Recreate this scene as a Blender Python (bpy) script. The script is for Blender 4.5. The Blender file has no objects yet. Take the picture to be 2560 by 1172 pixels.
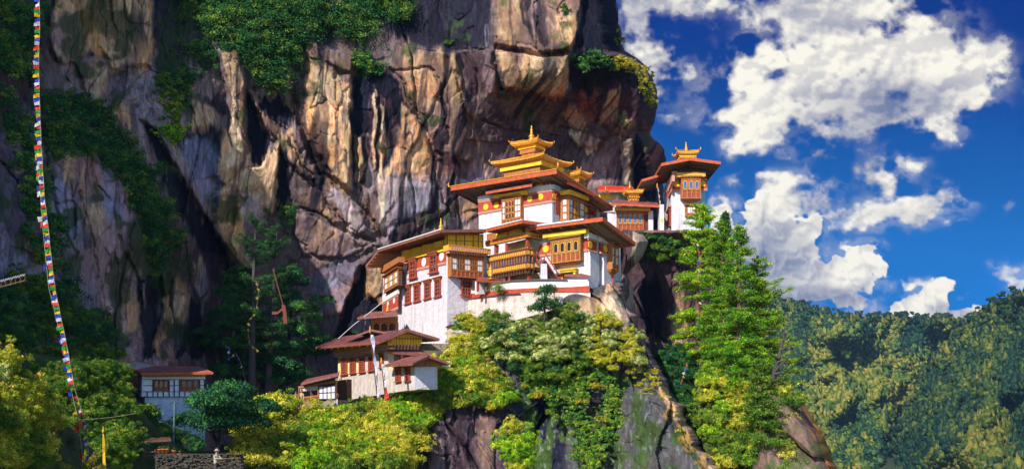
import bpy, math, random
import numpy as np
from mathutils import Vector

# ------------------------------------------------------------ camera, light, world
F_PX = 2489.0                      # focal length in pixels of the 2560 px wide photograph
PITCH = math.atan((1050 - 586) / F_PX)
CP, SP = math.cos(PITCH), math.sin(PITCH)
scene = bpy.context.scene
col = scene.collection
cam_d = bpy.data.cameras.new('camera')
cam_d.sensor_width = 36.0
cam_d.lens = 36.0 * F_PX / 2560.0
cam_d.clip_start = 0.5
cam_d.clip_end = 30000.0
cam = bpy.data.objects.new('camera', cam_d)
cam.rotation_euler = (math.radians(90) + PITCH, 0, 0)
col.objects.link(cam)
scene.camera = cam

SUN_EL = math.radians(34)
SUN_H = Vector((-0.52, -0.854, 0)).normalized()
SUN_DIR = Vector((SUN_H.x * math.cos(SUN_EL), SUN_H.y * math.cos(SUN_EL), math.sin(SUN_EL)))
sd = bpy.data.lights.new('sun', 'SUN')
sd.energy = 5.0
sd.angle = math.radians(0.5)
sd.color = (1.0, 0.92, 0.82)
so = bpy.data.objects.new('sun', sd)
so.rotation_euler = SUN_DIR.to_track_quat('Z', 'Y').to_euler()
so.location = SUN_DIR * 300
col.objects.link(so)

world = bpy.data.worlds.new('World')
scene.world = world
world.use_nodes = True
wn = world.node_tree
for n in list(wn.nodes):
    wn.nodes.remove(n)
w_sky = wn.nodes.new('ShaderNodeTexSky')
w_sky.sky_type = 'NISHITA'
w_sky.sun_disc = False
w_sky.sun_elevation = SUN_EL
w_sky.sun_rotation = math.atan2(SUN_H.x, SUN_H.y)
w_sky.altitude = 3000
w_sky.ozone_density = 3.0
w_bg = wn.nodes.new('ShaderNodeBackground')
w_bg.inputs['Strength'].default_value = 0.15
w_out = wn.nodes.new('ShaderNodeOutputWorld')
wn.links.new(w_sky.outputs[0], w_bg.inputs[0])
wn.links.new(w_bg.outputs[0], w_out.inputs[0])

scene.view_settings.view_transform = 'Standard'
scene.view_settings.look = 'None'
scene.view_settings.gamma = 1
scene.view_settings.exposure = 0.6
scene.render.engine = 'CYCLES'
scene.cycles.max_bounces = 6
scene.cycles.diffuse_bounces = 3
scene.cycles.glossy_bounces = 2
scene.cycles.transmission_bounces = 2
scene.cycles.volume_bounces = 1
scene.cycles.use_denoising = True
scene.cycles.sample_clamp_indirect = 6

R = random.Random(7)

# ------------------------------------------------------------ picture <-> place
def ray(px, py):
    x = (px - 1280.0) / F_PX
    v = (586.0 - py) / F_PX
    return np.array([x, CP - v * SP, SP + v * CP])

def P(px, py, Y):
    d = ray(px, py)
    return d * (Y / d[1])

def PA(px, py, Y):
    x = (px - 1280.0) / F_PX
    v = (586.0 - py) / F_PX
    dy = CP - v * SP
    dz = SP + v * CP
    k = Y / dy
    return np.stack([x * k, Y + 0 * px, dz * k], -1)

def proj(X, Y, Z):
    c = Y * CP + Z * SP
    return 1280 + F_PX * X / c, 586 - F_PX * (-Y * SP + Z * CP) / c

# ------------------------------------------------------------ numpy noise
def _h(ix, iy, iz, seed):
    n = (ix.astype(np.int64) * 374761393 + iy.astype(np.int64) * 668265263 + iz.astype(np.int64) * 2147483647 + seed * 1274126177) & 0xFFFFFFFF
    n = ((n ^ (n >> 13)) * 1274126177) & 0xFFFFFFFF
    n = ((n ^ (n >> 16)) * 2246822519) & 0xFFFFFFFF
    n = n ^ (n >> 15)
    return (n & 0xFFFFFF).astype(np.float64) / float(0xFFFFFF)

def noise(x, y, z=0.0, seed=0):
    """smooth value noise, -1..1"""
    x, y, z = np.broadcast_arrays(np.asarray(x, float), np.asarray(y, float), np.asarray(z, float))
    x0 = np.floor(x); y0 = np.floor(y); z0 = np.floor(z)
    fx = x - x0; fy = y - y0; fz = z - z0
    fx = fx * fx * fx * (fx * (fx * 6 - 15) + 10); fy = fy * fy * fy * (fy * (fy * 6 - 15) + 10); fz = fz * fz * (3 - 2 * fz)
    flat = np.ndim(z) and np.ptp(z) == 0
    r = 0
    for dz in ((0,) if flat else (0, 1)):
        wz = 1.0 if flat else (fz if dz else 1 - fz)
        for dy in (0, 1):
            wy = fy if dy else 1 - fy
            for dx in (0, 1):
                wx = fx if dx else 1 - fx
                r = r + _h(x0 + dx, y0 + dy, z0 + dz, seed) * wx * wy * wz
    return r * 2 - 1

def fbm(x, y, z=0.0, o=5, seed=0, g=0.5, l=2.03):
    s = 0; a = 1; t = 0
    for i in range(o):
        s = s + a * noise(x + i * 17.3, y - i * 9.1, z, seed + i)
        t += a; a *= g; x = x * l; y = y * l; z = z * l
    return s / t * 1.6

def ridged(x, y, o=5, seed=0, g=0.5):
    s = 0; a = 1; t = 0
    for i in range(o):
        s = s + a * (1 - np.abs(noise(x + i * 7.7, y + i * 3.3, 0.0, seed + i)) * 2)
        t += a; a *= g; x = x * 2.1; y = y * 2.1
    return s / t

def worley(x, y, seed=0):
    """F1, F2, random of nearest cell (two values), offset to its point"""
    x0 = np.floor(x); y0 = np.floor(y)
    f1 = np.full(x.shape, 9.0); f2 = np.full(x.shape, 9.0)
    r1 = np.zeros(x.shape); r2 = np.zeros(x.shape); ox = np.zeros(x.shape); oy = np.zeros(x.shape)
    for dy in (-1, 0, 1):
        for dx in (-1, 0, 1):
            cx = x0 + dx; cy = y0 + dy
            a = _h(cx, cy, cx * 0, seed); b = _h(cx, cy, cx * 0 + 1, seed)
            ddx = x - cx - a; ddy = y - cy - b
            d = np.hypot(ddx, ddy)
            near = d < f1
            f2 = np.where(near, f1, np.minimum(f2, d))
            f1 = np.where(near, d, f1)
            r1 = np.where(near, _h(cx, cy, cx * 0 + 2, seed), r1)
            r2 = np.where(near, _h(cx, cy, cx * 0 + 3, seed), r2)
            ox = np.where(near, ddx, ox); oy = np.where(near, ddy, oy)
    return f1, f2, r1, r2, ox, oy

def sstep(a, b, x):
    t = np.clip((x - a) / (b - a), 0, 1)
    return t * t * (3 - 2 * t)

def poly_sd(px, py, pts):
    """signed distance in pixels, positive inside"""
    pts = np.asarray(pts, float)
    d = np.full(px.shape, 1e9); ins = np.zeros(px.shape, bool)
    n = len(pts)
    for i in range(n):
        ax, ay = pts[i]; bx, by = pts[(i + 1) % n]
        ex, ey = bx - ax, by - ay
        wx, wy = px - ax, py - ay
        t = np.clip((wx * ex + wy * ey) / (ex * ex + ey * ey + 1e-9), 0, 1)
        d = np.minimum(d, np.hypot(wx - t * ex, wy - t * ey))
        c = ((ay > py) != (by > py)) & (px < ex * (py - ay) / (ey if ey else 1e-9) + ax)
        ins ^= c
    return np.where(ins, d, -d)

def line_d(px, py, pts):
    d = np.full(px.shape, 1e9)
    for (ax, ay), (bx, by) in zip(pts[:-1], pts[1:]):
        ex, ey = bx - ax, by - ay
        t = np.clip(((px - ax) * ex + (py - ay) * ey) / (ex * ex + ey * ey + 1e-9), 0, 1)
        d = np.minimum(d, np.hypot(px - ax - t * ex, py - ay - t * ey))
    return d

def boxed(fn, px, py, pts, pad):
    """evaluate a distance only near the shape"""
    a = np.asarray(pts, float)
    m = (px > a[:, 0].min() - pad) & (px < a[:, 0].max() + pad) & (py > a[:, 1].min() - pad) & (py < a[:, 1].max() + pad)
    return m, fn(px[m], py[m], pts)

class TPS:
    def __init__(s, pts):
        a = np.asarray(pts, float); s.p = a[:, :2] / 500.0
        n = len(a); K = s.U(s.p[:, None, :] - s.p[None, :, :]) + np.eye(n) * 0.01
        Pm = np.c_[np.ones(n), s.p]
        A = np.zeros((n + 3, n + 3)); A[:n, :n] = K; A[:n, n:] = Pm; A[n:, :n] = Pm.T
        s.w = np.linalg.solve(A, np.r_[a[:, 2], 0, 0, 0])
    @staticmethod
    def U(d):
        r = np.hypot(d[..., 0], d[..., 1])
        return r * r * np.log(r + 1e-9)
    def __call__(s, x, y):
        x = np.asarray(x, float) / 500.0; y = np.asarray(y, float) / 500.0
        r = s.w[-3] + s.w[-2] * x + s.w[-1] * y
        for (a, b), w in zip(s.p, s.w):
            q = (x - a) ** 2 + (y - b) ** 2
            r = r + w * 0.5 * q * np.log(q + 1e-12)
        return r

# ------------------------------------------------------------ objects
def tag(o, label=None, cat=None, group=None, kind=None):
    if label: o['label'] = label
    if cat: o['category'] = cat
    if group: o['group'] = group
    if kind: o['kind'] = kind
    return o

def thing(name, label, cat, loc, group=None, rz=0):
    o = bpy.data.objects.new(name, None)
    o.empty_display_size = 0.3
    o.location = [float(c) for c in loc]
    o.rotation_euler = (0, 0, rz)
    col.objects.link(o)
    return tag(o, label, cat, group)

def mesh_np(name, V, Fq, colors=None, smooth=False, loop=4, attr='Col'):
    """V (n,3), Fq (m,k) all faces with k corners"""
    me = bpy.data.meshes.new(name)
    V = np.ascontiguousarray(V, dtype=np.float32); Fq = np.ascontiguousarray(Fq, dtype=np.int32)
    k = Fq.shape[1]
    me.vertices.add(len(V)); me.vertices.foreach_set('co', V.ravel())
    me.loops.add(Fq.size); me.loops.foreach_set('vertex_index', Fq.ravel())
    me.polygons.add(len(Fq))
    me.polygons.foreach_set('loop_start', np.arange(0, Fq.size, k, dtype=np.int32))
    if smooth:
        me.polygons.foreach_set('use_smooth', np.ones(len(Fq), bool))
    if colors is not None:
        c = np.ones((len(V), 4), np.float32); c[:, :3] = colors
        a = me.color_attributes.new(attr, 'FLOAT_COLOR', 'POINT')
        a.data.foreach_set('color', c.ravel())
    me.update(calc_edges=True)
    return me

def link(name, me, mat=None, parent=None):
    o = bpy.data.objects.new(name, me)
    if mat is not None:
        if not isinstance(mat, (list, tuple)): mat = [mat]
        if len(me.materials) == 0:
            for m in mat: me.materials.append(m)
    col.objects.link(o)
    if parent is not None: o.parent = parent
    return o

def origin(o):
    """world position of a root's base (only roots or their direct parts are used)"""
    v = Vector(o.location)
    while o.parent is not None:
        o = o.parent
        v = v + Vector(o.location)
    return v

class MB:
    """collects shapes, builds ONE mesh object; points are world coordinates"""
    def __init__(s): s.v = []; s.f = []; s.m = []; s.sm = []
    def add(s, verts, faces, mi=0, smooth=False):
        b = len(s.v)
        s.v += [tuple(float(c) for c in q) for q in verts]
        s.f += [tuple(b + i for i in f) for f in faces]
        s.m += [mi] * len(faces); s.sm += [smooth] * len(faces)
    def hexa(s, p, mi=0):
        """8 points: 4 bottom, 4 top, same order"""
        s.add(p, [(0, 3, 2, 1), (4, 5, 6, 7), (0, 1, 5, 4), (1, 2, 6, 5), (2, 3, 7, 6), (3, 0, 4, 7)], mi)
    def box(s, a, b, mi=0):
        x0, y0, z0 = a; x1, y1, z1 = b
        s.hexa([(x0, y0, z0), (x1, y0, z0), (x1, y1, z0), (x0, y1, z0), (x0, y0, z1), (x1, y0, z1), (x1, y1, z1), (x0, y1, z1)], mi)
    def prism(s, poly, z0, z1, mi=0, top=None):
        """poly: list of xy (z0/z1 numbers or lists); top: other xy for the upper ring"""
        n = len(poly); top = top or poly
        zz0 = z0 if isinstance(z0, (list, tuple)) else [z0] * n
        zz1 = z1 if isinstance(z1, (list, tuple)) else [z1] * n
        v = [(poly[i][0], poly[i][1], zz0[i]) for i in range(n)] + [(top[i][0], top[i][1], zz1[i]) for i in range(n)]
        f = [tuple(range(n - 1, -1, -1)), tuple(range(n, 2 * n))] + [(i, (i + 1) % n, n + (i + 1) % n, n + i) for i in range(n)]
        s.add(v, f, mi)
    def tube(s, pts, r, seg=6, mi=0, smooth=True, cap=True):
        pts = [np.array(q, float) for q in pts]
        rr = r if isinstance(r, (list, tuple)) else [r] * len(pts)
        v = []; n = len(pts)
        up = np.array([0, 0, 1.0])
        for i, q in enumerate(pts):
            t = pts[min(i + 1, n - 1)] - pts[max(i - 1, 0)]
            t = t / (np.linalg.norm(t) + 1e-9)
            a = np.cross(t, up)
            if np.linalg.norm(a) < 1e-3: a = np.cross(t, np.array([0, 1.0, 0]))
            a /= np.linalg.norm(a); b = np.cross(t, a)
            for k in range(seg):
                w = 2 * math.pi * k / seg
                v.append(q + rr[i] * (a * math.cos(w) + b * math.sin(w)))
        f = []
        for i in range(n - 1):
            for k in range(seg):
                k2 = (k + 1) % seg
                f.append((i * seg + k, i * seg + k2, (i + 1) * seg + k2, (i + 1) * seg + k))
        s.add(v, f, mi, smooth)
        if cap:
            s.add(v[:seg], [tuple(range(seg))], mi); s.add(v[-seg:], [tuple(range(seg - 1, -1, -1))], mi)
    def lathe(s, c, prof, seg=14, mi=0):
        """prof: (r, z) list, z relative to c"""
        v = []; f = []
        for r, z in prof:
            for k in range(seg):
                w = 2 * math.pi * k / seg
                v.append((c[0] + r * math.cos(w), c[1] + r * math.sin(w), c[2] + z))
        n = len(prof)
        for i in range(n - 1):
            for k in range(seg):
                k2 = (k + 1) % seg
                f.append((i * seg + k, i * seg + k2, (i + 1) * seg + k2, (i + 1) * seg + k))
        s.add(v, f, mi, True)
    def disc(s, c, nrm, r, t, seg=20, mi=0):
        """short cylinder, c centre of back, nrm outward"""
        nrm = np.array(nrm, float); nrm /= np.linalg.norm(nrm)
        a = np.cross(nrm, (0, 0, 1.0)); a /= np.linalg.norm(a); b = np.cross(a, nrm)
        v = []
        for d, q in ((0, r), (t * .7, r), (t, r * .88)):
            for k in range(seg):
                w = 2 * math.pi * k / seg
                v.append(np.array(c) + nrm * d + q * (a * math.cos(w) + b * math.sin(w)))
        f = [tuple(range(2 * seg, 3 * seg))]
        for i in range(2):
            for k in range(seg):
                k2 = (k + 1) % seg
                f.append((i * seg + k, i * seg + k2, (i + 1) * seg + k2, (i + 1) * seg + k))
        s.add(v, f, mi)
    def build(s, name, mats, parent=None):
        if not s.v: return None
        off = origin(parent) if parent is not None else Vector((0, 0, 0))
        me = bpy.data.meshes.new(name)
        me.from_pydata([(a - off.x, b - off.y, c - off.z) for a, b, c in s.v], [], s.f)
        me.polygons.foreach_set('material_index', s.m)
        me.polygons.foreach_set('use_smooth', s.sm)
        if not isinstance(mats, (list, tuple)): mats = [mats]
        for m in mats: me.materials.append(m)
        me.update()
        # outward normals
        import bmesh
        bm = bmesh.new(); bm.from_mesh(me); bmesh.ops.recalc_face_normals(bm, faces=bm.faces); bm.to_mesh(me); bm.free()
        return link(name, me, None, parent)

# ------------------------------------------------------------ materials
def newmat(name):
    m = bpy.data.materials.new(name); m.use_nodes = True
    nt = m.node_tree
    for n in list(nt.nodes): nt.nodes.remove(n)
    out = nt.nodes.new('ShaderNodeOutputMaterial')
    b = nt.nodes.new('ShaderNodeBsdfPrincipled')
    nt.links.new(b.outputs[0], out.inputs[0])
    return m, nt, b, out

def N(nt, kind, **kw):
    n = nt.nodes.new(kind)
    for k, v in kw.items():
        if k in n.inputs: n.inputs[k].default_value = v
        else: setattr(n, k, v)
    return n

def surf(name, c1, c2=None, rough=0.8, scale=1.5, stretch=(1, 1, 1), bump=0.15, bscale=12, metal=0.0, dist=0.02, spec=0.3, stain=None, stain_amt=0.5):
    """two-tone procedural surface with streaks and bump"""
    m, nt, b, out = newmat(name)
    c2 = c2 or tuple(x * 0.75 for x in c1)
    tc = N(nt, 'ShaderNodeTexCoord')
    mp = N(nt, 'ShaderNodeMapping'); mp.inputs['Scale'].default_value = stretch
    nt.links.new(tc.outputs['Object'], mp.inputs[0])
    n1 = N(nt, 'ShaderNodeTexNoise', Scale=scale, Detail=8.0, Roughness=0.65)
    nt.links.new(mp.outputs[0], n1.inputs['Vector'])
    rp = N(nt, 'ShaderNodeValToRGB')
    rp.color_ramp.elements[0].position = 0.35; rp.color_ramp.elements[0].color = (*c2, 1)
    rp.color_ramp.elements[1].position = 0.65; rp.color_ramp.elements[1].color = (*c1, 1)
    nt.links.new(n1.outputs[0], rp.inputs[0])
    last = rp.outputs[0]
    if stain:
        mp2 = N(nt, 'ShaderNodeMapping'); mp2.inputs['Scale'].default_value = (1.3, 1.3, 0.16)
        nt.links.new(tc.outputs['Object'], mp2.inputs[0])
        n3 = N(nt, 'ShaderNodeTexNoise', Scale=1.6, Detail=6.0, Roughness=0.7)
        nt.links.new(mp2.outputs[0], n3.inputs['Vector'])
        mr = N(nt, 'ShaderNodeMapRange'); mr.inputs[1].default_value = 0.50; mr.inputs[2].default_value = 0.68; mr.inputs[4].default_value = stain_amt
        nt.links.new(n3.outputs[0], mr.inputs[0])
        mx = N(nt, 'ShaderNodeMix', data_type='RGBA')
        nt.links.new(mr.outputs[0], mx.inputs[0]); nt.links.new(last, mx.inputs[6]); mx.inputs[7].default_value = (*stain, 1)
        last = mx.outputs[2]
    nt.links.new(last, b.inputs['Base Color'])
    b.inputs['Roughness'].default_value = rough; b.inputs['Metallic'].default_value = metal
    b.inputs['Specular IOR Level'].default_value = spec
    n2 = N(nt, 'ShaderNodeTexNoise', Scale=bscale, Detail=5.0, Roughness=0.6)
    nt.links.new(mp.outputs[0], n2.inputs['Vector'])
    bp = N(nt, 'ShaderNodeBump', Strength=bump, Distance=dist)
    nt.links.new(n2.outputs[0], bp.inputs['Height']); nt.links.new(bp.outputs[0], b.inputs['Normal'])
    return m

def rockmat(name, bump=0.6, sc=1.0):
    """mineral colours, with some painted light and shade, come from the 'Col' attribute, broken up by noise"""
    m, nt, b, out = newmat(name)
    at = N(nt, 'ShaderNodeAttribute', attribute_name='Col')
    tc = N(nt, 'ShaderNodeTexCoord')
    mp = N(nt, 'ShaderNodeMapping'); mp.inputs['Scale'].default_value = (1.0, 1.0, 0.28)
    nt.links.new(tc.outputs['Object'], mp.inputs[0])
    n1 = N(nt, 'ShaderNodeTexNoise', Scale=2.6 * sc, Detail=9.0, Roughness=0.7)
    nt.links.new(mp.outputs[0], n1.inputs['Vector'])
    mr = N(nt, 'ShaderNodeMapRange'); mr.inputs[1].default_value = 0.28; mr.inputs[2].default_value = 0.72; mr.inputs[3].default_value = 0.42; mr.inputs[4].default_value = 1.6
    nt.links.new(n1.outputs[0], mr.inputs[0])
    mx = N(nt, 'ShaderNodeMix', data_type='RGBA', blend_type='MULTIPLY'); mx.inputs[0].default_value = 1.0
    nt.links.new(at.outputs[0], mx.inputs[6]); nt.links.new(mr.outputs[0], mx.inputs[7])
    # lichen / mineral tint
    n4 = N(nt, 'ShaderNodeTexNoise', Scale=0.9 * sc, Detail=6.0, Roughness=0.75)
    nt.links.new(tc.outputs['Object'], n4.inputs['Vector'])
    hs = N(nt, 'ShaderNodeMix', data_type='RGBA', blend_type='OVERLAY'); hs.inputs[0].default_value = 0.35
    nt.links.new(mx.outputs[2], hs.inputs[6]); nt.links.new(n4.outputs[1], hs.inputs[7])
    nt.links.new(hs.outputs[2], b.inputs['Base Color'])
    b.inputs['Roughness'].default_value = 0.9; b.inputs['Specular IOR Level'].default_value = 0.06
    n2 = N(nt, 'ShaderNodeTexNoise', Scale=3.0 * sc, Detail=10.0, Roughness=0.72)
    nt.links.new(mp.outputs[0], n2.inputs['Vector'])
    bp = N(nt, 'ShaderNodeBump', Strength=bump, Distance=0.25)
    nt.links.new(n2.outputs[0], bp.inputs['Height'])
    n5 = N(nt, 'ShaderNodeTexNoise', Scale=11.0 * sc, Detail=6.0, Roughness=0.8)
    nt.links.new(mp.outputs[0], n5.inputs['Vector'])
    bp2 = N(nt, 'ShaderNodeBump', Strength=0.7, Distance=0.08)
    nt.links.new(n5.outputs[0], bp2.inputs['Height']); nt.links.new(bp.outputs[0], bp2.inputs['Normal'])
    nt.links.new(bp2.outputs[0], b.inputs['Normal'])
    return m

def leafmat(name, rough=0.55, trans=0.3, gain=1.0):
    m, nt, b, out = newmat(name)
    at = N(nt, 'ShaderNodeAttribute', attribute_name='Col')
    b.inputs['Roughness'].default_value = rough; b.inputs['Specular IOR Level'].default_value = 0.2
    oi = N(nt, 'ShaderNodeObjectInfo')
    mr = N(nt, 'ShaderNodeMapRange'); mr.inputs[3].default_value = 0.8 * gain; mr.inputs[4].default_value = 1.2 * gain
    nt.links.new(oi.outputs['Random'], mr.inputs[0])
    mx = N(nt, 'ShaderNodeMix', data_type='RGBA', blend_type='MULTIPLY'); mx.inputs[0].default_value = 1.0
    nt.links.new(at.outputs[0], mx.inputs[6]); nt.links.new(mr.outputs[0], mx.inputs[7])
    nt.links.new(mx.outputs[2], b.inputs['Base Color'])
    tr = N(nt, 'ShaderNodeBsdfTranslucent'); nt.links.new(mx.outputs[2], tr.inputs[0])
    ms = N(nt, 'ShaderNodeMixShader'); ms.inputs[0].default_value = trans
    nt.links.new(b.outputs[0], ms.inputs[1]); nt.links.new(tr.outputs[0], ms.inputs[2])
    nt.links.new(ms.outputs[0], out.inputs[0])
    return m

M = {}
M['rock'] = rockmat('rock')
M['leaf'] = leafmat('leaf')
M['white'] = surf('white_plaster', (0.57, 0.55, 0.60), (0.47, 0.44, 0.49), 0.9, 2.2, bump=0.9, bscale=4, dist=0.07, stain=(0.26, 0.21, 0.21), stain_amt=0.6)
M['oldwhite'] = surf('weathered_whitewash', (0.60, 0.55, 0.52), (0.42, 0.35, 0.31), 0.9, 1.8, bump=0.7, bscale=4, dist=0.08, stain=(0.30, 0.22, 0.17), stain_amt=0.6)
M['cream'] = surf('cream_plaster', (0.78, 0.66, 0.36), (0.66, 0.52, 0.26), 0.9, 1.4, bump=0.4, bscale=5, dist=0.04)
M['red'] = surf('red_ochre_paint', (0.42, 0.065, 0.03), (0.27, 0.04, 0.025), 0.8, 2.0, bump=0.3)
M['rust'] = surf('rust_red_wood', (0.34, 0.06, 0.03), (0.20, 0.03, 0.02), 0.75, 2.0, (1, 1, 4), bump=0.3)
M['yellow'] = surf('yellow_paint', (0.85, 0.52, 0.03), (0.66, 0.36, 0.02), 0.7, 1.6, bump=0.2)
M['wood'] = surf('orange_painted_wood', (0.42, 0.16, 0.045), (0.22, 0.075, 0.025), 0.7, 5.0, bump=0.4, bscale=20)
M['ochre'] = surf('ochre_brown_paint', (0.42, 0.22, 0.045), (0.24, 0.11, 0.03), 0.7, 6, bump=.4, bscale=20)
M['darkwood'] = surf('dark_wood', (0.12, 0.055, 0.03), (0.06, 0.028, 0.018), 0.8, 4.0, bump=0.3)
M['gold'] = surf('gilded_metal', (0.90, 0.46, 0.06), (0.55, 0.24, 0.03), 0.42, 5.0, metal=0.5, bump=0.15, spec=0.5)
M['gilt'] = surf('gilt_paint', (0.80, 0.42, 0.05), (0.52, 0.22, 0.03), 0.6, 6.0, bump=0.3, bscale=20)
M['tin'] = surf('red_roof_sheet', (0.24, 0.065, 0.065), (0.13, 0.045, 0.055), 0.5, 1.6, (1, 1, 1), bump=0.2, spec=0.4, stain=(0.30, 0.26, 0.24), stain_amt=0.5)
M['dullrim'] = surf('brown_roof_edge', (0.25, 0.09, 0.06), (0.14, 0.05, 0.045), 0.7, 3.0, bump=0.2)
M['rim'] = surf('red_roof_edge', (0.48, 0.10, 0.03), (0.30, 0.05, 0.02), 0.65, 3.0, bump=0.2)
M['soffit'] = surf('weathered_boards', (0.30, 0.27, 0.24), (0.17, 0.14, 0.12), 0.85, 3.0, (6, 1, 1), bump=0.4)
M['greyroof'] = surf('grey_roof_sheet', (0.42, 0.40, 0.38), (0.25, 0.22, 0.20), 0.6, 1.6, bump=0.2)
M['glass'] = surf('dark_window_pane', (0.03, 0.03, 0.04), (0.015, 0.012, 0.02), 0.18, 3.0, bump=0.02, spec=0.6)
M['panel'] = surf('white_window_panel', (0.66, 0.64, 0.64), (0.56, 0.53, 0.52), 0.7, 3.0, bump=0.1)
M['blueframe'] = surf('navy_painted_timber', (0.03, 0.05, 0.11), (0.02, 0.03, 0.06), 0.6, 3.0, bump=0.1)
M['slate'] = surf('slate_coping', (0.13, 0.11, 0.11), (0.06, 0.05, 0.05), 0.9, 3.0, bump=0.6)
M['pink'] = surf('pale_rose_paint', (0.62, 0.34, 0.26), (0.42, 0.18, 0.12), 0.8, 9.0, bump=0.3)
# ------------------------------------------------------------ sky backdrop, far hills
def edge_fn(pts):
    a = np.asarray(pts, float)
    return lambda py: np.interp(py, a[:, 0], a[:, 1])

def grid_faces(nx, ny):
    i = np.arange(ny - 1)[:, None] * nx + np.arange(nx - 1)[None, :]
    i = i.ravel()
    return np.stack([i, i + 1, i + nx + 1, i + nx], -1)

def emis_attr(name, strength):
    m, nt, b, out = newmat(name)
    at = N(nt, 'ShaderNodeAttribute', attribute_name='Col')
    e = N(nt, 'ShaderNodeEmission', Strength=strength)
    nt.links.new(at.outputs[0], e.inputs[0]); nt.links.new(e.outputs[0], out.inputs[0])
    nt.nodes.remove(b)
    m.cycles.emission_sampling = 'NONE'
    return m

CLOUDS = [  # cx, cy, rx, ry, weight, billow
    (2170, 30, 190, 95, 1.2, 0), (2150, 150, 235, 100, 1.45, 0), (2330, 175, 155, 85, 1.25, 0), (1905, 165, 115, 60, 1.1, 0),
    (1850, 195, 60, 38, .9, 0), (2070, 235, 250, 85, 1.4, 0), (1900, 290, 140, 42, 1.1, 0), (1870, 335, 60, 38, .9, 0), (2260, 265, 190, 60, 1.2, 0),
    (2440, 185, 60, 60, 1.0, 0), (2440, 270, 42, 32, .8, 0), (2110, 350, 110, 50, .8, 0), (1790, 295, 50, 18, .8, 0), (2340, 100, 50, 40, .7, 0),
    (1690, 0, 130, 34, 1.0, 0), (1595, 40, 60, 80, 1.1, 0), (1990, 15, 130, 55, 1.0, 0), (2090, 60, 110, 60, 1.0, 0), (1830, 8, 90, 22, .6, 0),
    (1655, 135, 62, 48, 1.0, 0), (1650, 190, 42, 70, .9, 0), (1695, 185, 34, 26, .8, 0), (1700, 110, 26, 26, .5, 0), (1620, 150, 40, 50, .8, 0),
    (2342, 335, 40, 42, .9, 0), (2330, 315, 22, 20, .8, 0),
    (2215, 455, 66, 56, 1.1, 0), (2320, 500, 100, 38, 1.0, 0), (2190, 545, 60, 42, .9, 0), (2250, 525, 115, 46, 1.1, 0), (2400, 492, 50, 20, .7, 0), (2270, 420, 45, 28, .8, 0), (2385, 552, 28, 10, .5, 0),
    (2010, 480, 100, 62, 1.1, 0), (1900, 440, 66, 22, .8, 0), (2070, 400, 60, 40, .7, 0), (1960, 500, 70, 40, 1.0, 0), (2130, 430, 50, 60, .45, 0),
    (1905, 540, 60, 50, 1.2, 1), (1885, 600, 62, 62, 1.2, 1), (1975, 600, 72, 66, 1.4, 1), (2035, 560, 42, 42, 1.1, 1), (1985, 700, 120, 90, 1.5, 1), (1930, 660, 90, 90, 1.4, 1),
    (2115, 668, 105, 48, 1.4, 1), (2060, 690, 80, 50, 1.3, 1), (2165, 690, 60, 30, 1.1, 1), (2075, 745, 110, 38, .9, 1), (2120, 628, 45, 26, 1.0, 1), (2190, 735, 50, 30, .5, 0),
    (2325, 730, 66, 40, 1.3, 1), (2285, 765, 80, 35, 1.3, 1), (2410, 772, 95, 26, 1.2, 1), (2345, 700, 40, 24, 1.1, 1), (2455, 745, 36, 20, 1.0, 1), (2095, 750, 30, 24, 1.2, 1), (2265, 695, 34, 22, .9, 0),
    (1812, 545, 36, 48, 1.1, 1), (1840, 640, 70, 120, 1.0, 1), (2218, 628, 16, 8, .6, 0), (2420, 725, 24, 9, .5, 0), (2530, 505, 20, 26, .35, 0), (2520, 160, 30, 16, .4, 0),
    (2380, 10, 40, 24, .5, 0), (2000, 250, 300, 60, .6, 0), (2700, 400, 90, 60, 1.0, 0), (2760, 150, 120, 50, 1.0, 0), (1400, -150, 300, 60, 1.0, 0), (2100, -140, 260, 80, 1.2, 0), (2650, 700, 110, 40, 1.2, 1)]

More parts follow.
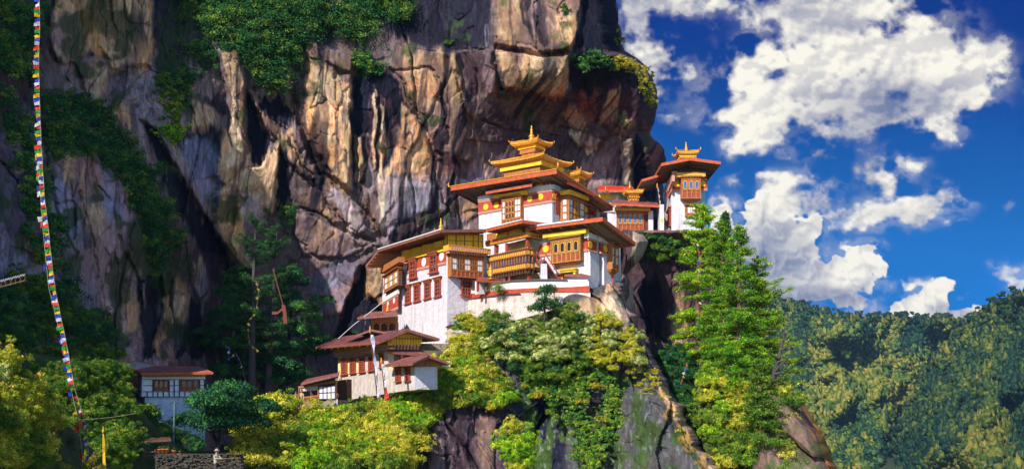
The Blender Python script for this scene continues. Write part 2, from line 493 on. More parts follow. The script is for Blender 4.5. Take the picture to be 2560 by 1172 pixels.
def build_sky():
    # a curved shell 9 km out; finer where more of it shows
    gx = np.r_[np.linspace(-2600, 1380, 60), np.linspace(1386, 2640, 620), np.linspace(2660, 6200, 60)]
    gy = np.r_[np.linspace(-3200, -170, 50), np.linspace(-164, 830, 500), np.linspace(850, 1300, 20)]
    px, py = np.meshgrid(gx, gy)
    # smoothly lit cloud deck evaluated on a regular grid
    wx = px + 26 * fbm(px / 95, py / 95, 0, 4, 11); wy = py + 26 * fbm(px / 95, py / 95, 0, 4, 23)
    def dens(x, y, smooth=False):
        D = np.zeros(x.shape); B = np.zeros(x.shape)
        for cx, cy, rx, ry, w, bl in CLOUDS:
            r = ((x - cx) / rx) ** 2 + ((y - cy) / ry) ** 2
            g = w * np.exp(-r * 1.15)
            D = np.maximum(D, g) * 0.72 + (D + g) * 0.28
            B = np.maximum(B, g * bl)
        return D, B
    D, B = dens(wx, wy)
    n1 = fbm(px / 72, py / 60, 0, 7, 31, 0.52)
    bil = 1 - 2.2 * np.abs(noise(px / 44 + n1 * .3, py / 40, 0, 51)) * .6 - np.abs(noise(px / 19, py / 18, 0, 52)) * .5 - np.abs(noise(px / 8, py / 8, 0, 53)) * .22
    bf = sstep(.15, .6, B)
    dd = D + (n1 * 0.68 * (1 - bf) + (bil - .42) * 0.55 * bf) - 0.51
    alpha = sstep(-0.12, 0.50, dd) * (1 - bf) + sstep(0.0, 0.13, dd) * bf
    alpha = np.maximum(alpha * sstep(0.02, 0.2, D), .22 * sstep(.05, .35, D) * sstep(-.35, .25, n1))
    # bright tops, grey bellies where the deck is thick
    SH = [(2210, 262, 150, 48, .62), (2120, 330, 110, 55, .45), (2300, 225, 90, 40, .25), (1945, 690, 70, 100, .62), (2010, 745, 110, 34, .55), (2120, 735, 90, 20, .40),
          (1900, 640, 40, 60, .30), (1995, 640, 50, 34, .35), (2250, 540, 90, 26, .28), (1600, 30, 80, 90, .45), (1990, 18, 110, 44, .32), (2090, 75, 60, 22, .30), (1660, 205, 40, 50, .15),
          (2120, 425, 60, 60, .65), (2030, 505, 60, 30, .25), (2345, 765, 50, 18, .30), (2430, 785, 80, 12, .25), (2060, 665, 22, 24, .30), (1850, 680, 60, 90, .5), (1700, 20, 120, 22, .3), (2000, 470, 40, 22, .2), (2090, 640, 40, 20, .1)]
    S_ = np.zeros(px.shape)
    for cx, cy, rx, ry, w in SH:
        S_ = S_ + 1.5 * w * np.exp(-(((wx - cx) / rx) ** 2 + ((wy - cy) / ry) ** 2) * .8)
    L = .94 - .80 * (1 - np.exp(-S_ * 1.3))
    def tex(x, y):
        return fbm(x / 90, y / 70, 0, 6, 31, .5)
    rel = np.clip((tex(px, py) - tex(px - 9, py - 14)) * 1.5, -.4, .4)
    def bt(x, y):
        return -np.abs(noise(x / 62, y / 52, 0, 51)) * 1.2 - np.abs(noise(x / 27, y / 24, 0, 52)) * .5 - np.abs(noise(x / 12, y / 12, 0, 53)) * .2
    wx2 = px + 9 * fbm(px / 30, py / 30, 0, 3, 55); wy2 = py + 9 * fbm(px / 30, py / 30, 0, 3, 56)
    relb = np.clip((bt(wx2, wy2) - bt(wx2 - 8, wy2 - 14)) * .9, -.4, .3)
    L = L + rel * (1 - bf) * .42 + relb * bf * .50 + .07 * n1 + .10 * fbm(px / 150, py / 110, 0, 3, 33) - .10 * sstep(.5, .05, dd) * (1 - bf)
    L = np.clip(L, 0, 1)[..., None]
    hi = np.array([0.86, 0.82, 0.71]); mid = np.array([0.42, 0.42, 0.46]); lo = np.array([0.10, 0.14, 0.28])
    cc = np.where(L > .5, mid + (hi - mid) * (L - .5) * 2, lo + (mid - lo) * L * 2)
    t = sstep(-100, 800, py)[..., None]
    top = np.array([0.000, 0.026, 0.20]); bot = np.array([0.006, 0.165, 0.55])
    base = top + (bot - top) * t ** 1.6
    base = base * (1 + .10 * fbm(px / 400, py / 300, 0, 3, 71)[..., None])
    alpha = alpha * .97
    C = base * (1 - alpha[..., None]) + cc * alpha[..., None]
    # directions -> shell
    az = (px - 1280) / F_PX; az = np.arctan(az) * 1.0
    v = (586 - py) / F_PX
    x = np.tan(np.clip(az, -1.25, 1.25)); dy = CP - v * SP; dz = SP + v * CP
    d = np.stack([x * np.ones_like(v), dy, dz], -1); d[..., 1] = np.maximum(d[..., 1], 0.05)
    d /= np.linalg.norm(d, axis=-1, keepdims=True)
    me = mesh_np('sky', (d * 9000).reshape(-1, 3), grid_faces(px.shape[1], px.shape[0]), C.reshape(-1, 3), True)
    o = link('sky', me, emis_attr('sky', 0.80))
    o.visible_shadow = True
    tag(o, kind='structure')

ICO = None
def ico():
    global ICO
    if ICO is None:
        import bmesh
        bm = bmesh.new(); bmesh.ops.create_icosphere(bm, subdivisions=2, radius=1.0)
        bm.verts.ensure_lookup_table()
        V = np.array([v.co[:] for v in bm.verts]); Fc = np.array([[v.index for v in f.verts] for f in bm.faces])
        bm.free(); ICO = (V, Fc)
    return ICO

def build_hills():
    rs = np.random.RandomState(5)
    ridge_far = edge_fn([(1500, 690), (1780, 716), (1900, 742), (1960, 756), (2020, 768), (2080, 790), (2150, 796), (2260, 796), (2400, 800), (2500, 790), (2900, 780)])
    ridge_near = edge_fn([(1900, 1500), (2080, 1330), (2150, 1200), (2230, 1080), (2300, 960), (2350, 880), (2400, 825), (2440, 792), (2475, 770), (2520, 750), (2560, 738), (2800, 650), (3000, 620)])
    def dep_far(px, py):
        h = (py - ridge_far(px))
        return 1080 - h * .75 + 95 * fbm(px / 150, py / 200, 0, 4, 5) + 45 * np.sin((px + py * .6) / 90.0)
    def dep_near(px, py):
        h = (py - ridge_near(px))
        return 820 - h * .42 - (px - 2300) * .25 + 45 * fbm(px / 110, py / 160, 0, 4, 9) + 14 * np.sin((px - py * .6) / 60.0)
    mats = M['leaf']
    soil = surf('forest_floor', (0.035, 0.06, 0.02), (0.02, 0.03, 0.015), 0.95, 0.02)
    for nm, ridge, dep, x0, x1 in (('far_hill', ridge_far, dep_far, 1450, 2900), ('near_hill', ridge_near, dep_near, 2040, 3000)):
        gx = np.linspace(x0, x1, 150); tt = np.linspace(0, 1, 90)
        px, T = np.meshgrid(gx, tt)
        top = ridge(px); py = top + (1560 - top) * T
        Y = dep(px, py) + 25 * np.maximum(0, 1 - T * 12) ** 2
        V = PA(px, py, Y)
        if True:  # the far side of the hill falls away behind the ridge
            back = PA(px[:1], py[:1] + 60, Y[:1] + 160)
            V = np.concatenate([back, V], 0)
        o = link('hill', mesh_np('hill', V.reshape(-1, 3), grid_faces(V.shape[1], V.shape[0]), None, True), soil)
        tag(o, kind='structure')
    VI, FI = ico()
    def forest(name, ridge, dep, x0, x1, n, size, far):
        px = rs.uniform(x0, x1, n * 3); py = rs.uniform(690, 1400, n * 3)
        h = py - ridge(px)
        keep = (h > -1) & (rs.rand(len(px)) < np.where(h < 14, 1.0, 0.75))
        if far: keep &= (py < ridge_near(px) + 40)
        px, py = px[keep][:n], py[keep][:n]
        o_ = np.argsort(py); px, py = px[o_], py[o_]
        C = PA(px, py, dep(px, py)); n = len(px)
        s = size * (0.4 + 0.95 * rs.rand(n) ** 1.4)
        cone = rs.rand(n) < (0.10 if far else 0.14)
        hh = np.where(cone, 1.3 + .5 * rs.rand(n), 0.65 + .4 * rs.rand(n))
        V = np.repeat(VI[None], n, 0).copy()
        V *= (1 + 0.85 * (rs.rand(n, len(VI), 1) - .5) + .3 * noise(V[..., 0] * 2.2 + np.arange(n)[:, None] * 3.1, V[..., 1] * 2.2, V[..., 2] * 2.2, 3)[..., None])
        taper = np.where(cone[:, None], np.clip(0.75 - V[..., 2] * 0.62, 0.05, 1.2), 1.0)
        V[..., 0] *= taper * s[:, None] * .9; V[..., 1] *= taper * s[:, None] * .9
        V[..., 2] = V[..., 2] * (s * hh)[:, None] + (s * hh * .75)[:, None]
        V += C[:, None, :]
        # tree tones vary; golden sunlit patches are put into the colour
        f = .65 * fbm(px / 70 + py / 260, py / 120, 0, 5, 88) + .95 * (rs.rand(n) - .5)
        dark = np.array([0.010, 0.040, 0.022]); mid = np.array([0.062, 0.115, 0.016]); gold = np.array([0.20, 0.19, 0.026])
        k = np.clip(f * 1.1 + .28 + (0.0 if far else .06) + .10 * (py > 900), 0, 1)[:, None]
        col_ = np.where(k < .5, dark + (mid - dark) * k * 2, mid + (gold - mid) * (k - .5) * 2)
        col_ = np.where((h_near_ridge(py - ridge(px)))[:, None], col_ * .7, col_)
        cv = np.repeat(col_[:, None, :], len(VI), 1) * (0.55 + .9 * rs.rand(n, len(VI), 1))
        Fc = (FI[None] + (np.arange(n) * len(VI))[:, None, None]).reshape(-1, 3)
        o = link(name, mesh_np(name, V.reshape(-1, 3), Fc, cv.reshape(-1, 3)), mats)
        tag(o, kind='stuff')
        return o
    h_near_ridge = lambda h: h < 16
    o = forest('forest', ridge_far, dep_far, 1560, 2640, 20000, 2.6, True)
    tag(o, 'hazy mixed forest covering the far hillside below the clouds', 'forest')
    o = forest('forest', ridge_near, dep_near, 2060, 2740, 14500, 2.3, False)
    tag(o, 'green and golden forest on the nearer hill slope at the right', 'forest')
    # thin pines standing along the skyline
    rp = rs.uniform(1925, 2560, 130)
    mb = []
    V, Fq, Cc = [], [], []
    VIs = VI
    k = 0
    for q in rp:
        near = q > 2440
        base = P(q, (ridge_near(q) if near else ridge_far(q)) + 3, (dep_near(q, ridge_near(q)) if near else dep_far(q, ridge_far(q))))
        h = rs.uniform(4, 9); r = rs.uniform(1.3, 2.6)
        # trunk as a thin three sided spike, then two or three flattened crowns
        for a in range(3):
            V.append(base + [0.3 * math.cos(a * 2.1), .3 * math.sin(a * 2.1), -2])
        V.append(base + [0, 0, h])
        Cc += [[.05, .035, .03]] * 4
        Fq += [[k, k + 1, k + 3], [k + 1, k + 2, k + 3], [k + 2, k, k + 3]]; k += 4
        for lv in range(rs.randint(1, 4)):
            c = base + [rs.uniform(-1, 1), rs.uniform(-1, 1), h * (1 - .17 * lv)]
            vv = VIs * (1 + .5 * (rs.rand(len(VIs), 1) - .5)) * [r, r, r * .6] + c
            V += list(vv); Fq += list(FI + k); k += len(VIs)
            Cc += [[.02, .045, .025]] * len(VIs)
    o = link('skyline_pines', mesh_np('skyline_pines', np.array(V), np.array(Fq), np.array(Cc)), mats)
    tag(o, 'row of small dark pines on the far ridge against the clouds', 'forest', kind='stuff')

# ------------------------------------------------------------ cliff
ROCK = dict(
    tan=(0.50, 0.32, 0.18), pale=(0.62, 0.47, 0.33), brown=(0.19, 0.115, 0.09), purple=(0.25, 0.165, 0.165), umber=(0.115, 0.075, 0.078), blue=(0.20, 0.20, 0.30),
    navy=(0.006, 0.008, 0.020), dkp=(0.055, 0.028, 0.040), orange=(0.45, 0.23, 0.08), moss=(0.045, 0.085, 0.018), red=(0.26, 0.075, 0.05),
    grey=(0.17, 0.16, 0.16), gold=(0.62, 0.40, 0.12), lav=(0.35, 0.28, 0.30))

# colour, depth shift (m, negative = nearer), softness px, opacity, outline (px)
CLIFF = [
    ('blue', 0, 60, .6, [(-200, 250), (120, 250), (200, 500), (260, 760), (300, 900), (-200, 900)]),
    ('umber', 0, 60, .9, [(1090, 120), (1700, 100), (1700, 600), (1180, 600)]),
    ('dkp', 0, 50, .7, [(1180, 240), (1420, 300), (1440, 380), (1230, 400)]),  # dark of the overhang painted into the rock colour
    ('dkp', -.2, 40, .9, [(-200, -200), (130, -200), (120, 150), (60, 320), (-200, 330)]),
    ('tan', -1.6, 10, .95, [(128, 30), (145, -60), (380, -60), (382, 40), (382, 100), (372, 165), (320, 168), (275, 180), (268, 145), (240, 110), (215, 148), (165, 160), (125, 130)]),
    ('purple', -1.4, 14, .9, [(130, 40), (190, 20), (205, 70), (205, 150), (240, 140), (270, 150), (268, 250), (228, 252), (200, 180), (150, 140), (124, 120)]),
    ('orange', -1.5, 14, .75, [(196, 22), (225, 20), (250, 60), (256, 140), (240, 150), (215, 110)]),
    ('tan', -1.0, 14, .7, [(218, 165), (265, 160), (270, 235), (235, 255), (220, 230)]),
    ('navy', .8, 14, .8, [(380, -60), (470, -60), (460, 150), (420, 190), (385, 170)]),
    ('brown', -1.5, 8, .9, [(268, 282), (300, 245), (325, 260), (340, 300), (352, 345), (318, 372), (285, 340)]),
    ('tan', -1.6, 8, .7, [(290, 250), (312, 250), (330, 285), (325, 330), (300, 320), (285, 290)]),
    ('purple', -.6, 26, .8, [(140, 370), (225, 365), (300, 430), (330, 520), (345, 620), (300, 700), (240, 640), (190, 500)]),
    ('tan', -.8, 10, .7, [(162, 385), (190, 380), (195, 440), (180, 480), (160, 440)]),
    ('tan', -.8, 10, .6, [(200, 430), (215, 420), (222, 500), (255, 520), (252, 590), (225, 590), (205, 520)]),
    ('blue', -.5, 16, .8, [(250, 390), (290, 400), (315, 470), (320, 560), (270, 560), (255, 480)]),
    ('dkp', -.3, 20, .7, [(-10, 300), (60, 360), (130, 560), (150, 700), (60, 660), (-10, 520)]),
    ('tan', -.8, 6, .7, [(36, 418), (62, 418), (50, 440)]),
    ('lav', -.8, 8, .6, [(88, 600), (108, 640), (118, 690), (84, 700), (76, 660)]),
    ('brown', -.8, 14, .9, [(60, 620), (100, 610), (118, 700), (66, 690)]),
    ('purple', 0, 20, .9, [(430, 225), (490, 190), (555, 170), (560, 250), (548, 320), (500, 330), (440, 310)]),
    ('tan', -.6, 9, .85, [(475, 240), (500, 235), (530, 270), (540, 320), (470, 318)]),
    ('navy', .2, 12, .8, [(500, 235), (560, 235), (565, 290), (540, 290), (520, 270)]),
    ('navy', .6, 14, .85, [(425, 320), (550, 330), (555, 410), (530, 440), (470, 400), (430, 360)]),
    ('blue', .2, 22, .85, [(440, 340), (540, 350), (560, 430), (600, 560), (560, 570), (500, 500)]),
    ('tan', -1.6, 7, .95, [(553, 130), (600, 128), (612, 175), (616, 245), (618, 400), (600, 470), (560, 470), (538, 430), (556, 330), (578, 300), (568, 220)]),
    ('pale', -1.7, 12, .6, [(578, 180), (600, 190), (608, 300), (600, 420), (560, 430), (575, 330)]),
    ('tan', -1.0, 10, .9, [(595, 380), (640, 400), (700, 350), (718, 380), (700, 440), (692, 535), (655, 545), (618, 530), (590, 470)]),
    ('pale', -1.0, 8, .6, [(610, 390), (628, 395), (625, 440), (606, 460)]),
    ('lav', -.5, 14, .8, [(605, 475), (650, 470), (660, 520), (700, 560), (690, 580), (620, 545), (600, 520)]),
    ('tan', -1.6, 9, .95, [(548, 470), (585, 462), (612, 520), (618, 575), (610, 620), (648, 690), (632, 700), (560, 610), (532, 560)]),
    ('orange', -1.2, 8, .5, [(560, 480), (580, 490), (590, 540), (565, 560)]),
    ('navy', .9, 6, .97, [(615, 235), (650, 250), (700, 225), (735, 285), (728, 330), (700, 300), (672, 300), (668, 380), (650, 418), (635, 415), (618, 330)]),
    ('navy', .3, 8, .9, [(640, 330), (660, 330), (656, 400), (640, 405)]),
    ('navy', .5, 5, .97, [(700, 365), (722, 380), (722, 470), (712, 528), (686, 535), (692, 450)]),
    ('brown', -1.4, 6, .95, [(616, 225), (640, 235), (680, 300), (720, 335), (770, 410), (785, 452), (755, 440), (700, 370), (650, 300)]),
    ('tan', -1.2, 8, .9, [(690, 330), (730, 330), (790, 440), (800, 470), (765, 440), (720, 390)]),
    ('purple', -.4, 10, .8, [(735, 300), (775, 380), (810, 450), (790, 470), (740, 360)]),
    ('brown', .4, 8, .9, [(725, 170), (765, 300), (800, 390), (880, 485), (820, 480), (760, 360), (722, 260)]),
    ('navy', .6, 18, .8, [(720, 150), (775, 145), (765, 200), (766, 300), (730, 260)]),
    ('brown', -1.4, 8, .95, [(757, 105), (780, 95), (838, 120), (880, 140), (880, 190), (838, 165), (770, 148)]),
    ('tan', -2.0, 6, .98, [(772, 150), (812, 155), (836, 170), (838, 188), (876, 190), (880, 260), (882, 360), (876, 480), (850, 470), (806, 410), (775, 350), (765, 290), (768, 200)]),
    ('pale', -2.0, 14, .6, [(790, 170), (830, 175), (830, 300), (820, 380), (785, 320)]),
    ('pale', -1.9, 12, .5, [(845, 200), (872, 200), (872, 300), (850, 330)]),
    ('brown', -.7, 12, .8, [(800, 400), (870, 480), (880, 500), (930, 470), (960, 560), (955, 590), (890, 545), (820, 470)]),
    ('navy', .6, 7, .97, [(880, 170), (965, 170), (1000, 225), (1012, 262), (1000, 320), (985, 290), (972, 330), (955, 420), (940, 430), (934, 340), (915, 335), (890, 345), (890, 460), (884, 478), (878, 380)]),
    ('dkp', .3, 8, .8, [(915, 250), (970, 250), (1000, 300), (990, 380), (970, 410), (925, 420)]),
    ('tan', -.9, 5, .95, [(891, 342), (908, 336), (913, 380), (912, 425), (905, 455), (891, 455)]),
    ('pale', -.7, 4, .9, [(934, 245), (945, 240), (944, 330), (938, 420), (932, 410)]),
    ('pale', -.7, 4, .8, [(950, 330), (958, 250), (962, 330), (960, 420), (968, 470), (962, 580), (950, 560), (948, 430)]),
    ('navy', .2, 5, .9, [(966, 300), (978, 260), (984, 380), (976, 420), (970, 400)]),
    ('tan', -1.0, 8, .95, [(1002, 268), (1020, 275), (1050, 310), (1075, 360), (1080, 420), (1060, 470), (1010, 480), (985, 470), (965, 500), (964, 430), (985, 400), (998, 330)]),
    ('pale', -1.1, 10, .6, [(1010, 300), (1040, 330), (1050, 400), (1020, 450), (1000, 400)]),
    ('lav', -.8, 20, .85, [(965, 440), (1075, 430), (1090, 470), (1065, 540), (1010, 570), (970, 590), (958, 540)]),
    ('blue', -.8, 24, .55, [(1020, 460), (1080, 450), (1080, 520), (1010, 560), (980, 560)]),
    ('orange', -.4, 16, .5, [(990, 560), (1090, 520), (1110, 545), (1000, 600)]),
    ('brown', -1.2, 8, .9, [(995, 112), (1070, 118), (1140, 128), (1148, 180), (1165, 240), (1190, 330), (1180, 420), (1130, 400), (1085, 380), (1040, 300), (1005, 250), (978, 172)]),
    ('tan', -1.3, 12, .8, [(998, 118), (1075, 122), (1080, 170), (1100, 200), (1090, 260), (1060, 280), (1020, 230), (995, 170)]),
    ('tan', -1.3, 10, .7, [(1090, 125), (1135, 130), (1150, 200), (1155, 250), (1130, 260), (1110, 190)]),
    ('purple', -.8, 14, .8, [(1085, 385), (1140, 390), (1180, 420), (1180, 460), (1130, 480), (1090, 440)]),
    ('purple', -.3, 20, .8, [(1085, 400), (1230, 400), (1240, 500), (1160, 560), (1100, 500)]),
    ('blue', -.2, 20, .5, [(1150, 400), (1215, 420), (1225, 450), (1150, 470)]),
    ('orange', -.3, 8, .6, [(1160, 285), (1205, 280), (1185, 300), (1175, 340), (1163, 300)]),
    ('tan', -.4, 7, .7, [(1180, 300), (1195, 330), (1215, 400), (1225, 450), (1205, 410)]),
    ('orange', -.3, 10, .55, [(1120, 500), (1190, 490), (1185, 530), (1130, 545)]),
    ('navy', .5, 22, .93, [(880, -200), (1238, -200), (1236, 60), (1236, 118), (1150, 128), (1070, 118), (990, 106), (930, 60), (860, 20)]),
    ('dkp', .6, 14, .8, [(1140, 128), (1236, 118), (1240, 230), (1190, 240), (1160, 190)]),
    ('brown', -1.8, 8, .95, [(1240, -200), (1455, -200), (1460, 20), (1448, 60), (1430, 118), (1410, 132), (1340, 134), (1240, 116), (1236, 80)]),
    ('tan', -1.9, 16, .6, [(1255, -40), (1310, -40), (1300, 60), (1290, 110), (1246, 105)]),
    ('purple', -1.8, 16, .7, [(1310, -40), (1350, -40), (1345, 60), (1340, 120), (1310, 120)]),
    ('tan', -1.9, 14, .7, [(1390, 40), (1440, 30), (1440, 90), (1420, 126), (1385, 126), (1380, 80)]),
    ('orange', -1.9, 10, .5, [(1425, 50), (1448, 40), (1440, 100), (1420, 120)]),
    ('purple', -1.2, 9, .9, [(1212, 130), (1238, 122), (1242, 240), (1215, 246), (1200, 200)]),
    ('tan', -1.6, 9, .9, [(1242, 128), (1330, 138), (1420, 142), (1426, 190), (1412, 246), (1370, 248), (1320, 232), (1262, 222), (1246, 180)]),
    ('pale', -1.6, 12, .5, [(1335, 150), (1400, 150), (1400, 240), (1330, 225)]),
    ('brown', .6, 14, .7, [(1240, 240), (1330, 240), (1412, 255), (1430, 330), (1380, 330), (1250, 300)]),
    ('navy', .6, 10, .97, [(1458, -200), (1530, -200), (1545, 40), (1556, 132), (1500, 136), (1428, 132), (1450, 60)]),
    ('navy', .6, 12, .9, [(1424, 138), (1500, 134), (1575, 160), (1620, 210), (1636, 270), (1610, 270), (1560, 236), (1500, 232), (1440, 240), (1418, 200)]),  # this outline and the next: shade beneath the overhang painted in
    ('dkp', .4, 20, .9, [(1420, 230), (1500, 222), (1560, 210), (1640, 250), (1640, 330), (1590, 340), (1560, 300), (1460, 300)]),
    ('tan', -.5, 10, .75, [(1506, 262), (1530, 230), (1556, 222), (1548, 275), (1515, 310), (1498, 300)]),
    ('red', -.2, 14, .6, [(1440, 240), (1500, 230), (1490, 300), (1450, 300)]),
    ('tan', -.5, 10, .7, [(1425, 262), (1462, 280), (1480, 330), (1430, 320), (1405, 290)]),
    ('pale', -.8, 7, .85, [(1425, 326), (1478, 330), (1508, 350), (1480, 372), (1440, 368), (1420, 345)]),
    ('tan', -.5, 8, .75, [(1545, 296), (1588, 288), (1590, 325), (1560, 336)]),
    ('pale', -1.0, 7, .85, [(1550, 350), (1578, 345), (1584, 400), (1576, 470), (1552, 470), (1565, 410)]),
    ('purple', -.2, 18, .7, [(1440, 390), (1540, 380), (1550, 470), (1450, 480)]),
    ('navy', 1.2, 6, .97, [(1584, 320), (1604, 350), (1618, 400), (1640, 480), (1650, 600), (1590, 600), (1580, 470)]),
    ('red', -.5, 8, .8, [(1606, 300), (1640, 320), (1668, 380), (1672, 420), (1640, 430), (1618, 380)]),
    ('dkp', -.2, 14, .8, [(1640, 380), (1680, 400), (1670, 470), (1630, 440)]),
    ('brown', -.8, 10, .9, [(742, 478), (800, 470), (855, 500), (900, 560), (930, 590), (900, 600), (850, 560), (790, 545), (745, 520)]),
    ('tan', -1.0, 9, .85, [(750, 500), (790, 480), (830, 540), (845, 560), (800, 530), (748, 512)]),
    ('lav', -1.0, 8, .9, [(815, 470), (850, 470), (900, 520), (920, 580), (880, 590), (855, 540), (830, 500)]),
    ('purple', -1.0, 14, .9, [(740, 530), (800, 545), (880, 590), (940, 610), (900, 640), (800, 660), (748, 640), (735, 590)]),
    ('tan', -1.0, 12, .45, [(770, 550), (840, 580), (860, 620), (790, 620)]),
    ('purple', -.4, 18, .85, [(745, 640), (900, 640), (930, 640), (905, 690), (860, 780), (800, 800), (745, 740)]),
    ('blue', -.2, 20, .7, [(780, 680), (860, 640), (900, 640), (860, 760), (800, 790), (770, 740)]),
    ('navy', 1.5, 8, .95, [(905, 668), (880, 720), (850, 800), (835, 880), (990, 880), (990, 800), (935, 740), (925, 680)]),
    ('tan', -.5, 12, .8, [(915, 672), (985, 670), (985, 780), (945, 770), (912, 730)]),
    ('navy', 2.2, 14, .95, [(352, 300), (390, 330), (420, 380), (470, 470), (530, 570), (600, 690), (640, 760), (560, 780), (500, 640), (430, 520), (385, 400)]),
    ('dkp', .4, 16, .7, [(480, 620), (560, 640), (590, 740), (520, 880), (470, 700)]),
    ('lav', -.5, 8, .7, [(480, 660), (505, 655), (520, 720), (512, 800), (495, 720)]),
    ('tan', -.5, 8, .6, [(478, 655), (500, 650), (505, 690), (488, 700)]),
    ('purple', -.5, 14, .9, [(225, 600), (300, 620), (320, 720), (360, 900), (300, 900), (252, 780)]),
    ('lav', -.6, 10, .85, [(250, 745), (300, 760), (335, 860), (330, 905), (280, 860)]),
    ('tan', -.7, 8, .85, [(305, 740), (348, 738), (345, 818), (318, 820)]),
    ('purple', -.7, 8, .85, [(290, 590), (350, 590), (345, 640), (335, 700), (300, 700)]),
    ('navy', .9, 9, .92, [(345, 690), (400, 680), (412, 720), (400, 800), (385, 880), (352, 900), (345, 800)]),
    ('lav', -.3, 5, .8, [(358, 700), (368, 700), (364, 760), (358, 750)]),
    ('tan', -1.0, 6, .95, [(405, 688), (430, 676), (465, 700), (474, 740), (460, 790), (425, 840), (395, 880), (380, 870), (402, 800), (410, 740)]),
    ('pale', -1.0, 8, .6, [(435, 700), (458, 712), (455, 770), (425, 810), (430, 750)]),
    ('navy', .3, 4, .9, [(422, 700), (432, 700), (430, 770), (421, 760)]),
    ('navy', .5, 8, .9, [(462, 800), (474, 740), (500, 760), (520, 880), (430, 900), (440, 860)]),
    ('lav', -.3, 6, .7, [(470, 790), (472, 780), (460, 830), (438, 890), (445, 850)]),
    ('pink', -.3, 10, .7, [(385, 880), (430, 870), (445, 905), (380, 915)]),
    ('blue', -.3, 26, .6, [(0, 640), (110, 640), (130, 760), (60, 860), (-10, 840)]),
]
ROCK['pink'] = (0.45, 0.27, 0.26)
CRACKS = [  # width px, depth m, line
    (6, 1.6, [(632, 220), (672, 290), (712, 330), (745, 385), (785, 455)]), (5, 1.2, [(612, 225), (650, 300), (690, 372), (745, 440), (785, 455)]),
    (9, 2.2, [(722, 225), (745, 290), (780, 380), (800, 430), (880, 490), (955, 590)]), (5, 1.2, [(785, 455), (850, 545), (900, 595), (940, 600)]),
    (4, .6, [(1000, 112), (1078, 128), (1140, 130), (1240, 120), (1300, 130), (1345, 134), (1415, 132), (1480, 134)]), (5, 1.2, [(975, 172), (1005, 200), (1030, 262), (1068, 330), (1085, 400), (1085, 450), (1130, 540)]),
    (4, .9, [(1080, 175), (1105, 230), (1115, 300), (1120, 360)]), (5, 1.0, [(1140, 180), (1160, 270), (1195, 330), (1210, 300)]), (4, .8, [(985, 175), (1080, 172)]),
    (4, 1.2, [(1238, 90), (1242, 180), (1255, 225)]), (3, .9, [(1348, 40), (1340, 80), (1342, 130)]), (3, .7, [(1325, 140), (1320, 180), (1310, 225)]),
    (4, .9, [(1255, 225), (1330, 240), (1412, 250)]), (5, 1.0, [(1460, 200), (1475, 260), (1490, 300), (1530, 340), (1590, 345)]), (4, .8, [(1400, 320), (1440, 322), (1500, 345), (1560, 348)]),
    (4, .8, [(1200, 300), (1260, 325), (1330, 330), (1400, 340)]), (5, 1.0, [(1100, 560), (1130, 500), (1180, 470)]), (4, .9, [(745, 515), (800, 535), (860, 575), (900, 600)]),
    (5, 1.3, [(720, 480), (740, 560), (735, 590), (752, 640)]), (4, .8, [(745, 600), (800, 650), (880, 640), (930, 610)]), (4, .9, [(830, 560), (885, 600), (930, 650)]),
    (4, 1.0, [(376, 0), (384, 90), (374, 165)]), (3, .7, [(240, 20), (262, 60), (268, 140)]), (4, .9, [(310, 20), (320, 60), (372, 60)]), (3, .6, [(275, 190), (372, 168)]),
    (5, 1.2, [(300, 590), (345, 700), (350, 900)]), (5, 1.0, [(200, 480), (230, 600), (260, 760)]), (4, .8, [(284, 300), (320, 350), (352, 345)]), (3, .7, [(840, 190), (842, 300)]), (3, .6, [(780, 270), (818, 248)]),
    (7, 1.6, [(110, 340), (125, 450), (150, 560), (190, 640)]), (6, 1.4, [(0, 400), (60, 480), (110, 560), (130, 680)]), (3, .5, [(800, 330), (835, 345), (840, 335)]), (3, .5, [(770, 340), (785, 350), (795, 342)]),
]

macro = TPS([(-300, -250, 60), (-300, 600, 52), (-300, 1300, 42), (0, 0, 72), (0, 600, 66), (0, 900, 62), (0, 1250, 50), (150, 0, 82), (150, 550, 76), (150, 900, 70),
             (250, 200, 89), (300, -100, 90), (320, 500, 86), (300, 850, 85), (300, 1080, 70), (450, 0, 97), (450, 300, 94), (420, 600, 91), (430, 850, 91), (430, 1150, 72),
             (540, 640, 102), (540, 900, 98), (600, 300, 100), (600, 100, 99), (600, 500, 101), (700, 700, 108), (800, 900, 110), (800, 200, 103), (800, 420, 103), (850, 600, 105),
             (1000, 150, 104), (1000, 500, 106), (950, 700, 107), (900, 850, 108), (1150, 50, 104), (1150, 300, 106), (1150, 500, 109), (1350, 50, 104), (1350, 190, 103), (1350, 290, 110),
             (1350, 460, 112), (1500, 50, 104), (1500, 150, 102.5), (1500, 280, 109), (1500, 460, 113), (1640, 200, 105), (1640, 300, 107), (1640, 460, 113), (1200, 900, 112), (1500, 800, 114),
             (1700, 900, 114), (700, 1100, 95), (1000, 1300, 100), (700, -250, 99), (1350, -250, 104), (1600, -250, 104)])

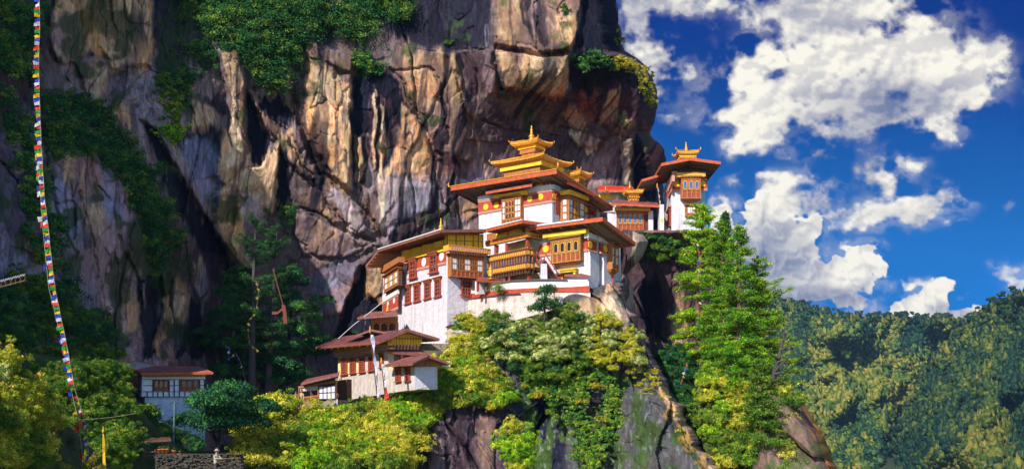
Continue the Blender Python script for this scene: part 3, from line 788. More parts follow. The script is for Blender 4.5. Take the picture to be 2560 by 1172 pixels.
def rock_relief(px, py, Y):
    """metres of relief: columns, joints and blocks, in real distances"""
    W = PA(px, py, Y); x = W[..., 0] * .75 + Y * .45; z = W[..., 2]
    wx = x + 1.1 * fbm(x / 6, z / 9, 0, 4, 61); wz = z + 1.6 * fbm(x / 7, z / 7, 0, 4, 62)
    f1, f2, r1, r2, ox, oy = worley(wx / 4.2, wz / 15.0, 1)
    d = (r1 - .5) * 1.7 + ox * (r2 - .5) * 3.2 + oy * (r1 - .6) * 2.6 + .9 * (1 - sstep(0, .09, f2 - f1)) * sstep(-.1, .5, noise(x / 6, z / 9, 0, 65))
    f1, f2, r1b, r2b, ox, oy = worley(wx / 1.5 + 3, wz / 4.6, 2)
    d = d + (r1b - .5) * .65 + ox * (r2b - .5) * 1.6 + oy * (r1b - .5) * 1.2 + .28 * (1 - sstep(0, .10, f2 - f1)) * sstep(0, .6, noise(x / 3, z / 4, 0, 66))
    f1, f2, r1c, r2c, ox, oy = worley(wx / .6 + 3, wz / 1.1, 3)
    d = d + (r1c - .5) * .20 + ox * (r2c - .5) * .6 
    d = d + .35 * fbm(x / 1.6, z / 4.5, 0, 6, 63, .62) + 1.6 * fbm(x / 14, z / 20, 0, 3, 64)
    return d, r1, r1b, x, z

def streaks(x, z, seed=70):
    a = ridged(x * 1.05 + .5 * fbm(x, z / 5, 0, 3, seed + 5), z / 13, 4, seed)
    b = fbm(x * 3.3, z / 5.5, 0, 5, seed + 1, .6)
    return a, b

def build_cliff():
    right = edge_fn([(-260, 1524), (0, 1541), (60, 1550), (128, 1560), (145, 1588), (165, 1610), (200, 1634), (240, 1643), (290, 1642), (330, 1626), (345, 1632), (372, 1658), (400, 1668), (430, 1664), (460, 1656), (560, 1668), (700, 1690), (1300, 1700)])
    nx, ny = 900, 640
    T, py = np.meshgrid(np.linspace(0, 1, nx), np.linspace(-240, 1240, ny))
    rt = right(py) + 5 * fbm(py / 26, py * 0, 0, 5, 90)
    px = -260 + (rt + 260) * T
    Ym = macro(px, py)
    d, r1, r1b, x, z = rock_relief(px, py, Ym)
    # painterly edges follow the rock grain
    wpx = px + 7 * fbm(px / 26, py / 60, 0, 5, 41) + 3 * fbm(px / 7, py / 22, 0, 3, 42); wpy = py + 16 * fbm(px / 22, py / 60, 0, 5, 43) + 9 * fbm(px / 5, py / 80, 0, 3, 44)
    base = np.array([0.20, 0.15, 0.155]) * (1 + .5 * fbm(x / 6, z / 9, 0, 5, 45)[..., None])
    C = base.copy(); off = np.zeros(px.shape)
    nz1 = fbm(px / 30, py / 40, 0, 4, 141); nz2 = fbm(px / 30, py / 40, 0, 4, 142)
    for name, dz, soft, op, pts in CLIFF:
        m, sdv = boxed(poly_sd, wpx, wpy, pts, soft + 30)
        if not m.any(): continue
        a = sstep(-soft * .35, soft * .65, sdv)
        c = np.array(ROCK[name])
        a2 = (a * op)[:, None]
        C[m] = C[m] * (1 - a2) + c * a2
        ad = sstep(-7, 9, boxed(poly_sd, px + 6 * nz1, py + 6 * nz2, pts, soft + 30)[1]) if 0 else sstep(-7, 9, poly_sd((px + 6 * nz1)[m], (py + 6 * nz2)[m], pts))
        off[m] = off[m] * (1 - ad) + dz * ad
    for w, dep, pts in CRACKS:
        wv = px + 5 * fbm(px / 18, py / 18, 0, 4, 46); wv2 = py + 5 * fbm(px / 18, py / 18, 0, 4, 47)
        m, dl = boxed(line_d, wv, wv2, pts, w * 4)
        g = np.exp(-(dl / (w * .8)) ** 2)
        off[m] += dep * .55 * g
    # water stains and mineral veils: vertical, irregular
    s1, s2 = streaks(x, z)
    lum = C.mean(-1)
    st = sstep(.48, .72, s1 + .30 * s2 + .15 * fbm(x / 9, z / 14, 0, 3, 48)) * .75 * sstep(.05, .2, lum)
    C = C * (1 - st[..., None]) + np.array([0.05, 0.035, 0.05]) * st[..., None]
    drip = sstep(.45, .60, ridged(x * .42 + .35 * fbm(x / 2, z / 6, 0, 4, 171), z / 34, 4, 172) + .22 * fbm(x * 1.5, z / 9, 0, 4, 173)) * sstep(-.25, .25, fbm(x / 11, z / 13, 0, 3, 174)) * sstep(.04, .12, lum)
    C = C * (1 - .88 * drip[..., None]) + np.array([0.012, 0.011, 0.022]) * .88 * drip[..., None]
    lt = sstep(.25, .8, s2) * .38
    C = C * (1 - lt[..., None]) + np.minimum(C * 2.0, .75) * lt[..., None]
    # white veils run down the darkest rock
    vein = sstep(.72, .95, ridged(x * 1.7, z / 10, 3, 77)) * sstep(.06, .02, lum) * .4 * (py > 60)
    C = C * (1 - vein[..., None]) + np.array([0.30, 0.27, 0.34]) * vein[..., None]
    C = C * (0.74 + .55 * r1b[..., None]) * (0.85 + .3 * r1[..., None])
    rust = sstep(.25, .7, fbm(x / 3.1, z / 4.0, 0, 5, 49)) * .38 * sstep(.08, .2, lum)
    C = C * (1 - rust[..., None]) + C * np.array([1.5, .85, .5]) * rust[..., None]
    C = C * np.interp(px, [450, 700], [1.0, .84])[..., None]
    # lichen, moss at the joints on the left
    mo = sstep(.1, .5, fbm(px / 60, py / 60, 0, 5, 50) + .45 * (px < 480) + .15 * (py < 130) - .4)[..., None] * .8
    C = C * (1 - mo) + np.array([0.03, 0.055, 0.018]) * mo
    edge = np.clip(1 - (rt - px) / 55.0, 0, 1)
    Y = Ym + d * np.interp(px, [-200, 450, 650, 1700], [.65, .60, .30, .36]) + off * .8 + 26 * (1 - np.sqrt(np.clip(1 - edge ** 2.4, 0, 1)))
    V = PA(px, py, Y)
    build_cliff.Y = Y; build_cliff.px = px; build_cliff.py = py
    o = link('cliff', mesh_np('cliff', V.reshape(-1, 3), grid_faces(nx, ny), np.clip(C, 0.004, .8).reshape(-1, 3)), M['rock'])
    tag(o, kind='structure')

def cliff_Y(px, py):
    """depth of the finished cliff at picture positions"""
    ry = (np.asarray(py) + 240) / 1480 * 639
    j = np.clip(ry.astype(int), 0, 639)
    row0 = build_cliff.px[j, 0]; row1 = build_cliff.px[j, -1]
    i = np.clip(((px - row0) / (row1 - row0) * 899).astype(int), 0, 899)
    return build_cliff.Y[j, i]

def rock_sheet(name, left, right, top, bottom, nx, ny, depth, color, curl=((20, 6), (20, 6)), topcurl=None, relief=.5, jag=3, seed=0):
    T, S = np.meshgrid(np.linspace(0, 1, nx), np.linspace(0, 1, ny))
    py = top(0 * S) + (bottom - top(0 * S)) * S if callable(top) else top + (bottom - top) * S
    l = left(py) + jag * fbm(py / 22, py * 0, 0, 5, 91 + seed); r = right(py) + jag * fbm(py / 22, py * 0 + 5, 0, 5, 92 + seed)
    px = l + (r - l) * T
    Ym = depth(px, py)
    d, r1, r1b, x, z = rock_relief(px, py, Ym)
    C = color(px, py, x, z) * (0.78 + .45 * r1b[..., None]) * (0.88 + .24 * r1[..., None])
    el = np.clip(1 - (px - l) / curl[0][0], 0, 1); er = np.clip(1 - (r - px) / curl[1][0], 0, 1)
    Y = Ym + d * relief + curl[0][1] * (1 - np.sqrt(np.clip(1 - el ** 2.3, 0, 1))) + curl[1][1] * (1 - np.sqrt(np.clip(1 - er ** 2.3, 0, 1)))
    if topcurl:
        et = np.clip(1 - (py - py[:1]) / topcurl[0], 0, 1)
        Y = Y + topcurl[1] * (1 - np.sqrt(np.clip(1 - et ** 2.3, 0, 1)))
    V = PA(px, py, Y)
    o = link(name, mesh_np(name, V.reshape(-1, 3), grid_faces(nx, ny), np.clip(C, .004, .8).reshape(-1, 3)), M['rock'])
    tag(o, kind='structure')
    return o

def mixc(a, b, t): return a * (1 - t[..., None]) + np.array(b) * t[..., None]

def spur_depth(px, py):
    return np.interp(py, [700, 745, 800, 950, 1172, 1300], [88, 84.5, 83.2, 81, 78, 76]) + np.interp(px - ridge_x(py), [-400, -150, 0, 60, 200], [3, 0, -1.5, 1.5, 12]) + 7 * sstep(835, 775, py) * sstep(1440, 1310, px)
ridge_x = edge_fn([(690, 1520), (740, 1530), (800, 1555), (860, 1585), (950, 1640), (1020, 1690), (1080, 1730), (1172, 1790), (1300, 1850)])

def build_rocks():
    # spur under the monastery, its crest runs down to the right
    left = edge_fn([(700, 1280), (800, 1230), (900, 1150), (1000, 1060), (1300, 1020)])
    right = edge_fn([(700, 1560), (735, 1565), (790, 1590), (850, 1612), (930, 1652), (1010, 1700), (1080, 1740), (1172, 1800), (1300, 1870)])
    def colr(px, py, x, z):
        s1, s2 = streaks(x, z, 170)
        b = np.ones(px.shape + (3,)) * np.array([0.065, 0.064, 0.068])
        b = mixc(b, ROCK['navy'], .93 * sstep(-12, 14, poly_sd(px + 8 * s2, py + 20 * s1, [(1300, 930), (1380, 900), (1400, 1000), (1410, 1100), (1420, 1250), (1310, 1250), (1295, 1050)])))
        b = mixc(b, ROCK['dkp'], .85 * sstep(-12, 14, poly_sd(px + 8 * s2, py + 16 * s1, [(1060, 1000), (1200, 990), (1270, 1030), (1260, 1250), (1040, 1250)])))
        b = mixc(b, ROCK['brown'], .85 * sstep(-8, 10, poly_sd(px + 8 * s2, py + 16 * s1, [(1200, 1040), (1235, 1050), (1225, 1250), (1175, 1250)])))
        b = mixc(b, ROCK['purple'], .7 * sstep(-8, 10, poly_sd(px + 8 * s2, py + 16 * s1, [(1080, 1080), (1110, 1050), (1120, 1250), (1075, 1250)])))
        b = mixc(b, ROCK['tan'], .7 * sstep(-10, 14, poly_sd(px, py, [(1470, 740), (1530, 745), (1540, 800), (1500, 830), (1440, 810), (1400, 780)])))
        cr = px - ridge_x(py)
        lightcrest = sstep(-30, -8, cr + 14 * s2) * sstep(16, 0, cr + 10 * fbm(px / 12, py / 12, 0, 4, 156))  # sunlit look of the crest put into the rock colour
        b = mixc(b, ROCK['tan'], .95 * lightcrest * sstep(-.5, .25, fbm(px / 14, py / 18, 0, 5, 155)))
        b = mixc(b, ROCK['pale'], .8 * sstep(-14, 10, poly_sd(px, py, [(1505, 755), (1530, 738), (1560, 745), (1590, 800), (1570, 810), (1540, 790), (1520, 800)])))  # bright lit tip of the crest, also painted
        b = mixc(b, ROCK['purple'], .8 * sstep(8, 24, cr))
        b = mixc(b, (.035, .065, .014), .85 * sstep(-.1, .3, fbm(px / 40, py / 60, 0, 5, 150) + .1 * (px > 1330) - .02) * sstep(860, 900, py) * (cr < -20) * (px > 1300))
        b = mixc(b, (.30, .17, .04), .7 * sstep(.1, .5, fbm(px / 20, py / 20, 0, 4, 151)) * (np.abs(cr + 20) < 26) * (py > 850))
        b = mixc(b, (.4, .4, .42), .18 * sstep(.45, .8, fbm(px / 6, py / 14, 0, 3, 152)) * (py > 880) * (cr < -20))
        st = sstep(.5, .8, s1 + .2 * s2) * .55
        return mixc(b, (.04, .04, .055), st * (py > 860))
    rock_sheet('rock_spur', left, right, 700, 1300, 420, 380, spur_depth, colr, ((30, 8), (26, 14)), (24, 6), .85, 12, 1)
    # dark wall below the watch tower
    left = edge_fn([(560, 1560), (600, 1562), (700, 1545), (1300, 1500)])
    right = edge_fn([(560, 1790), (600, 1800), (700, 1806), (900, 1830), (1300, 1900)])
    def colr(px, py, x, z):
        s1, s2 = streaks(x, z, 270)
        b = np.ones(px.shape + (3,)) * np.array([0.075, 0.042, 0.052])
        b = mixc(b, ROCK['navy'], .9 * sstep(-14, 20, poly_sd(px + 10 * s2, py + 30 * s1, [(1590, 700), (1640, 690), (1680, 760), (1660, 860), (1600, 830)])))
        b = mixc(b, ROCK['tan'], .85 * sstep(-8, 14, poly_sd(px + 8 * s2, py + 20 * s1, [(1690, 740), (1712, 730), (1720, 830), (1712, 890), (1685, 880), (1680, 820)])))
        b = mixc(b, ROCK['brown'], .8 * sstep(-14, 10, poly_sd(px + 8 * s2, py, [(1580, 575), (1830, 570), (1830, 600), (1585, 604)])))
        st = sstep(.5, .8, s1) * .5
        return mixc(b, (.012, .012, .02), st)
    rock_sheet('cliff_buttress', left, right, 574, 1300, 200, 380, lambda px, py: 99 + (py - 580) * .008 + np.abs(px - 1690) * .012 + 1.5 * (1 - sstep(575, 610, py)) * -1, colr, ((16, 8), (30, 16)), (5, 14), .5, 3, 2)
    # bulging pale boulder beside the middle house
    left = edge_fn([(600, 1556), (640, 1560), (680, 1556), (740, 1548), (800, 1546)])
    right = edge_fn([(572, 1570), (590, 1612), (604, 1622), (640, 1608), (664, 1586), (685, 1568), (720, 1582), (800, 1592)])
    def colr(px, py, x, z):
        s1, s2 = streaks(x, z, 370)
        b = np.ones(px.shape + (3,)) * np.array([0.36, 0.27, 0.22])
        b = mixc(b, ROCK['pale'], sstep(.1, .6, s2) * .7)
        return mixc(b, ROCK['dkp'], sstep(.55, .8, s1) * .9)
    rock_sheet('boulder', left, right, 574, 800, 70, 150, lambda px, py: 92.5 + 0 * px, colr, ((10, 3), (34, 7)), (22, 6), .18, 1, 3)
    # boulder at the foot of the right hand trees
    left = edge_fn([(850, 1900), (1300, 1860)])
    right = edge_fn([(960, 1975), (985, 1995), (1010, 2015), (1050, 2040), (1090, 2060), (1130, 2080), (1172, 2090), (1300, 2110)])
    def colr(px, py, x, z):
        s1, s2 = streaks(x, z, 470)
        b = np.ones(px.shape + (3,)) * np.array([0.15, 0.10, 0.075])
        b = mixc(b, (.55, .20, .04), .85 * sstep(30, 8, right(py) - px + 14 * s2))  # sunlit right rim painted orange into the rock colour
        b = mixc(b, ROCK['moss'], sstep(.2, .6, fbm(px / 30, py / 30, 0, 4, 471)) * .7)
        return mixc(b, ROCK['dkp'], sstep(.5, .8, s1) * .6)
    rock_sheet('boulder', left, right, 950, 1300, 160, 170, lambda px, py: 84 - (py - 950) * .02 + (px < 1940) * 0, colr, ((30, 6), (55, 14)), (40, 8), .45, 4, 4)

# slopes that carry the shrubs: height field as depth over picture position
def slope_depth(px, py):
    """front slope below the lower house, from the terrace edge down to the gorge"""
    a = 82 - (py - 1010) * .055 + np.interp(px, [560, 700, 900, 1100, 1270], [-4, -1, 0, 2.5, 5]) + 0.8 * fbm(px / 60, py / 60, 0, 3, 201)
    k = sstep(1000, 1090, px)
    return a * (1 - k) + k * np.minimum(a, spur_depth(px, py) - 1.3)
def left_depth(px, py):
    return 42 - (py - 900) * .02 + (px - 100) * .045 + 1.0 * fbm(px / 50, py / 50, 0, 3, 202)
def gorge_depth(px, py):
    return np.interp(px, [-100, 250, 400, 700], [57, 64, 70, 78]) - (py - 900) * .022 + .8 * fbm(px / 60, py / 60, 0, 3, 203)

M['soil'] = surf('mossy_soil', (0.05, 0.07, 0.02), (0.03, 0.035, 0.018), 0.95, 1.5, bump=.6, bscale=4)
def ground_sheet(name, left, right, top, bottom, nx, ny, depth, back, mat):
    T, S = np.meshgrid(np.linspace(0, 1, nx), np.linspace(0, 1, ny))
    gl, gr = left, right
    px = gl + (gr - gl) * T
    tp = top(px); py = tp + (bottom - tp) * S
    Y = depth(px, py)
    V = PA(px, py, Y)
    bk = V[:1].copy(); bk[..., 1] += back; bk[..., 0] *= (1 + back / V[:1, :, 1])
    V = np.concatenate([bk, V], 0)
    o = link(name, mesh_np(name, V.reshape(-1, 3), grid_faces(nx, ny + 1), None, True), mat)
    tag(o, kind='structure')
    return o

def build_slopes():
    ground_sheet('right_slope', 1745, 2000, edge_fn([(1660, 905), (1760, 960), (1850, 930), (1950, 985), (2020, 1030)]), 1400, 60, 40, lambda a, b: 86.5 - (b - 950) * .012 - (a - 1760) * .008 + np.interp(a, [1660, 1760], [8, 0]), 14, M['soil'])
    M['grass_green'] = surf('lawn', (0.07, 0.14, 0.02), (0.04, 0.09, 0.015), 0.95, 3, bump=.6, bscale=9)
    tf = edge_fn([(585, 1130), (620, 1060), (700, 1034), (840, 1022), (1000, 1000), (1090, 950), (1130, 910), (1170, 885), (1290, 900)])
    ground_sheet('terrace_slope', 585, 1040, tf, 1300, 100, 60, lambda a, b: slope_depth(a, b) + 1.0, 22, M['soil'])
    ground_sheet('terrace_slope', 1040, 1265, tf, 1000, 50, 20, lambda a, b: slope_depth(a, b) + 1.2, 22, M['soil'])
    ground_sheet('near_slope', -260, 330, edge_fn([(-260, 860), (0, 905), (90, 960), (160, 1050), (240, 1150), (330, 1260)]), 1400, 60, 40, lambda a, b: left_depth(a, b) + .8, 10, M['soil'])
    ground_sheet('gorge_slope', -260, 900, edge_fn([(-260, 860), (60, 880), (200, 900), (300, 960), (350, 1020), (400, 1080), (480, 1140), (560, 1140), (620, 1135), (900, 1150)]), 1400, 120, 50, lambda a, b: gorge_depth(a, b) + 1.0, 26, M['soil'])
    # bottom of the gorge and all land out to the hills, far below the eye
    mb = MB(); mb.box((-1500, -60, -62), (1500, 1600, -60), 0)
    o = mb.build('ground', M['soil']); tag(o, kind='structure')
# ------------------------------------------------------------ building kit
def zat(X, Y, py):
    v = (586 - py) / F_PX
    return Y * (v * CP + SP) / (CP - v * SP)

def nrm2(d):
    d = np.array(d, float); return d / np.linalg.norm(d)

class Face:
    """vertical wall plane through a point seen at (px,py) at depth Y, running along d (towards the right)"""
    def __init__(s, px, py, Y, d, p0=None):
        s.d = nrm2(d); s.n = np.array([s.d[1], -s.d[0]])
        s.p = np.array(P(px, py, Y)[:2]) if p0 is None else np.array(p0, float)
    def hit(s, px, py, off=0.0):
        r = ray(px, py); q = s.p + s.n * off
        t = np.dot(q, s.n) / np.dot(r[:2], s.n)
        w = r * t
        return np.dot(w[:2] - s.p, s.d), w[2]
    def pt(s, u, z, off=0.0):
        q = s.p + s.d * u + s.n * off
        return (q[0], q[1], z)
    def xy(s, u, off=0.0):
        q = s.p + s.d * u + s.n * off
        return (q[0], q[1])
    def quad(s, xl, tl, bl, xr, tr, br, off=0.0):
        return Quad(s, [s.hit(xl, bl, off), s.hit(xr, br, off), s.hit(xr, tr, off), s.hit(xl, tl, off)], off)

class Quad:
    """four (u,z) corners on a face: a runs left-right, b runs bottom-top, both 0..1"""
    def __init__(s, f, c, off=0.0): s.f = f; s.c = [np.array(q) for q in c]; s.off = off
    def uz(s, a, b):
        c = s.c
        return (c[0] * (1 - a) * (1 - b) + c[1] * a * (1 - b) + c[2] * a * b + c[3] * (1 - a) * b)
    def w(s): return abs(s.c[1][0] - s.c[0][0])
    def h(s): return abs(s.c[3][1] - s.c[0][1])
    def at(s, a, b, o=0.0):
        u, z = s.uz(a, b); return s.f.pt(u, z, o + s.off)
    def box(s, mb, a0, a1, b0, b1, o0, o1, mi=0):
        mb.hexa([s.at(a0, b0, o0), s.at(a1, b0, o0), s.at(a1, b0, o1), s.at(a0, b0, o1), s.at(a0, b1, o0), s.at(a1, b1, o0), s.at(a1, b1, o1), s.at(a0, b1, o1)], mi)
    def poly(s, mb, pts, o0, o1, mi=0):
        n = len(pts)
        v = [s.at(a, b, o0) for a, b in pts] + [s.at(a, b, o1) for a, b in pts]
        f = [tuple(range(n - 1, -1, -1)), tuple(range(n, 2 * n))] + [(i, (i + 1) % n, n + (i + 1) % n, n + i) for i in range(n)]
        mb.add(v, f, mi)
    def arch(s, mb, a0, a1, b0, b1, o0, o1, mi=0, cusp=True):
        m = (a0 + a1) / 2; hw = (a1 - a0) / 2; hb = min((b1 - b0) * .4, hw * s.w() / max(s.h(), .01) * 1.2)
        pts = [(a0, b0), (a1, b0), (a1, b1 - hb)]
        for k in range(1, 6):
            w = math.pi * k / 6
            pts.append((m + hw * math.cos(w), b1 - hb + hb * math.sin(w) ** .8))
        pts.append((a0, b1 - hb))
        s.poly(mb, pts, o0, o1, mi)
    def dentils(s, mb, b0, b1, o0, o1, step=.22, mi=0, a0=0.0, a1=1.0, fill=.5):
        n = max(2, int(s.w() * (a1 - a0) / step))
        for i in range(n):
            a = a0 + (a1 - a0) * i / n
            s.box(mb, a, a + (a1 - a0) / n * fill, b0, b1, o0, o1, mi)

def wall_block(mb, f, u0, u1, z0, z1, depth, taper=0.0, mi=0):
    """solid block behind a face between u0..u1; taper pulls the top inwards"""
    b = [f.xy(u0, 0), f.xy(u1, 0), f.xy(u1, -depth), f.xy(u0, -depth)]
    t = [f.xy(u0 + taper, -taper), f.xy(u1 - taper, -taper), f.xy(u1 - taper, -depth + taper), f.xy(u0 + taper, -depth + taper)]
    mb.prism(b, z0, z1, mi, t)

def slab(mb, c, t=.16, top=0, under=1, rim=2, rimh=.30, rimw=.10):
    """roof sheet over points c (counter clockwise seen from above), with boarded underside and a deep red edge board"""
    c = [np.array(q, float) for q in c]; n = len(c)
    dn = np.array([0, 0, -t])
    m = sum(c) / n
    inn = [q + (m - q) * (rimw / max(np.linalg.norm(m - q), .1)) for q in c]
    mb.add(c + [q + dn for q in c], [tuple(range(n))], top)
    b = len(mb.v)
    mb.add([q + dn for q in inn], [tuple(range(n - 1, -1, -1))], under)
    for i in range(n):
        j = (i + 1) % n
        r = np.array([0, 0, -rimh]); up = np.array([0, 0, .03])
        mb.hexa([inn[i] + r, inn[j] + r, c[j] + r, c[i] + r, inn[i] + dn * .05 + up * 0, inn[j] + dn * .05, c[j] + up, c[i] + up], rim)

def seams(mb, c, n, mi, h=.05, w=.06):
    """standing seams of a metal roof: c = four corners, seams run from edge 0-1 to edge 3-2"""
    c = [np.array(q, float) for q in c]
    for i in range(1, n):
        t = i / n
        a = c[0] + (c[1] - c[0]) * t; b = c[3] + (c[2] - c[3]) * t
        s = (c[1] - c[0]) / np.linalg.norm(c[1] - c[0]) * w / 2
        up = np.array([0, 0, h]); lo = np.array([0, 0, .012])
        mb.hexa([a - s + lo, a + s + lo, b + s + lo, b - s + lo, a - s + up, a + s + up, b + s + up, b - s + up], mi)

def rafters(mb, c, n, mi, drop=.20, w=.12, h=.18, along=False):
    c = [np.array(q, float) for q in c]
    if along: c = [c[1], c[2], c[3], c[0]]
    for i in range(n):
        t = (i + .5) / n
        a = c[0] + (c[1] - c[0]) * t; b = c[3] + (c[2] - c[3]) * t
        a = a + (b - a) * .02; b = b + (a - b) * .02
        s = (c[1] - c[0]) / np.linalg.norm(c[1] - c[0]) * w / 2
        d0 = np.array([0, 0, -drop - h]); d1 = np.array([0, 0, -drop])
        mb.hexa([a - s + d0, a + s + d0, b + s + d0, b - s + d0, a - s + d1, a + s + d1, b + s + d1, b - s + d1], mi)

ROOFM = lambda a='tin', u='soffit', r='rim': [M[a], M[u], M[r], M['wood']]
DULL = lambda: ROOFM('tin', 'soffit', 'dullrim')

def small_window(q, root, out=.14, dent=True, rows=3, cols=2, name='window'):
    """tall narrow window: red frame, bracketed lintel, sill, lattice; one pane sub-part"""
    mb = MB()
    fw = .14; fh = .07
    q.box(mb, 0, fw, 0, .86, .0, out, 0); q.box(mb, 1 - fw, 1, 0, .86, .0, out, 0)
    q.box(mb, fw, 1 - fw, 0, fh, .0, out - .02, 0)
    q.box(mb, fw, 1 - fw, .80, .86, .0, out - .02, 0)
    q.box(mb, -.16, 1.16, -.05, -.001, .0, out + .06, 0)
    q.box(mb, -.06, 1.06, .861, .90, .0, out + .05, 1)
    q.dentils(mb, .901, .945, .0, out + .10, .13, 1, -.08, 1.08, .55)
    q.box(mb, -.20, 1.20, .946, 1.0, .0, out + .16, 0)
    for i in range(1, cols):
        a = fw + (1 - 2 * fw) * i / cols; q.box(mb, a - .04, a + .04, fh, .80, .0, out - .05, 0)
    for i in range(1, rows):
        b = fh + (.80 - fh) * i / rows; q.box(mb, fw, 1 - fw, b - .015, b + .015, .0, out - .06, 1)
    o = mb.build(name, [M['rust'], M['wood']], root)
    m2 = MB(); q.box(m2, fw, 1 - fw, fh, .80, .003, .03, 0)
    m2.build('pane', M['glass'], o)
    return o

def bay(q, root, out, spec, rows, body='wood', base=True, cornice=True, label=None, low=.16, post='wood', name='bay_window', pane='glass', carved=True):
    """projecting timber bay. q lies on the front of the bay; spec: list of (kind, a0, a1, n) with kind w panels, a arches, l lattice"""
    f = q.f
    mb = MB()
    top = .90 if cornice else 1.0
    q.box(mb, 0, 1, 0, top, -out, 0.0, 0)
    if base:
        q.poly(mb, [(.02, -.001), (.98, -.001), (.90, -.06), (.10, -.06)], -out, -.06, 0)
        q.poly(mb, [(.10, -.061), (.90, -.061), (.78, -.11), (.22, -.11)], -out, -.2, 0)
    o = .05
    for a, w in ((0, .03), (.97, .03)):
        q.box(mb, a, a + w, 0, top, 0.001, .09, 1)
    q.box(mb, .03, .97, low, low + .035, 0.001, .07, 1)
    q.box(mb, .03, .97, top - .05, top, 0.001, .07, 1)
    q.box(mb, -.02, 1.02, -.0005, .04, 0.001, .12, 1)
    if carved:
        n = max(3, int(q.w() / .45))
        for i in range(n):   # carved arcade below the sill
            a = .04 + .92 * i / n; w = .92 / n
            q.box(mb, a, a + w * .28, .045, low - .005, 0.001, .06, 1)
            q.arch(mb, a + w * .36, a + w * .92, .05, low - .02, 0.001, .025, 2)
    if cornice:
        q.box(mb, -.03, 1.03, .90, .925, -out - .0, .12, 1)
        q.dentils(mb, .926, .96, .0, .20, .20, 2, -.03, 1.03, .5)
        q.box(mb, -.05, 1.05, .961, 1.0, -out, .28, 1)
    b0 = low + .05; b1 = top - .07; H = b1 - b0
    pieces = []
    for kind, a0, a1, n in spec:
        nr = rows if kind != 'A' else 1
        pn, wh = MB(), MB()
        for r in range(nr):
            y0 = b0 + H * r / nr; y1 = b0 + H * (r + 1) / nr
            gy = H / nr * .10
            for i in range(n):
                w = (a1 - a0) / n; x0 = a0 + w * i
                if kind == 'w':
                    q.box(wh, x0 + w * .12, x0 + w * .88, y0 + gy, y1 - gy, .004, .035, 0)
                elif kind in 'aA':
                    q.box(mb, x0, x0 + w * .16, y0, y1, .001, .075, 1); q.box(mb, x0 + w * .84, x0 + w, y0, y1, .001, .075, 1)
                    q.arch(mb, x0 + w * .19, x0 + w * .81, y0 + gy * .4, y1 - gy * .6, .002, .030, 3)
                    q.arch(pn, x0 + w * .26, x0 + w * .74, y0 + gy, y1 - gy * 1.4, .031, .045, 0)
                else:
                    q.box(pn, x0 + w * .25, x0 + w * .75, y0 + gy * .4, y1 - gy * .4, .004, .02, 0)
                    q.box(mb, x0 + w * .76, x0 + w, y0, y1, .001, .06, 3)
            q.box(mb, a0, a1, y1 - gy * .3, y1 + gy * .3, .001, .08 if kind != 'w' else .05, 1)
        pieces.append((pn, wh))
    o_ = mb.build(name, [M[body], M[post], M['rust'], M['gilt']], root)
    if label: o_['label'] = label
    for pn, wh in pieces:
        pn.build('pane', M[pane], o_); wh.build('panel', M['panel'], o_)
    return o_

def beam(q, root, mat='yellow', out=.5, teeth=True, name='beam'):
    mb = MB(); q.box(mb, 0, 1, 0, .86, -out, 0, 0)
    q.box(mb, -.006, 1.006, .861, .95, -out, .06, 0)
    if teeth: q.dentils(mb, .951, 1.06, -.10, .05, .16, 1, 0, 1, .5)
    q.dentils(mb, -.14, -.001, -.25, -.04, .24, 1, 0, 1, .5)
    return mb.build(name, [M[mat], M['wood']], root)

def frieze(q, root, out=.06, name='frieze'):
    mb = MB(); q.box(mb, 0, 1, .16, .84, .002, out, 0)
    for b in (0, .845):
        q.box(mb, 0, 1, b, b + .05, .002, out + .04, 1); q.dentils(mb, b + .052, b + .10, .002, out + .07, .17, 1, 0, 1, .5)
        q.box(mb, 0, 1, b + .102, b + .155, .002, out + .03, 1)
    return mb.build(name, [M['red'], M['pink']], root)

def disc(f, px, py, r, root, mat='yellow', off=.07):
    u, z = f.hit(px, py, off)
    mb = MB(); mb.disc(f.pt(u, z, off - .01), (f.n[0], f.n[1], 0), r, .05, 24)
    return mb.build('disc', M[mat], root)

def finial(root, c, h, mat='gold', name='finial'):
    mb = MB(); r = h * .16
    mb.lathe(c, [(0.001, -.05), (r * 1.3, -.05), (r * 1.5, .04 * h), (r * 1.1, .10 * h), (r * .6, .14 * h), (r * 1.15, .22 * h), (r * 1.2, .30 * h), (r * .6, .38 * h), (r * .42, .44 * h), (r * .75, .48 * h), (r * .5, .53 * h), (r * .32, .60 * h), (r * .55, .66 * h), (r * .3, .72 * h), (r * .22, .84 * h), (r * .3, .88 * h), (.004, h)], 12)
    return mb.build(name, M[mat], root)

def crest(root, c, dirxy, s=.5, mat='gold'):
    """curled ornament on a roof corner"""
    d = np.array([dirxy[0], dirxy[1], 0.0]); d /= np.linalg.norm(d); c = np.array(c, float)
    mb = MB(); pts = []
    for k in range(9):
        w = k / 8 * math.pi * 1.35
        pts.append(c + d * (s * (.1 + .55 * math.sin(w * .62))) + np.array([0, 0, s * (.05 + .5 * (1 - math.cos(w * .62)))]))
    mb.tube(pts, [s * .16, s * .15, s * .14, s * .13, s * .12, s * .10, s * .09, s * .07, s * .04], 6)
    mb.lathe(pts[4], [(.001, -.1 * s), (.17 * s, 0), (.12 * s, .2 * s), (.001, .5 * s)], 8)
    return mb.build('roof_ornament', M[mat], root)

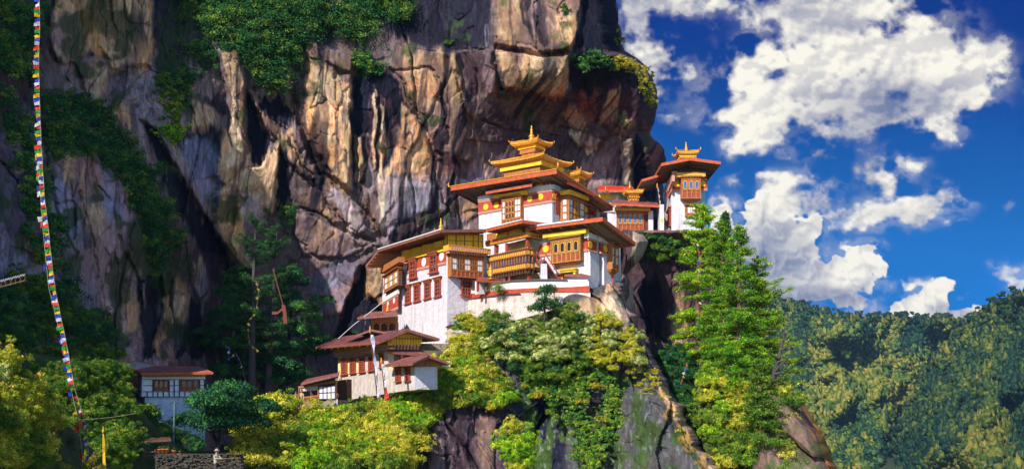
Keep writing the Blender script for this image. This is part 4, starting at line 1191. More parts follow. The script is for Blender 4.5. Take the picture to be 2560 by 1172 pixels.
def pagoda(root, cx, cy, A, B, a, b, ze, rise, up=.35, t=.14, bodyh=1.2, shrink=.62, mats=('gold', 'gilt', 'gold'), fin=None, orn=.5, beams=True, name='golden_roof'):
    """square hipped tier: A,B unit axes, a,b half sizes at the eave, ze eave height"""
    A = np.array(A); B = np.array(B); c = np.array([cx, cy])
    mb = MB(); n = 8
    def ring(k, z, lift, droop=0):
        pts = []
        cs = [(-1, -1), (1, -1), (1, 1), (-1, 1)]
        for i in range(4):
            s0, s1 = cs[i], cs[(i + 1) % 4]
            for j in range(n):
                w = j / n; sa = s0[0] + (s1[0] - s0[0]) * w; sb = s0[1] + (s1[1] - s0[1]) * w
                e = abs(2 * w - 1) ** 4
                q = c + A * sa * a * k * (1 + .03 * e) + B * sb * b * k * (1 + .03 * e)
                pts.append((q[0], q[1], z + lift * e))
        return pts
    prof = [(1, ze, up), (.80, ze + rise * .22, up * .4), (.55, ze + rise * .52, .05), (.30, ze + rise * .86, 0), (.12, ze + rise, 0)]
    rings = [ring(k, z, l) for k, z, l in prof]
    v = [q for r in rings for q in r]; N4 = 4 * n
    f = [(i * N4 + j, i * N4 + (j + 1) % N4, (i + 1) * N4 + (j + 1) % N4, (i + 1) * N4 + j) for i in range(len(rings) - 1) for j in range(N4)]
    f.append(tuple(range((len(rings) - 1) * N4, len(rings) * N4)))
    mb.add(v, f, 0)
    # edge board and underside
    lo = [(x, y, z - t) for x, y, z in rings[0]]; lo2 = [(x, y, z - t * 2.2) for x, y, z in ring(.90, ze, up * .6)]; inn = [(x, y, z - t * .9) for x, y, z in ring(.52, ze + .02, 0)]
    v = rings[0] + lo + lo2 + inn
    mb.add(v, [(i * N4 + j, i * N4 + (j + 1) % N4, (i + 1) * N4 + (j + 1) % N4, (i + 1) * N4 + j) for i in range(3) for j in range(N4)], 0)
    roof = mb.build(name, [M[mats[0]], M[mats[1]]], root)
    # ribs over the roof sheets
    mr = MB()
    for i in range(4):
        for j in range(n):
            k = i * n + j
            mr.tube([np.array(rings[q][k]) + [0, 0, .03] for q in range(4)], .06 if j else .11, 4)
    mr.build('ridge_rib', M[mats[2]], roof)
    # bracket body under the tier: a beam, rows of blocks, inverted steps
    mbb = MB(); s = shrink; z = ze - t * 1.2; steps = 4
    for k in range(steps):
        kk = s * (1 - .13 * k); z1 = z - bodyh / steps
        p = [tuple(c + A * sa * a * kk + B * sb * b * kk) for sa, sb in ((-1, -1), (1, -1), (1, 1), (-1, 1))]
        mbb.prism(p, z1, z - .02, 1 if k == 0 else 0)
        if k:
            for e in range(4):
                p0, p1 = np.array(p[e]), np.array(p[(e + 1) % 4]); L = np.linalg.norm(p1 - p0); d = (p1 - p0) / L; nn = np.array([d[1], -d[0]]); m = int(L / .24)
                for q in range(m):
                    w0 = p0 + d * (q * L / m); w1 = w0 + d * (L / m * .5)
                    mbb.prism([tuple(w0), tuple(w1), tuple(w1 + nn * .12), tuple(w0 + nn * .12)], z - .16, z - .022, 2)
        z = z1
    mbb.build('bracket_tier', [M['wood'], M['yellow'], M['gilt']], root)
    for sa, sb in ((-1, -1), (1, -1), (1, 1), (-1, 1)):
        q = c + A * sa * a * 1.02 + B * sb * b * 1.02
        crest(roof, (q[0], q[1], ze + up), q - c, orn)
    if fin: finial(root, (cx, cy, ze + rise - .02), fin)
    return roof

DL = nrm2((.809, -.587)); DR = nrm2((.587, .809))     # walls of the two upper temples
EL = nrm2((.56, -.829)); ER = nrm2((.829, .56))       # white block and gallery

def roof_corner(C, FL, FR, oL, oR, py):
    q = np.array(C) + FL.n * oL + FR.n * oR
    return np.array([q[0], q[1], zat(q[0], q[1], py)])
def on_plane(f, px, py, off):
    u, z = f.hit(px, py, off); return np.array(f.pt(u, z, off))

# ------------------------------------------------------------ the uppermost temple with the golden roofs
def build_golden_temple():
    FL = Face(1381, 575, 98, DL); FR = Face(0, 0, 0, DR, FL.p)
    uL = FL.hit(1197, 520)[0]; uR = FR.hit(1500, 540)[0]
    z0 = FL.hit(1381, 600)[1]; zt = FL.hit(1379, 461)[1]
    base = (*FL.xy(0), z0)
    r = thing('golden_roof_temple', 'topmost white temple with red frieze, yellow discs and stacked golden roofs', 'temple', base)
    mb = MB()
    back = FL.xy(uL); far = FR.xy(uR)
    fourth = (back[0] + far[0] - FL.p[0], back[1] + far[1] - FL.p[1])
    mb.prism([back, tuple(FL.p), far, fourth], z0 - 1.0, zt)
    mb.build('wall', M['white'], r)
    # cream parapet
    mb = MB()
    FL.quad(1196.5, 493, 502, 1257, 484, 493).box(mb, 0, 1, 0, 1, .002, .16)
    mb.build('parapet', M['panel'], r); mb = MB()
    FL.quad(1303, 474, 485.5, 1381, 461, 473).box(mb, 0, 1, 0, 1, .002, .16)
    FR.quad(1381, 461, 473, 1398, 467, 479).box(mb, 0, 1, 0, 1, .002, .16)
    mb.build('parapet', M['panel'], r)
    frieze(FL.quad(1196.5, 502, 537, 1256, 493, 526.5), r); frieze(FL.quad(1304, 484.5, 519, 1381, 473, 506), r); frieze(FR.quad(1381, 473, 506, 1404, 481, 512), r)
    for x, y in ((1214.7, 517.7), (1240.8, 513), (1324.3, 497.6), (1351.7, 492)): disc(FL, x, y, .33, r)
    disc(FR, 1378.5 + 7, 491, .33, r)
    mb = MB(); q = FR.quad(1386.5, 478, 534, 1396, 482, 538); q.box(mb, 0, 1, 0, 1, .07, .16); q.dentils(mb, .82, .95, .16, .26, .12); mb.build('shutter', M['red'], r)
    # bays
    bay(FL.quad(1255, 493, 561, 1303, 484.5, 552, .5), r, .5, [('w', .03, .15, 1), ('a', .19, .66, 3), ('w', .68, .97, 2)], 3, low=.10)
    beam(FL.quad(1232.6, 488, 496.5, 1313, 475.5, 485.5, .75), r, out=.5)
    FS = Face(0, 0, 0, DL, FR.xy(FR.hit(1421, 520, 1.1)[0], 1.1))
    bay(FR.quad(1421, 484, 555, 1460, 500, 566, 1.1), r, 1.1, [('w', .02, .24, 2), ('l', .27, .74, 5), ('w', .76, .97, 2)], 3, low=.06, base=False)
    mb = MB(); q = FS.quad(1405, 487, 556, 1421, 484, 555)
    wh = MB()
    for i in range(3): q.box(wh, .2, .72, .12 + .25 * i, .30 + .25 * i, .01, .05)
    q.box(mb, .05, .16, .02, .9, .003, .06); q.box(mb, .80, .93, .02, .9, .003, .06)
    for i in range(4): q.box(mb, .05, .93, .05 + .25 * i, .09 + .25 * i, .003, .07)
    s = mb.build('bay_side', M['wood'], r); wh.build('panel', M['panel'], s)
    beam(FR.quad(1425, 473.5, 485, 1472, 491, 502, 1.4), r, out=1.0)
    mb = MB(); q = Face(0, 0, 0, DL, FR.xy(FR.hit(1425, 480, 1.4)[0], 1.4)).quad(1398, 478, 489, 1425, 473.5, 485); q.box(mb, 0, 1, 0, 1, -.4, .0); mb.build('beam', M['yellow'], r)
    disc(FR, 1464.5, 523.5, .34, r, off=.2)
    q = FR.quad(1459, 503, 548, 1482, 512, 556, .12)
    frieze(FR.quad(1461, 505, 540, 1490, 516, 548, .05), r)
    small_window(FR.quad(1471, 516, 560, 1483, 521, 564, .1), r)
    # lean-to roof sheets over the bays
    mb = MB()
    a = on_plane(FR, 1384, 457, .9); b = on_plane(FR, 1423, 456.5, 2.2); c = on_plane(FR, 1488, 488, 2.2); d = on_plane(FR, 1480, 478, .2); e = on_plane(FR, 1392, 450, .2)
    b = on_plane(FR, 1423, 456.5, 2.0); sh = [b, c, on_plane(FR, 1486, 478, .1), on_plane(FR, 1400, 450, .1)]
    slab(mb, sh, rimh=.22)
    mb.build('canopy', ROOFM(), r)
    mb = MB(); sh = [on_plane(FL, 1214, 481, 1.5), on_plane(FL, 1330, 461.5, 1.5), on_plane(FL, 1330, 455, .1), on_plane(FL, 1216, 475, .1)]
    slab(mb, sh, rimh=.2); mb.build('canopy', ROOFM(), r)
    # posts and yellow infill under the big roof
    mb = MB(); yb = MB()
    for x, y0, y1 in ((1203, 492, 468), (1331, 470, 441), (1372, 462, 433)):
        q = FL.quad(x - 3, y1, y0, x + 3, y1 - 1, y0 - 1, -.3); q.box(mb, 0, 1, 0, 1, -.25, 0)
    for x0, x1, yt, ybm in ((1209, 1232, 474, 492), (1335, 1366, 449, 466), (1283, 1300, 462, 478)):
        FL.quad(x0, yt + 3, ybm + 2, x1, yt, ybm - 2, -.5).box(yb, 0, 1, 0, 1, -.3, 0)
    for x, y0, y1 in ((1412, 474, 444), (1448, 490, 462), (1482, 505, 482)):
        FR.quad(x - 3, y1, y0, x + 3, y1 + 1, y0 + 1, -.3).box(mb, 0, 1, 0, 1, -.25, 0)
    FR.quad(1386, 446, 468, 1470, 484, 500, -.6).box(yb, 0, 1, 0, 1, -.3, 0)
    mb.build('post', M['rim'], r); yb.build('attic_panel', M['yellow'], r)
    # main roof
    A_ = roof_corner(FL.p, FL, FR, 1.7, 1.7, 424)
    B_ = on_plane(FL, 1127, 467.5, 1.7); C_ = on_plane(FR, 1532, 517, 1.7); D_ = B_ + C_ - A_
    mb = MB(); slab(mb, [B_, A_, C_, D_], rimh=.42, t=.2)
    rafters(mb, [B_, A_, C_, D_], 7, 3, .2, .16, .22); seams(mb, [B_, A_, C_, D_], 26, 0)
    ro = mb.build('roof', ROOFM(), r)
    mb = MB()
    for p, q in ((B_, A_), (A_, C_)):
        mb.tube([p + [0, 0, .06], (p + q) / 2 + [0, 0, .06], q + [0, 0, .06]], .07, 5)
    mb.build('gilt_edge', M['gold'], ro)
    crest(ro, B_, B_[:2] - A_[:2], .55); crest(ro, A_, A_[:2] - D_[:2], .7); crest(ro, C_, C_[:2] - A_[:2], .5)
    # cloth ceiling boards at the back of the soffit
    ax, bx = -np.array(DL), np.array(DR)
    cY = 104.0
    def tier(py_e, px_c, a, b, rise, bodyh, fin=None, up=.35, orn=.5, shrink=.62, Y=cY):
        w = P(px_c, py_e, Y)
        # eave height is set at the near corner
        nc = np.array(w[:2]) - ax * a - bx * b
        ze = zat(nc[0], nc[1], py_e)
        pagoda(r, w[0], w[1], ax, bx, a, b, ze, rise, up, .16, bodyh, shrink, fin=fin, orn=orn)
        return ze
    tier(386, 1329, 3.35, 2.65, .85, 2.7, up=.16, shrink=.80, orn=.34)
    tier(347, 1329, 1.75, 1.42, .42, 1.9, fin=1.75, up=.15, orn=.28, shrink=.66)
    tier(428, 1443, 1.15, 1.15, .45, 1.5, fin=.5, up=.16, orn=.3, shrink=.62, Y=105)

# ------------------------------------------------------------ temple on the cliff edge
def build_edge_temple():
    FL = Face(1469, 720, 85, DL); FR = Face(0, 0, 0, DR, FL.p)
    uL = FL.hit(1349, 640)[0]; uR = FR.hit(1552, 660)[0]
    z0 = FL.hit(1469, 745)[1]; zt = FL.hit(1469, 578)[1]
    r = thing('corner_temple', 'white temple on the rock corner with red piers and a brown bay of four arches', 'temple', (*FL.xy(0), z0))
    mb = MB()
    back = FL.xy(uL); far = FR.xy(uR); fourth = (back[0] + far[0] - FL.p[0], back[1] + far[1] - FL.p[1])
    mb.prism([back, tuple(FL.p), far, fourth], z0 - .3, zt)
    q = FR.quad(1469, 585, 722, 1491, 592, 731); q.box(mb, 0, 1, 0, 1, .002, .28)
    q = FR.quad(1499, 595, 748, 1529, 606, 760); q.box(mb, 0, 1, 0, 1, .002, .45)
    mb.build('wall', M['white'], r)
    mb = MB(); q = FR.quad(1466, 728, 760, 1552, 738, 775, .02); q.box(mb, 0, 1, 0, 1, -.5, .2)
    frieze(FL.quad(1349, 610, 643, 1378, 605, 638), r)
    frieze(FL.quad(1453, 593, 630, 1469, 594, 628), r)
    frieze(FR.quad(1469, 594, 628, 1491, 600, 634, .28), r); frieze(FR.quad(1499, 603, 634, 1529, 613, 643, .45), r)
    mb = MB(); FR.quad(1491, 596, 636, 1499, 600, 638, .1).box(mb, 0, 1, 0, 1, -.08, .06); mb.build('recess_panel', M['red'], r)
    mb = MB()
    FR.quad(1468, 580, 594, 1492, 590, 601, .30).box(mb, 0, 1, 0, 1, -.3, .12); FR.quad(1498, 590, 603, 1530, 598, 613, .48).box(mb, 0, 1, 0, 1, -.3, .1)
    FL.quad(1456, 583, 594, 1468.5, 580, 594, .02).box(mb, 0, 1, 0, 1, -.3, .12); mb.build('cap', M['panel'], r)
    disc(FL, 1364.4, 622, .32, r); disc(FR, 1475.5, 612, .34, r, off=.36); disc(FR, 1513.5, 621.5, .34, r, off=.53)
    bay(FL.quad(1378, 597, 660, 1452, 586, 651, .55), r, .55, [('A', .05, .95, 4)], 1, low=.34, post='ochre', pane='glass')
    beam(FL.quad(1356.6, 585.5, 595, 1464, 571, 582, .85), r, out=.6)
    # second bay looks out to the right
    f2 = Face(0, 0, 0, DL, FR.xy(FR.hit(1544, 640, 1.0)[0], 1.0))
    bay(FR.quad(1529, 604, 672, 1545, 609, 680, .9), r, .6, [('w', .05, .32, 1), ('l', .34, .66, 2), ('w', .68, .95, 1)], 2, low=.16)
    beam(FR.quad(1541, 596, 606, 1559, 606, 618, 1.1), r, out=.8)
    mb = MB(); q = Face(0, 0, 0, DL, FR.xy(FR.hit(1541, 600, 1.1)[0], 1.1)).quad(1518, 596, 606, 1541, 590, 600.5); q.box(mb, 0, 1, 0, 1, -.5, 0); mb.build('beam', M['yellow'], r)
    mb = MB(); mb.tube([on_plane(FR, 1531, 678, .5), on_plane(FR, 1534, 716, .5)], .10, 6); mb.build('drain_pipe', M['red'], r)
    # yellow doorway, wooden stair, small stone shrine
    q = FL.quad(1401, 676, 698, 1438, 672, 693, .35)
    mb = MB(); q.box(mb, 0, .14, 0, .7, -.3, 0); q.box(mb, .86, 1, 0, .7, -.3, 0); q.box(mb, -.06, 1.06, .70, .82, -.3, .08); q.dentils(mb, .83, .95, -.2, .14, .2); q.box(mb, -.1, 1.1, .96, 1.08, -.3, .2)
    d = mb.build('door_frame', M['yellow'], r); mb = MB(); q.box(mb, .14, .86, 0, .7, -.25, -.1); mb.build('door', M['darkwood'], d)
    # roof
    A_ = roof_corner(FL.p, FL, FR, 1.5, 2.5, 543.5)
    B_ = on_plane(FL, 1325, 567, 1.5); C_ = on_plane(FR, 1589, 606.5, 2.5); D_ = B_ + C_ - A_
    mb = MB(); slab(mb, [B_, A_, C_, D_], rimh=.32); rafters(mb, [B_, A_, C_, D_], 6, 3, .18, .14, .2); seams(mb, [B_, A_, C_, D_], 20, 0)
    ro = mb.build('roof', ROOFM('greyroof'), r)
    mb = MB(); M_ = A_ + (B_ - A_) * .25; mb.tube([B_ + [0, 0, .02], M_ + [0, 0, .02]], .09, 6); mb.build('gutter', M['panel'], ro)
    mb = MB(); yb = MB()
    for x, yt, y0 in ((1392, 562, 582), (1436, 556, 576), (1462, 553, 580)):
        FL.quad(x - 3, yt, y0, x + 3, yt, y0, -.3).box(mb, 0, 1, 0, 1, -.3, 0)
    for x, yt, y0 in ((1482, 560, 584), (1508, 575, 594), (1535, 588, 604)):
        FR.quad(x - 3, yt, y0, x + 3, yt + 1, y0 + 1, -.3).box(mb, 0, 1, 0, 1, -.3, 0)
    FL.quad(1352, 578, 600, 1466, 566, 588, -.6).box(yb, 0, 1, 0, 1, -.3, 0)
    FR.quad(1472, 566, 585, 1545, 592, 610, -.6).box(yb, 0, 1, 0, 1, -.3, 0)
    mb.build('post', M['rim'], r); yb.build('attic_panel', M['darkwood'], r)

# ------------------------------------------------------------ tall white block with its wing
def build_white_block():
    FL = Face(1117, 862, 90, EL); FR = Face(0, 0, 0, ER, FL.p)
    uL = FL.hit(995, 760)[0]; uR = FR.hit(1217, 700)[0]
    z0 = FL.hit(1117, 885)[1]; zt = FL.hit(1115, 612)[1]
    r = thing('white_block_house', 'tall white block house with four red windows and white discs, left of the gallery', 'house', (*FL.xy(0), z0))
    mb = MB(); back = FL.xy(uL); far = FR.xy(uR); fourth = (back[0] + far[0] - FL.p[0], back[1] + far[1] - FL.p[1])
    mb.prism([back, tuple(FL.p), far, fourth], z0 - 1.5, zt)
    # attic box behind the yellow grid
    f0 = FR.quad(1116, 583, 619, 1209, 585, 622, 0)
    mb.build('wall', M['white'], r)
    frieze(FL.quad(997, 653, 687, 1116, 625, 660), r); 
    for x, y in ((1012.3, 667.3), (1059.6, 655.3), (1103.9, 641)): disc(FL, x, y, .42, r, 'panel')
    for xl, xr, t, b in ((1024.9, 1041.8, 646, 695), (1075.6, 1094.3, 631, 681)):
        small_window(FL.quad(xl, t + 2, b + 2, xr, t - 2, b - 2, .08), r, rows=4)
    for xl, xr, t, b in ((1014.5, 1028, 712, 758), (1036.5, 1051.5, 706.5, 752.5), (1063, 1077.5, 699.5, 746), (1088.7, 1103.3, 692.5, 741)):
        small_window(FL.quad(xl, t + 2, b + 2, xr, t - 2, b - 2), r, rows=4)
    q = FL.quad(998, 644, 654, 1114, 616, 626, .25)
    mb = MB(); q.box(mb, 0, 1, 0, 1, -.25, 0); mb.build('beam', M['yellow'], r)
    for xl, xr, y in ((1004, 1026.7, 643.5), (1028.6, 1052, 637), (1055.8, 1081, 629), (1084, 1109, 621)):
        mb = MB(); FL.quad(xl, y - 16, y + 1, xr, y - 21, y - 5, .22).box(mb, 0, 1, 0, 1, -.6, 0); mb.build('beam_end', M['yellow'], r)
    # bay on the right face
    bay(FR.quad(1126.7, 633, 691, 1207.7, 640, 698, .55), r, .55, [('w', .03, .18, 2), ('a', .20, .41, 3), ('w', .43, .59, 2), ('a', .61, .80, 3), ('w', .82, .97, 2)], 2, low=.26, base=False)
    q = FR.quad(1121, 611, 625, 1227, 623, 634.5, .95)
    mb = MB(); q.box(mb, 0, 1, 0, 1, -.95, 0, 0); q.dentils(mb, .18, .82, .002, .04, .24, 1, .06, .94, .55); q.box(mb, 0, 1, .9, 1.02, .002, .07, 0); q.box(mb, 0, 1, -.02, .08, .002, .07, 0)
    q.dentils(mb, -.45, -.02, -.6, -.1, .26, 1, .02, .96, .5)
    mb.build('cornice', [M['gilt'], M['pink']], r)
    mb = MB(); fs = Face(0, 0, 0, EL, FR.xy(FR.hit(1121, 620, .95)[0], .95)); q = fs.quad(1109, 616, 630, 1121, 611, 625); q.box(mb, 0, 1, 0, 1, -.4, 0); mb.build('cornice_return', M['gilt'], r)
    q = FR.quad(1117, 584, 617, 1208, 586, 622, .35)
    mb = MB(); q.box(mb, 0, 1, 0, 1, -.4, 0, 0)
    for a in (0, .24, .47, .71, .85, .985): q.box(mb, a, a + .015, 0, 1, .002, .05, 1)
    for b in (0, .48, .96): q.box(mb, 0, 1, b, b + .03, .002, .045, 1)
    mb.build('attic_panel', [M['yellow'], M['darkwood']], r)
    small_window(FR.quad(1152.5, 694, 737, 1178.5, 697, 742, .08), r, rows=4, cols=3)
    # roof in two falls
    A_ = roof_corner(FL.p, FL, FR, 1.7, 1.5, 575)
    B_ = on_plane(FL, 945, 624, 1.7); T_ = on_plane(FL, 914, 664, 2.4)
    E_ = on_plane(FR, 1218, 573.5, 1.5); dv = E_ - A_
    mb = MB(); slab(mb, [B_, A_, E_, B_ + dv], rimh=.24); rafters(mb, [B_, A_, E_, B_ + dv], 12, 3, .17, .12, .16); seams(mb, [B_, A_, E_, B_ + dv], 24, 0)
    slab(mb, [T_, B_ + [-.02, 0, -.06], B_ + dv * .8 + [0, 0, -.06], T_ + dv * .8], rimh=.24); rafters(mb, [T_, B_, B_ + dv * .8, T_ + dv * .8], 5, 3, .22, .12, .16)
    ro = mb.build('roof', ROOFM('greyroof', 'soffit', 'dullrim'), r)
    mb = MB(); mb.tube([B_ + [0, 0, .04], A_ + [0, 0, .04]], .07, 6); mb.build('gutter', M['panel'], ro)
    fpt = on_plane(FL, 1102, 574, -1.0); finial(r, fpt, 1.15)
    fpt = on_plane(FL, 1087, 580, -1.0); finial(r, fpt, .4)
    mb = MB(); mb.tube([on_plane(FR, 1146, 693.5, .5), on_plane(FR, 1172, 697, .5)], .09, 6); mb.build('rolled_blind', M['blueframe'], r)
    # wing that turns away to the left
    W = Face(0, 0, 0, nrm2((.43, -.90)), FL.xy(uL, .35)); u0 = W.hit(958, 690)[0]
    r2 = thing('timber_wing', 'brown timber wing with white window strips tucked under the left end of the long roof', 'building wing', (*W.xy(0), W.hit(996, 800)[1]))
    mb = MB(); wall_block(mb, W, u0, -.05, W.hit(990, 835)[1], W.hit(990, 650)[1], 4.0); mb.build('wall', M['white'], r2)
    mb = MB(); q = W.quad(950, 668, 684, 997, 641, 655, .6); q.box(mb, 0, 1, 0, 1, -.6, 0, 0); mb.build('beam', M['wood'], r2)
    q = W.quad(962, 690, 733, 996, 668, 713, .4)
    bay(q, r2, .4, [('w', .02, .22, 2), ('l', .24, .38, 2), ('w', .40, .58, 2), ('l', .60, .74, 2), ('w', .76, .94, 2)], 2, low=.12, base=True, body='darkwood')
    frieze(W.quad(958, 757, 790, 996, 734, 772, .02), r2)
    for x, y in ((970, 752 + 6), (985.5, 745 + 4)): disc(W, x, y + 2, .3, r2, 'panel')
    mb = MB(); W.quad(958, 738, 757, 996, 718, 734, .1).box(mb, 0, 1, 0, 1, -.1, .1); mb.build('white_band', M['panel'], r2)

# ------------------------------------------------------------ open gallery between block and edge temple
def build_gallery():
    FRm = Face(0, 0, 0, ER, Face(1117, 862, 90, EL).p); e = FRm.xy(FRm.hit(1217, 660)[0])
    FL = Face(0, 0, 0, EL, e); u1 = FL.hit(1318, 640)[0]
    FR = Face(0, 0, 0, ER, FL.xy(u1)); uR = FR.hit(1352, 640)[0]
    zb = FL.hit(1318, 730)[1]
    r = thing('gallery_house', 'timber gallery with carved balcony railing between the white block and the corner temple', 'house', (*FL.xy(u1), zb))
    mb = MB()
    # back walls stand 1.6 m behind the balcony
    zt = FL.hit(1318, 580)[1]
    c = [FL.xy(.3, -1.9), FL.xy(u1 - 1.9, -1.9), (np.array(FL.xy(u1 - 1.9, -1.9)) + FR.d * 5.2), (np.array(FL.xy(.3, -1.9)) + FR.d * 5.2)]
    mb.prism([tuple(q) for q in c], zb - 2, zt)
    mb.build('wall', M['cream'], r)
    # floor of balcony
    mb = MB(); q = FL.quad(1217, 682, 692, 1318, 665, 674); q.box(mb, 0, 1, 0, 1, -1.9, 0); FR.quad(1318, 665, 674, 1338, 668, 677).box(mb, 0, 1, 0, 1, -1.8, 0); mb.build('balcony_floor', M['darkwood'], r)
    # railing: slotted top band, open middle, carved lower band with brackets
    def rail(F, q, nm):
        mb = MB()
        q.box(mb, 0, 1, .93, 1.0, -.14, .06, 1); q.box(mb, 0, 1, .72, .93, -.10, 0, 0); q.dentils(mb, .75, .90, .002, .05, .34, 2, .02, .98, .5)
        q.box(mb, 0, 1, .68, .72, -.12, .05, 1)
        q.box(mb, 0, 1, .40, .68, -.12, -.06, 3)
        q.box(mb, 0, 1, .36, .40, -.12, .06, 1); q.box(mb, 0, 1, .12, .36, -.10, 0, 0); q.dentils(mb, .16, .33, .002, .05, .30, 2, .02, .98, .55)
        q.box(mb, 0, 1, .08, .12, -.14, .10, 1)
        n = max(2, int(q.w() / .42))
        for i in range(n):
            a = (i + .3) / n; q.box(mb, a, a + .35 / n, -.10, .08, -.3, .05, 1)
            q.box(mb, a, a + .25 / n, .40, .68, -.055, .03, 0)
        q.dentils(mb, 1.001, 1.05, -.06, .0, .36, 2, 0, 1, .2)
        mb.build('railing', [M['wood'], M['darkwood'], M['gilt'], M['blueframe']], r)
    rail(FL, FL.quad(1218, 640, 694, 1317.5, 620, 677, .12), 'a'); rail(FR, FR.quad(1318.5, 620, 677, 1337, 624, 679, .12), 'b')
    mb = MB()
    for F, x, t, b in ((FL, 1265.5, 608, 637), (FL, 1316, 594, 624), (FL, 1238, 612, 642)):
        F.quad(x - 2.5, t, b, x + 2.5, t, b, .0).box(mb, 0, 1, 0, 1, -.28, 0)
    for F, x, t, b in ((FL, 1272, 682, 712), (FL, 1237, 690, 712), (FR, 1325, 668, 708)):
        F.quad(x - 3, t, b, x + 3, t, b, -.1).box(mb, 0, 1, 0, 1, -.3, 0)
    mb.build('post', M['rust'], r)
    q = FL.quad(1214, 603.5, 614, 1317.5, 581, 591.5, .25); q2 = FR.quad(1318.5, 581, 591.5, 1352, 588, 599, .25)
    mb = MB()
    for qq in (q, q2):
        qq.box(mb, 0, 1, 0, 1, -.4, 0, 0); qq.dentils(mb, .2, .8, .002, .04, .24, 1, 0, 1, .55); qq.box(mb, 0, 1, .9, 1.02, .002, .07, 0)
        qq.dentils(mb, -.16, -.01, -.3, -.02, .2, 1, 0, 1, .5); qq.dentils(mb, 1.03, 1.12, -.1, .03, .18, 0, 0, 1, .5)
    mb.build('cornice', [M['gilt'], M['rust']], r)
    for xl, xr, yt in ((1240, 1268, 583), (1273, 1296, 577)):
        mb = MB(); FL.quad(xl, yt, yt + 17, xr, yt - 6, yt + 10, -.1).box(mb, 0, 1, 0, 1, -.5, 0); mb.build('beam_end', M['yellow'], r)
    mb = MB(); FL.quad(1312, 561, 583, 1318, 559, 581, .2).box(mb, 0, 1, 0, 1, -.25, 0); FR.quad(1318, 560, 582, 1345, 566, 588, -.8).box(mb, 0, 1, 0, 1, -.3, 0)
    FL.quad(1217, 585, 603, 1316, 565, 584, -.9).box(mb, 0, 1, 0, 1, -.2, 0); mb.build('attic_panel', M['wood'], r)
    A_ = roof_corner(FL.xy(u1), FL, FR, 1.3, 1.1, 550.5)
    B_ = on_plane(FL, 1214, 573, 1.3); C_ = on_plane(FR, 1378, 560, 1.1); D_ = B_ + C_ - A_
    mb = MB(); slab(mb, [B_, A_, C_, D_], rimh=.26); rafters(mb, [B_, A_, C_, D_], 9, 3, .17, .12, .16); seams(mb, [B_, A_, C_, D_], 12, 0)
    ro = mb.build('roof', ROOFM(), r)
    mb = MB(); mb.tube([B_ + [0, 0, .04], A_ + [0, 0, .04]], .07, 6); mb.build('gutter', M['panel'], ro)
    # wooden stair up to the corner temple
    st = thing('wooden_stair', 'steep dark red wooden stair with handrails at the right end of the gallery', 'stair', P(1370, 700, 86))
    a = P(1341, 655, 87.2); b = P(1372, 703, 85.4); dx = np.array([.55, .3, 0])
    mb = MB()
    for s in (0, 1):
        o = dx * s * 1.3; mb.hexa([a + o, b + o, b + o + [.12, 0, 0], a + o + [.12, 0, 0], a + o + [0, 0, .28], b + o + [0, 0, .28], b + o + [.12, 0, .28], a + o + [.12, 0, .28]])
    mb.build('stringer', M['rust'], st)
    mb = MB()
    for k in range(11):
        p = a + (b - a) * (k + .5) / 11; mb.box((p[0], p[1] - .1, p[2] + .12), (p[0] + .8, p[1] + .25, p[2] + .17))
    mb.build('step', M['darkwood'], st)
    for s in (0, 1):
        o = dx * s * 1.3; mb = MB(); mb.tube([a + o + [0, 0, .95], b + o + [0, 0, .95]], .05, 6); mb.tube([a + o + [0, 0, .1], a + o + [0, 0, .95]], .04, 6); mb.tube([b + o + [0, 0, .1], b + o + [0, 0, .95]], .04, 6)
        mb.build('handrail', M['rust'], st)
    # gilt banner, porch roof, whitewashed shrine
    c = P(1226.5, 698, 89.0); mb = MB(); g = thing('gilt_banner', 'tall gilded cylinder banner standing on the small porch roof', 'ornament', c)
    mb.lathe(c, [(.01, 0), (.35, 0), (.30, .06), (.06, .10), (.06, .25), (.20, .26), (.22, .34), (.19, .36), (.21, .66), (.17, .68), (.19, .96), (.22, 1.0), (.10, 1.06), (.04, 1.2), (.01, 1.3)], 14); mb.build('cylinder', M['gold'], g)
    pr = thing('porch_roof', 'low rust red porch roof on posts below the carved balcony', 'porch', P(1228, 720, 89))
    pf = Face(1228, 712, 88.6, ER)
    mb = MB(); c4 = [on_plane(pf, 1190, 700, .5), on_plane(pf, 1264, 706.5, .5), on_plane(pf, 1258, 698, -1.2), on_plane(pf, 1196, 694, -1.2)]; slab(mb, c4, rimh=.14); mb.build('roof', ROOFM(), pr)
    mb = MB()
    for x in (1196, 1222, 1258): pf.quad(x - 2, 703, 728, x + 2, 703, 728, .2).box(mb, 0, 1, 0, 1, -.2, 0)
    mb.build('post', M['rust'], pr)
    mb = MB(); pf.quad(1192, 702, 735, 1262, 706, 735, -.6).box(mb, 0, 1, 0, 1, -.3, 0); mb.build('wall', M['panel'], pr)
    c = P(1359.5, 673, 85.2); s = thing('stone_shrine', 'small whitewashed shrine with a black cone top beside the stair', 'shrine', c)
    mb = MB(); mb.prism([(c[0] - .3, c[1] - .3), (c[0] + .3, c[1] - .3), (c[0] + .3, c[1] + .3), (c[0] - .3, c[1] + .3)], c[2] - 1.2, c[2] + .45, 0, [(c[0] - .26, c[1] - .26), (c[0] + .26, c[1] - .26), (c[0] + .26, c[1] + .26), (c[0] - .26, c[1] + .26)]); mb.build('body', M['white'], s)
    mb = MB(); mb.lathe(c + [0, 0, .45], [(.01, 0), (.18, 0), (.12, .2), (.03, .45), (.005, .5)], 8); mb.build('cone', M['blueframe'], s)

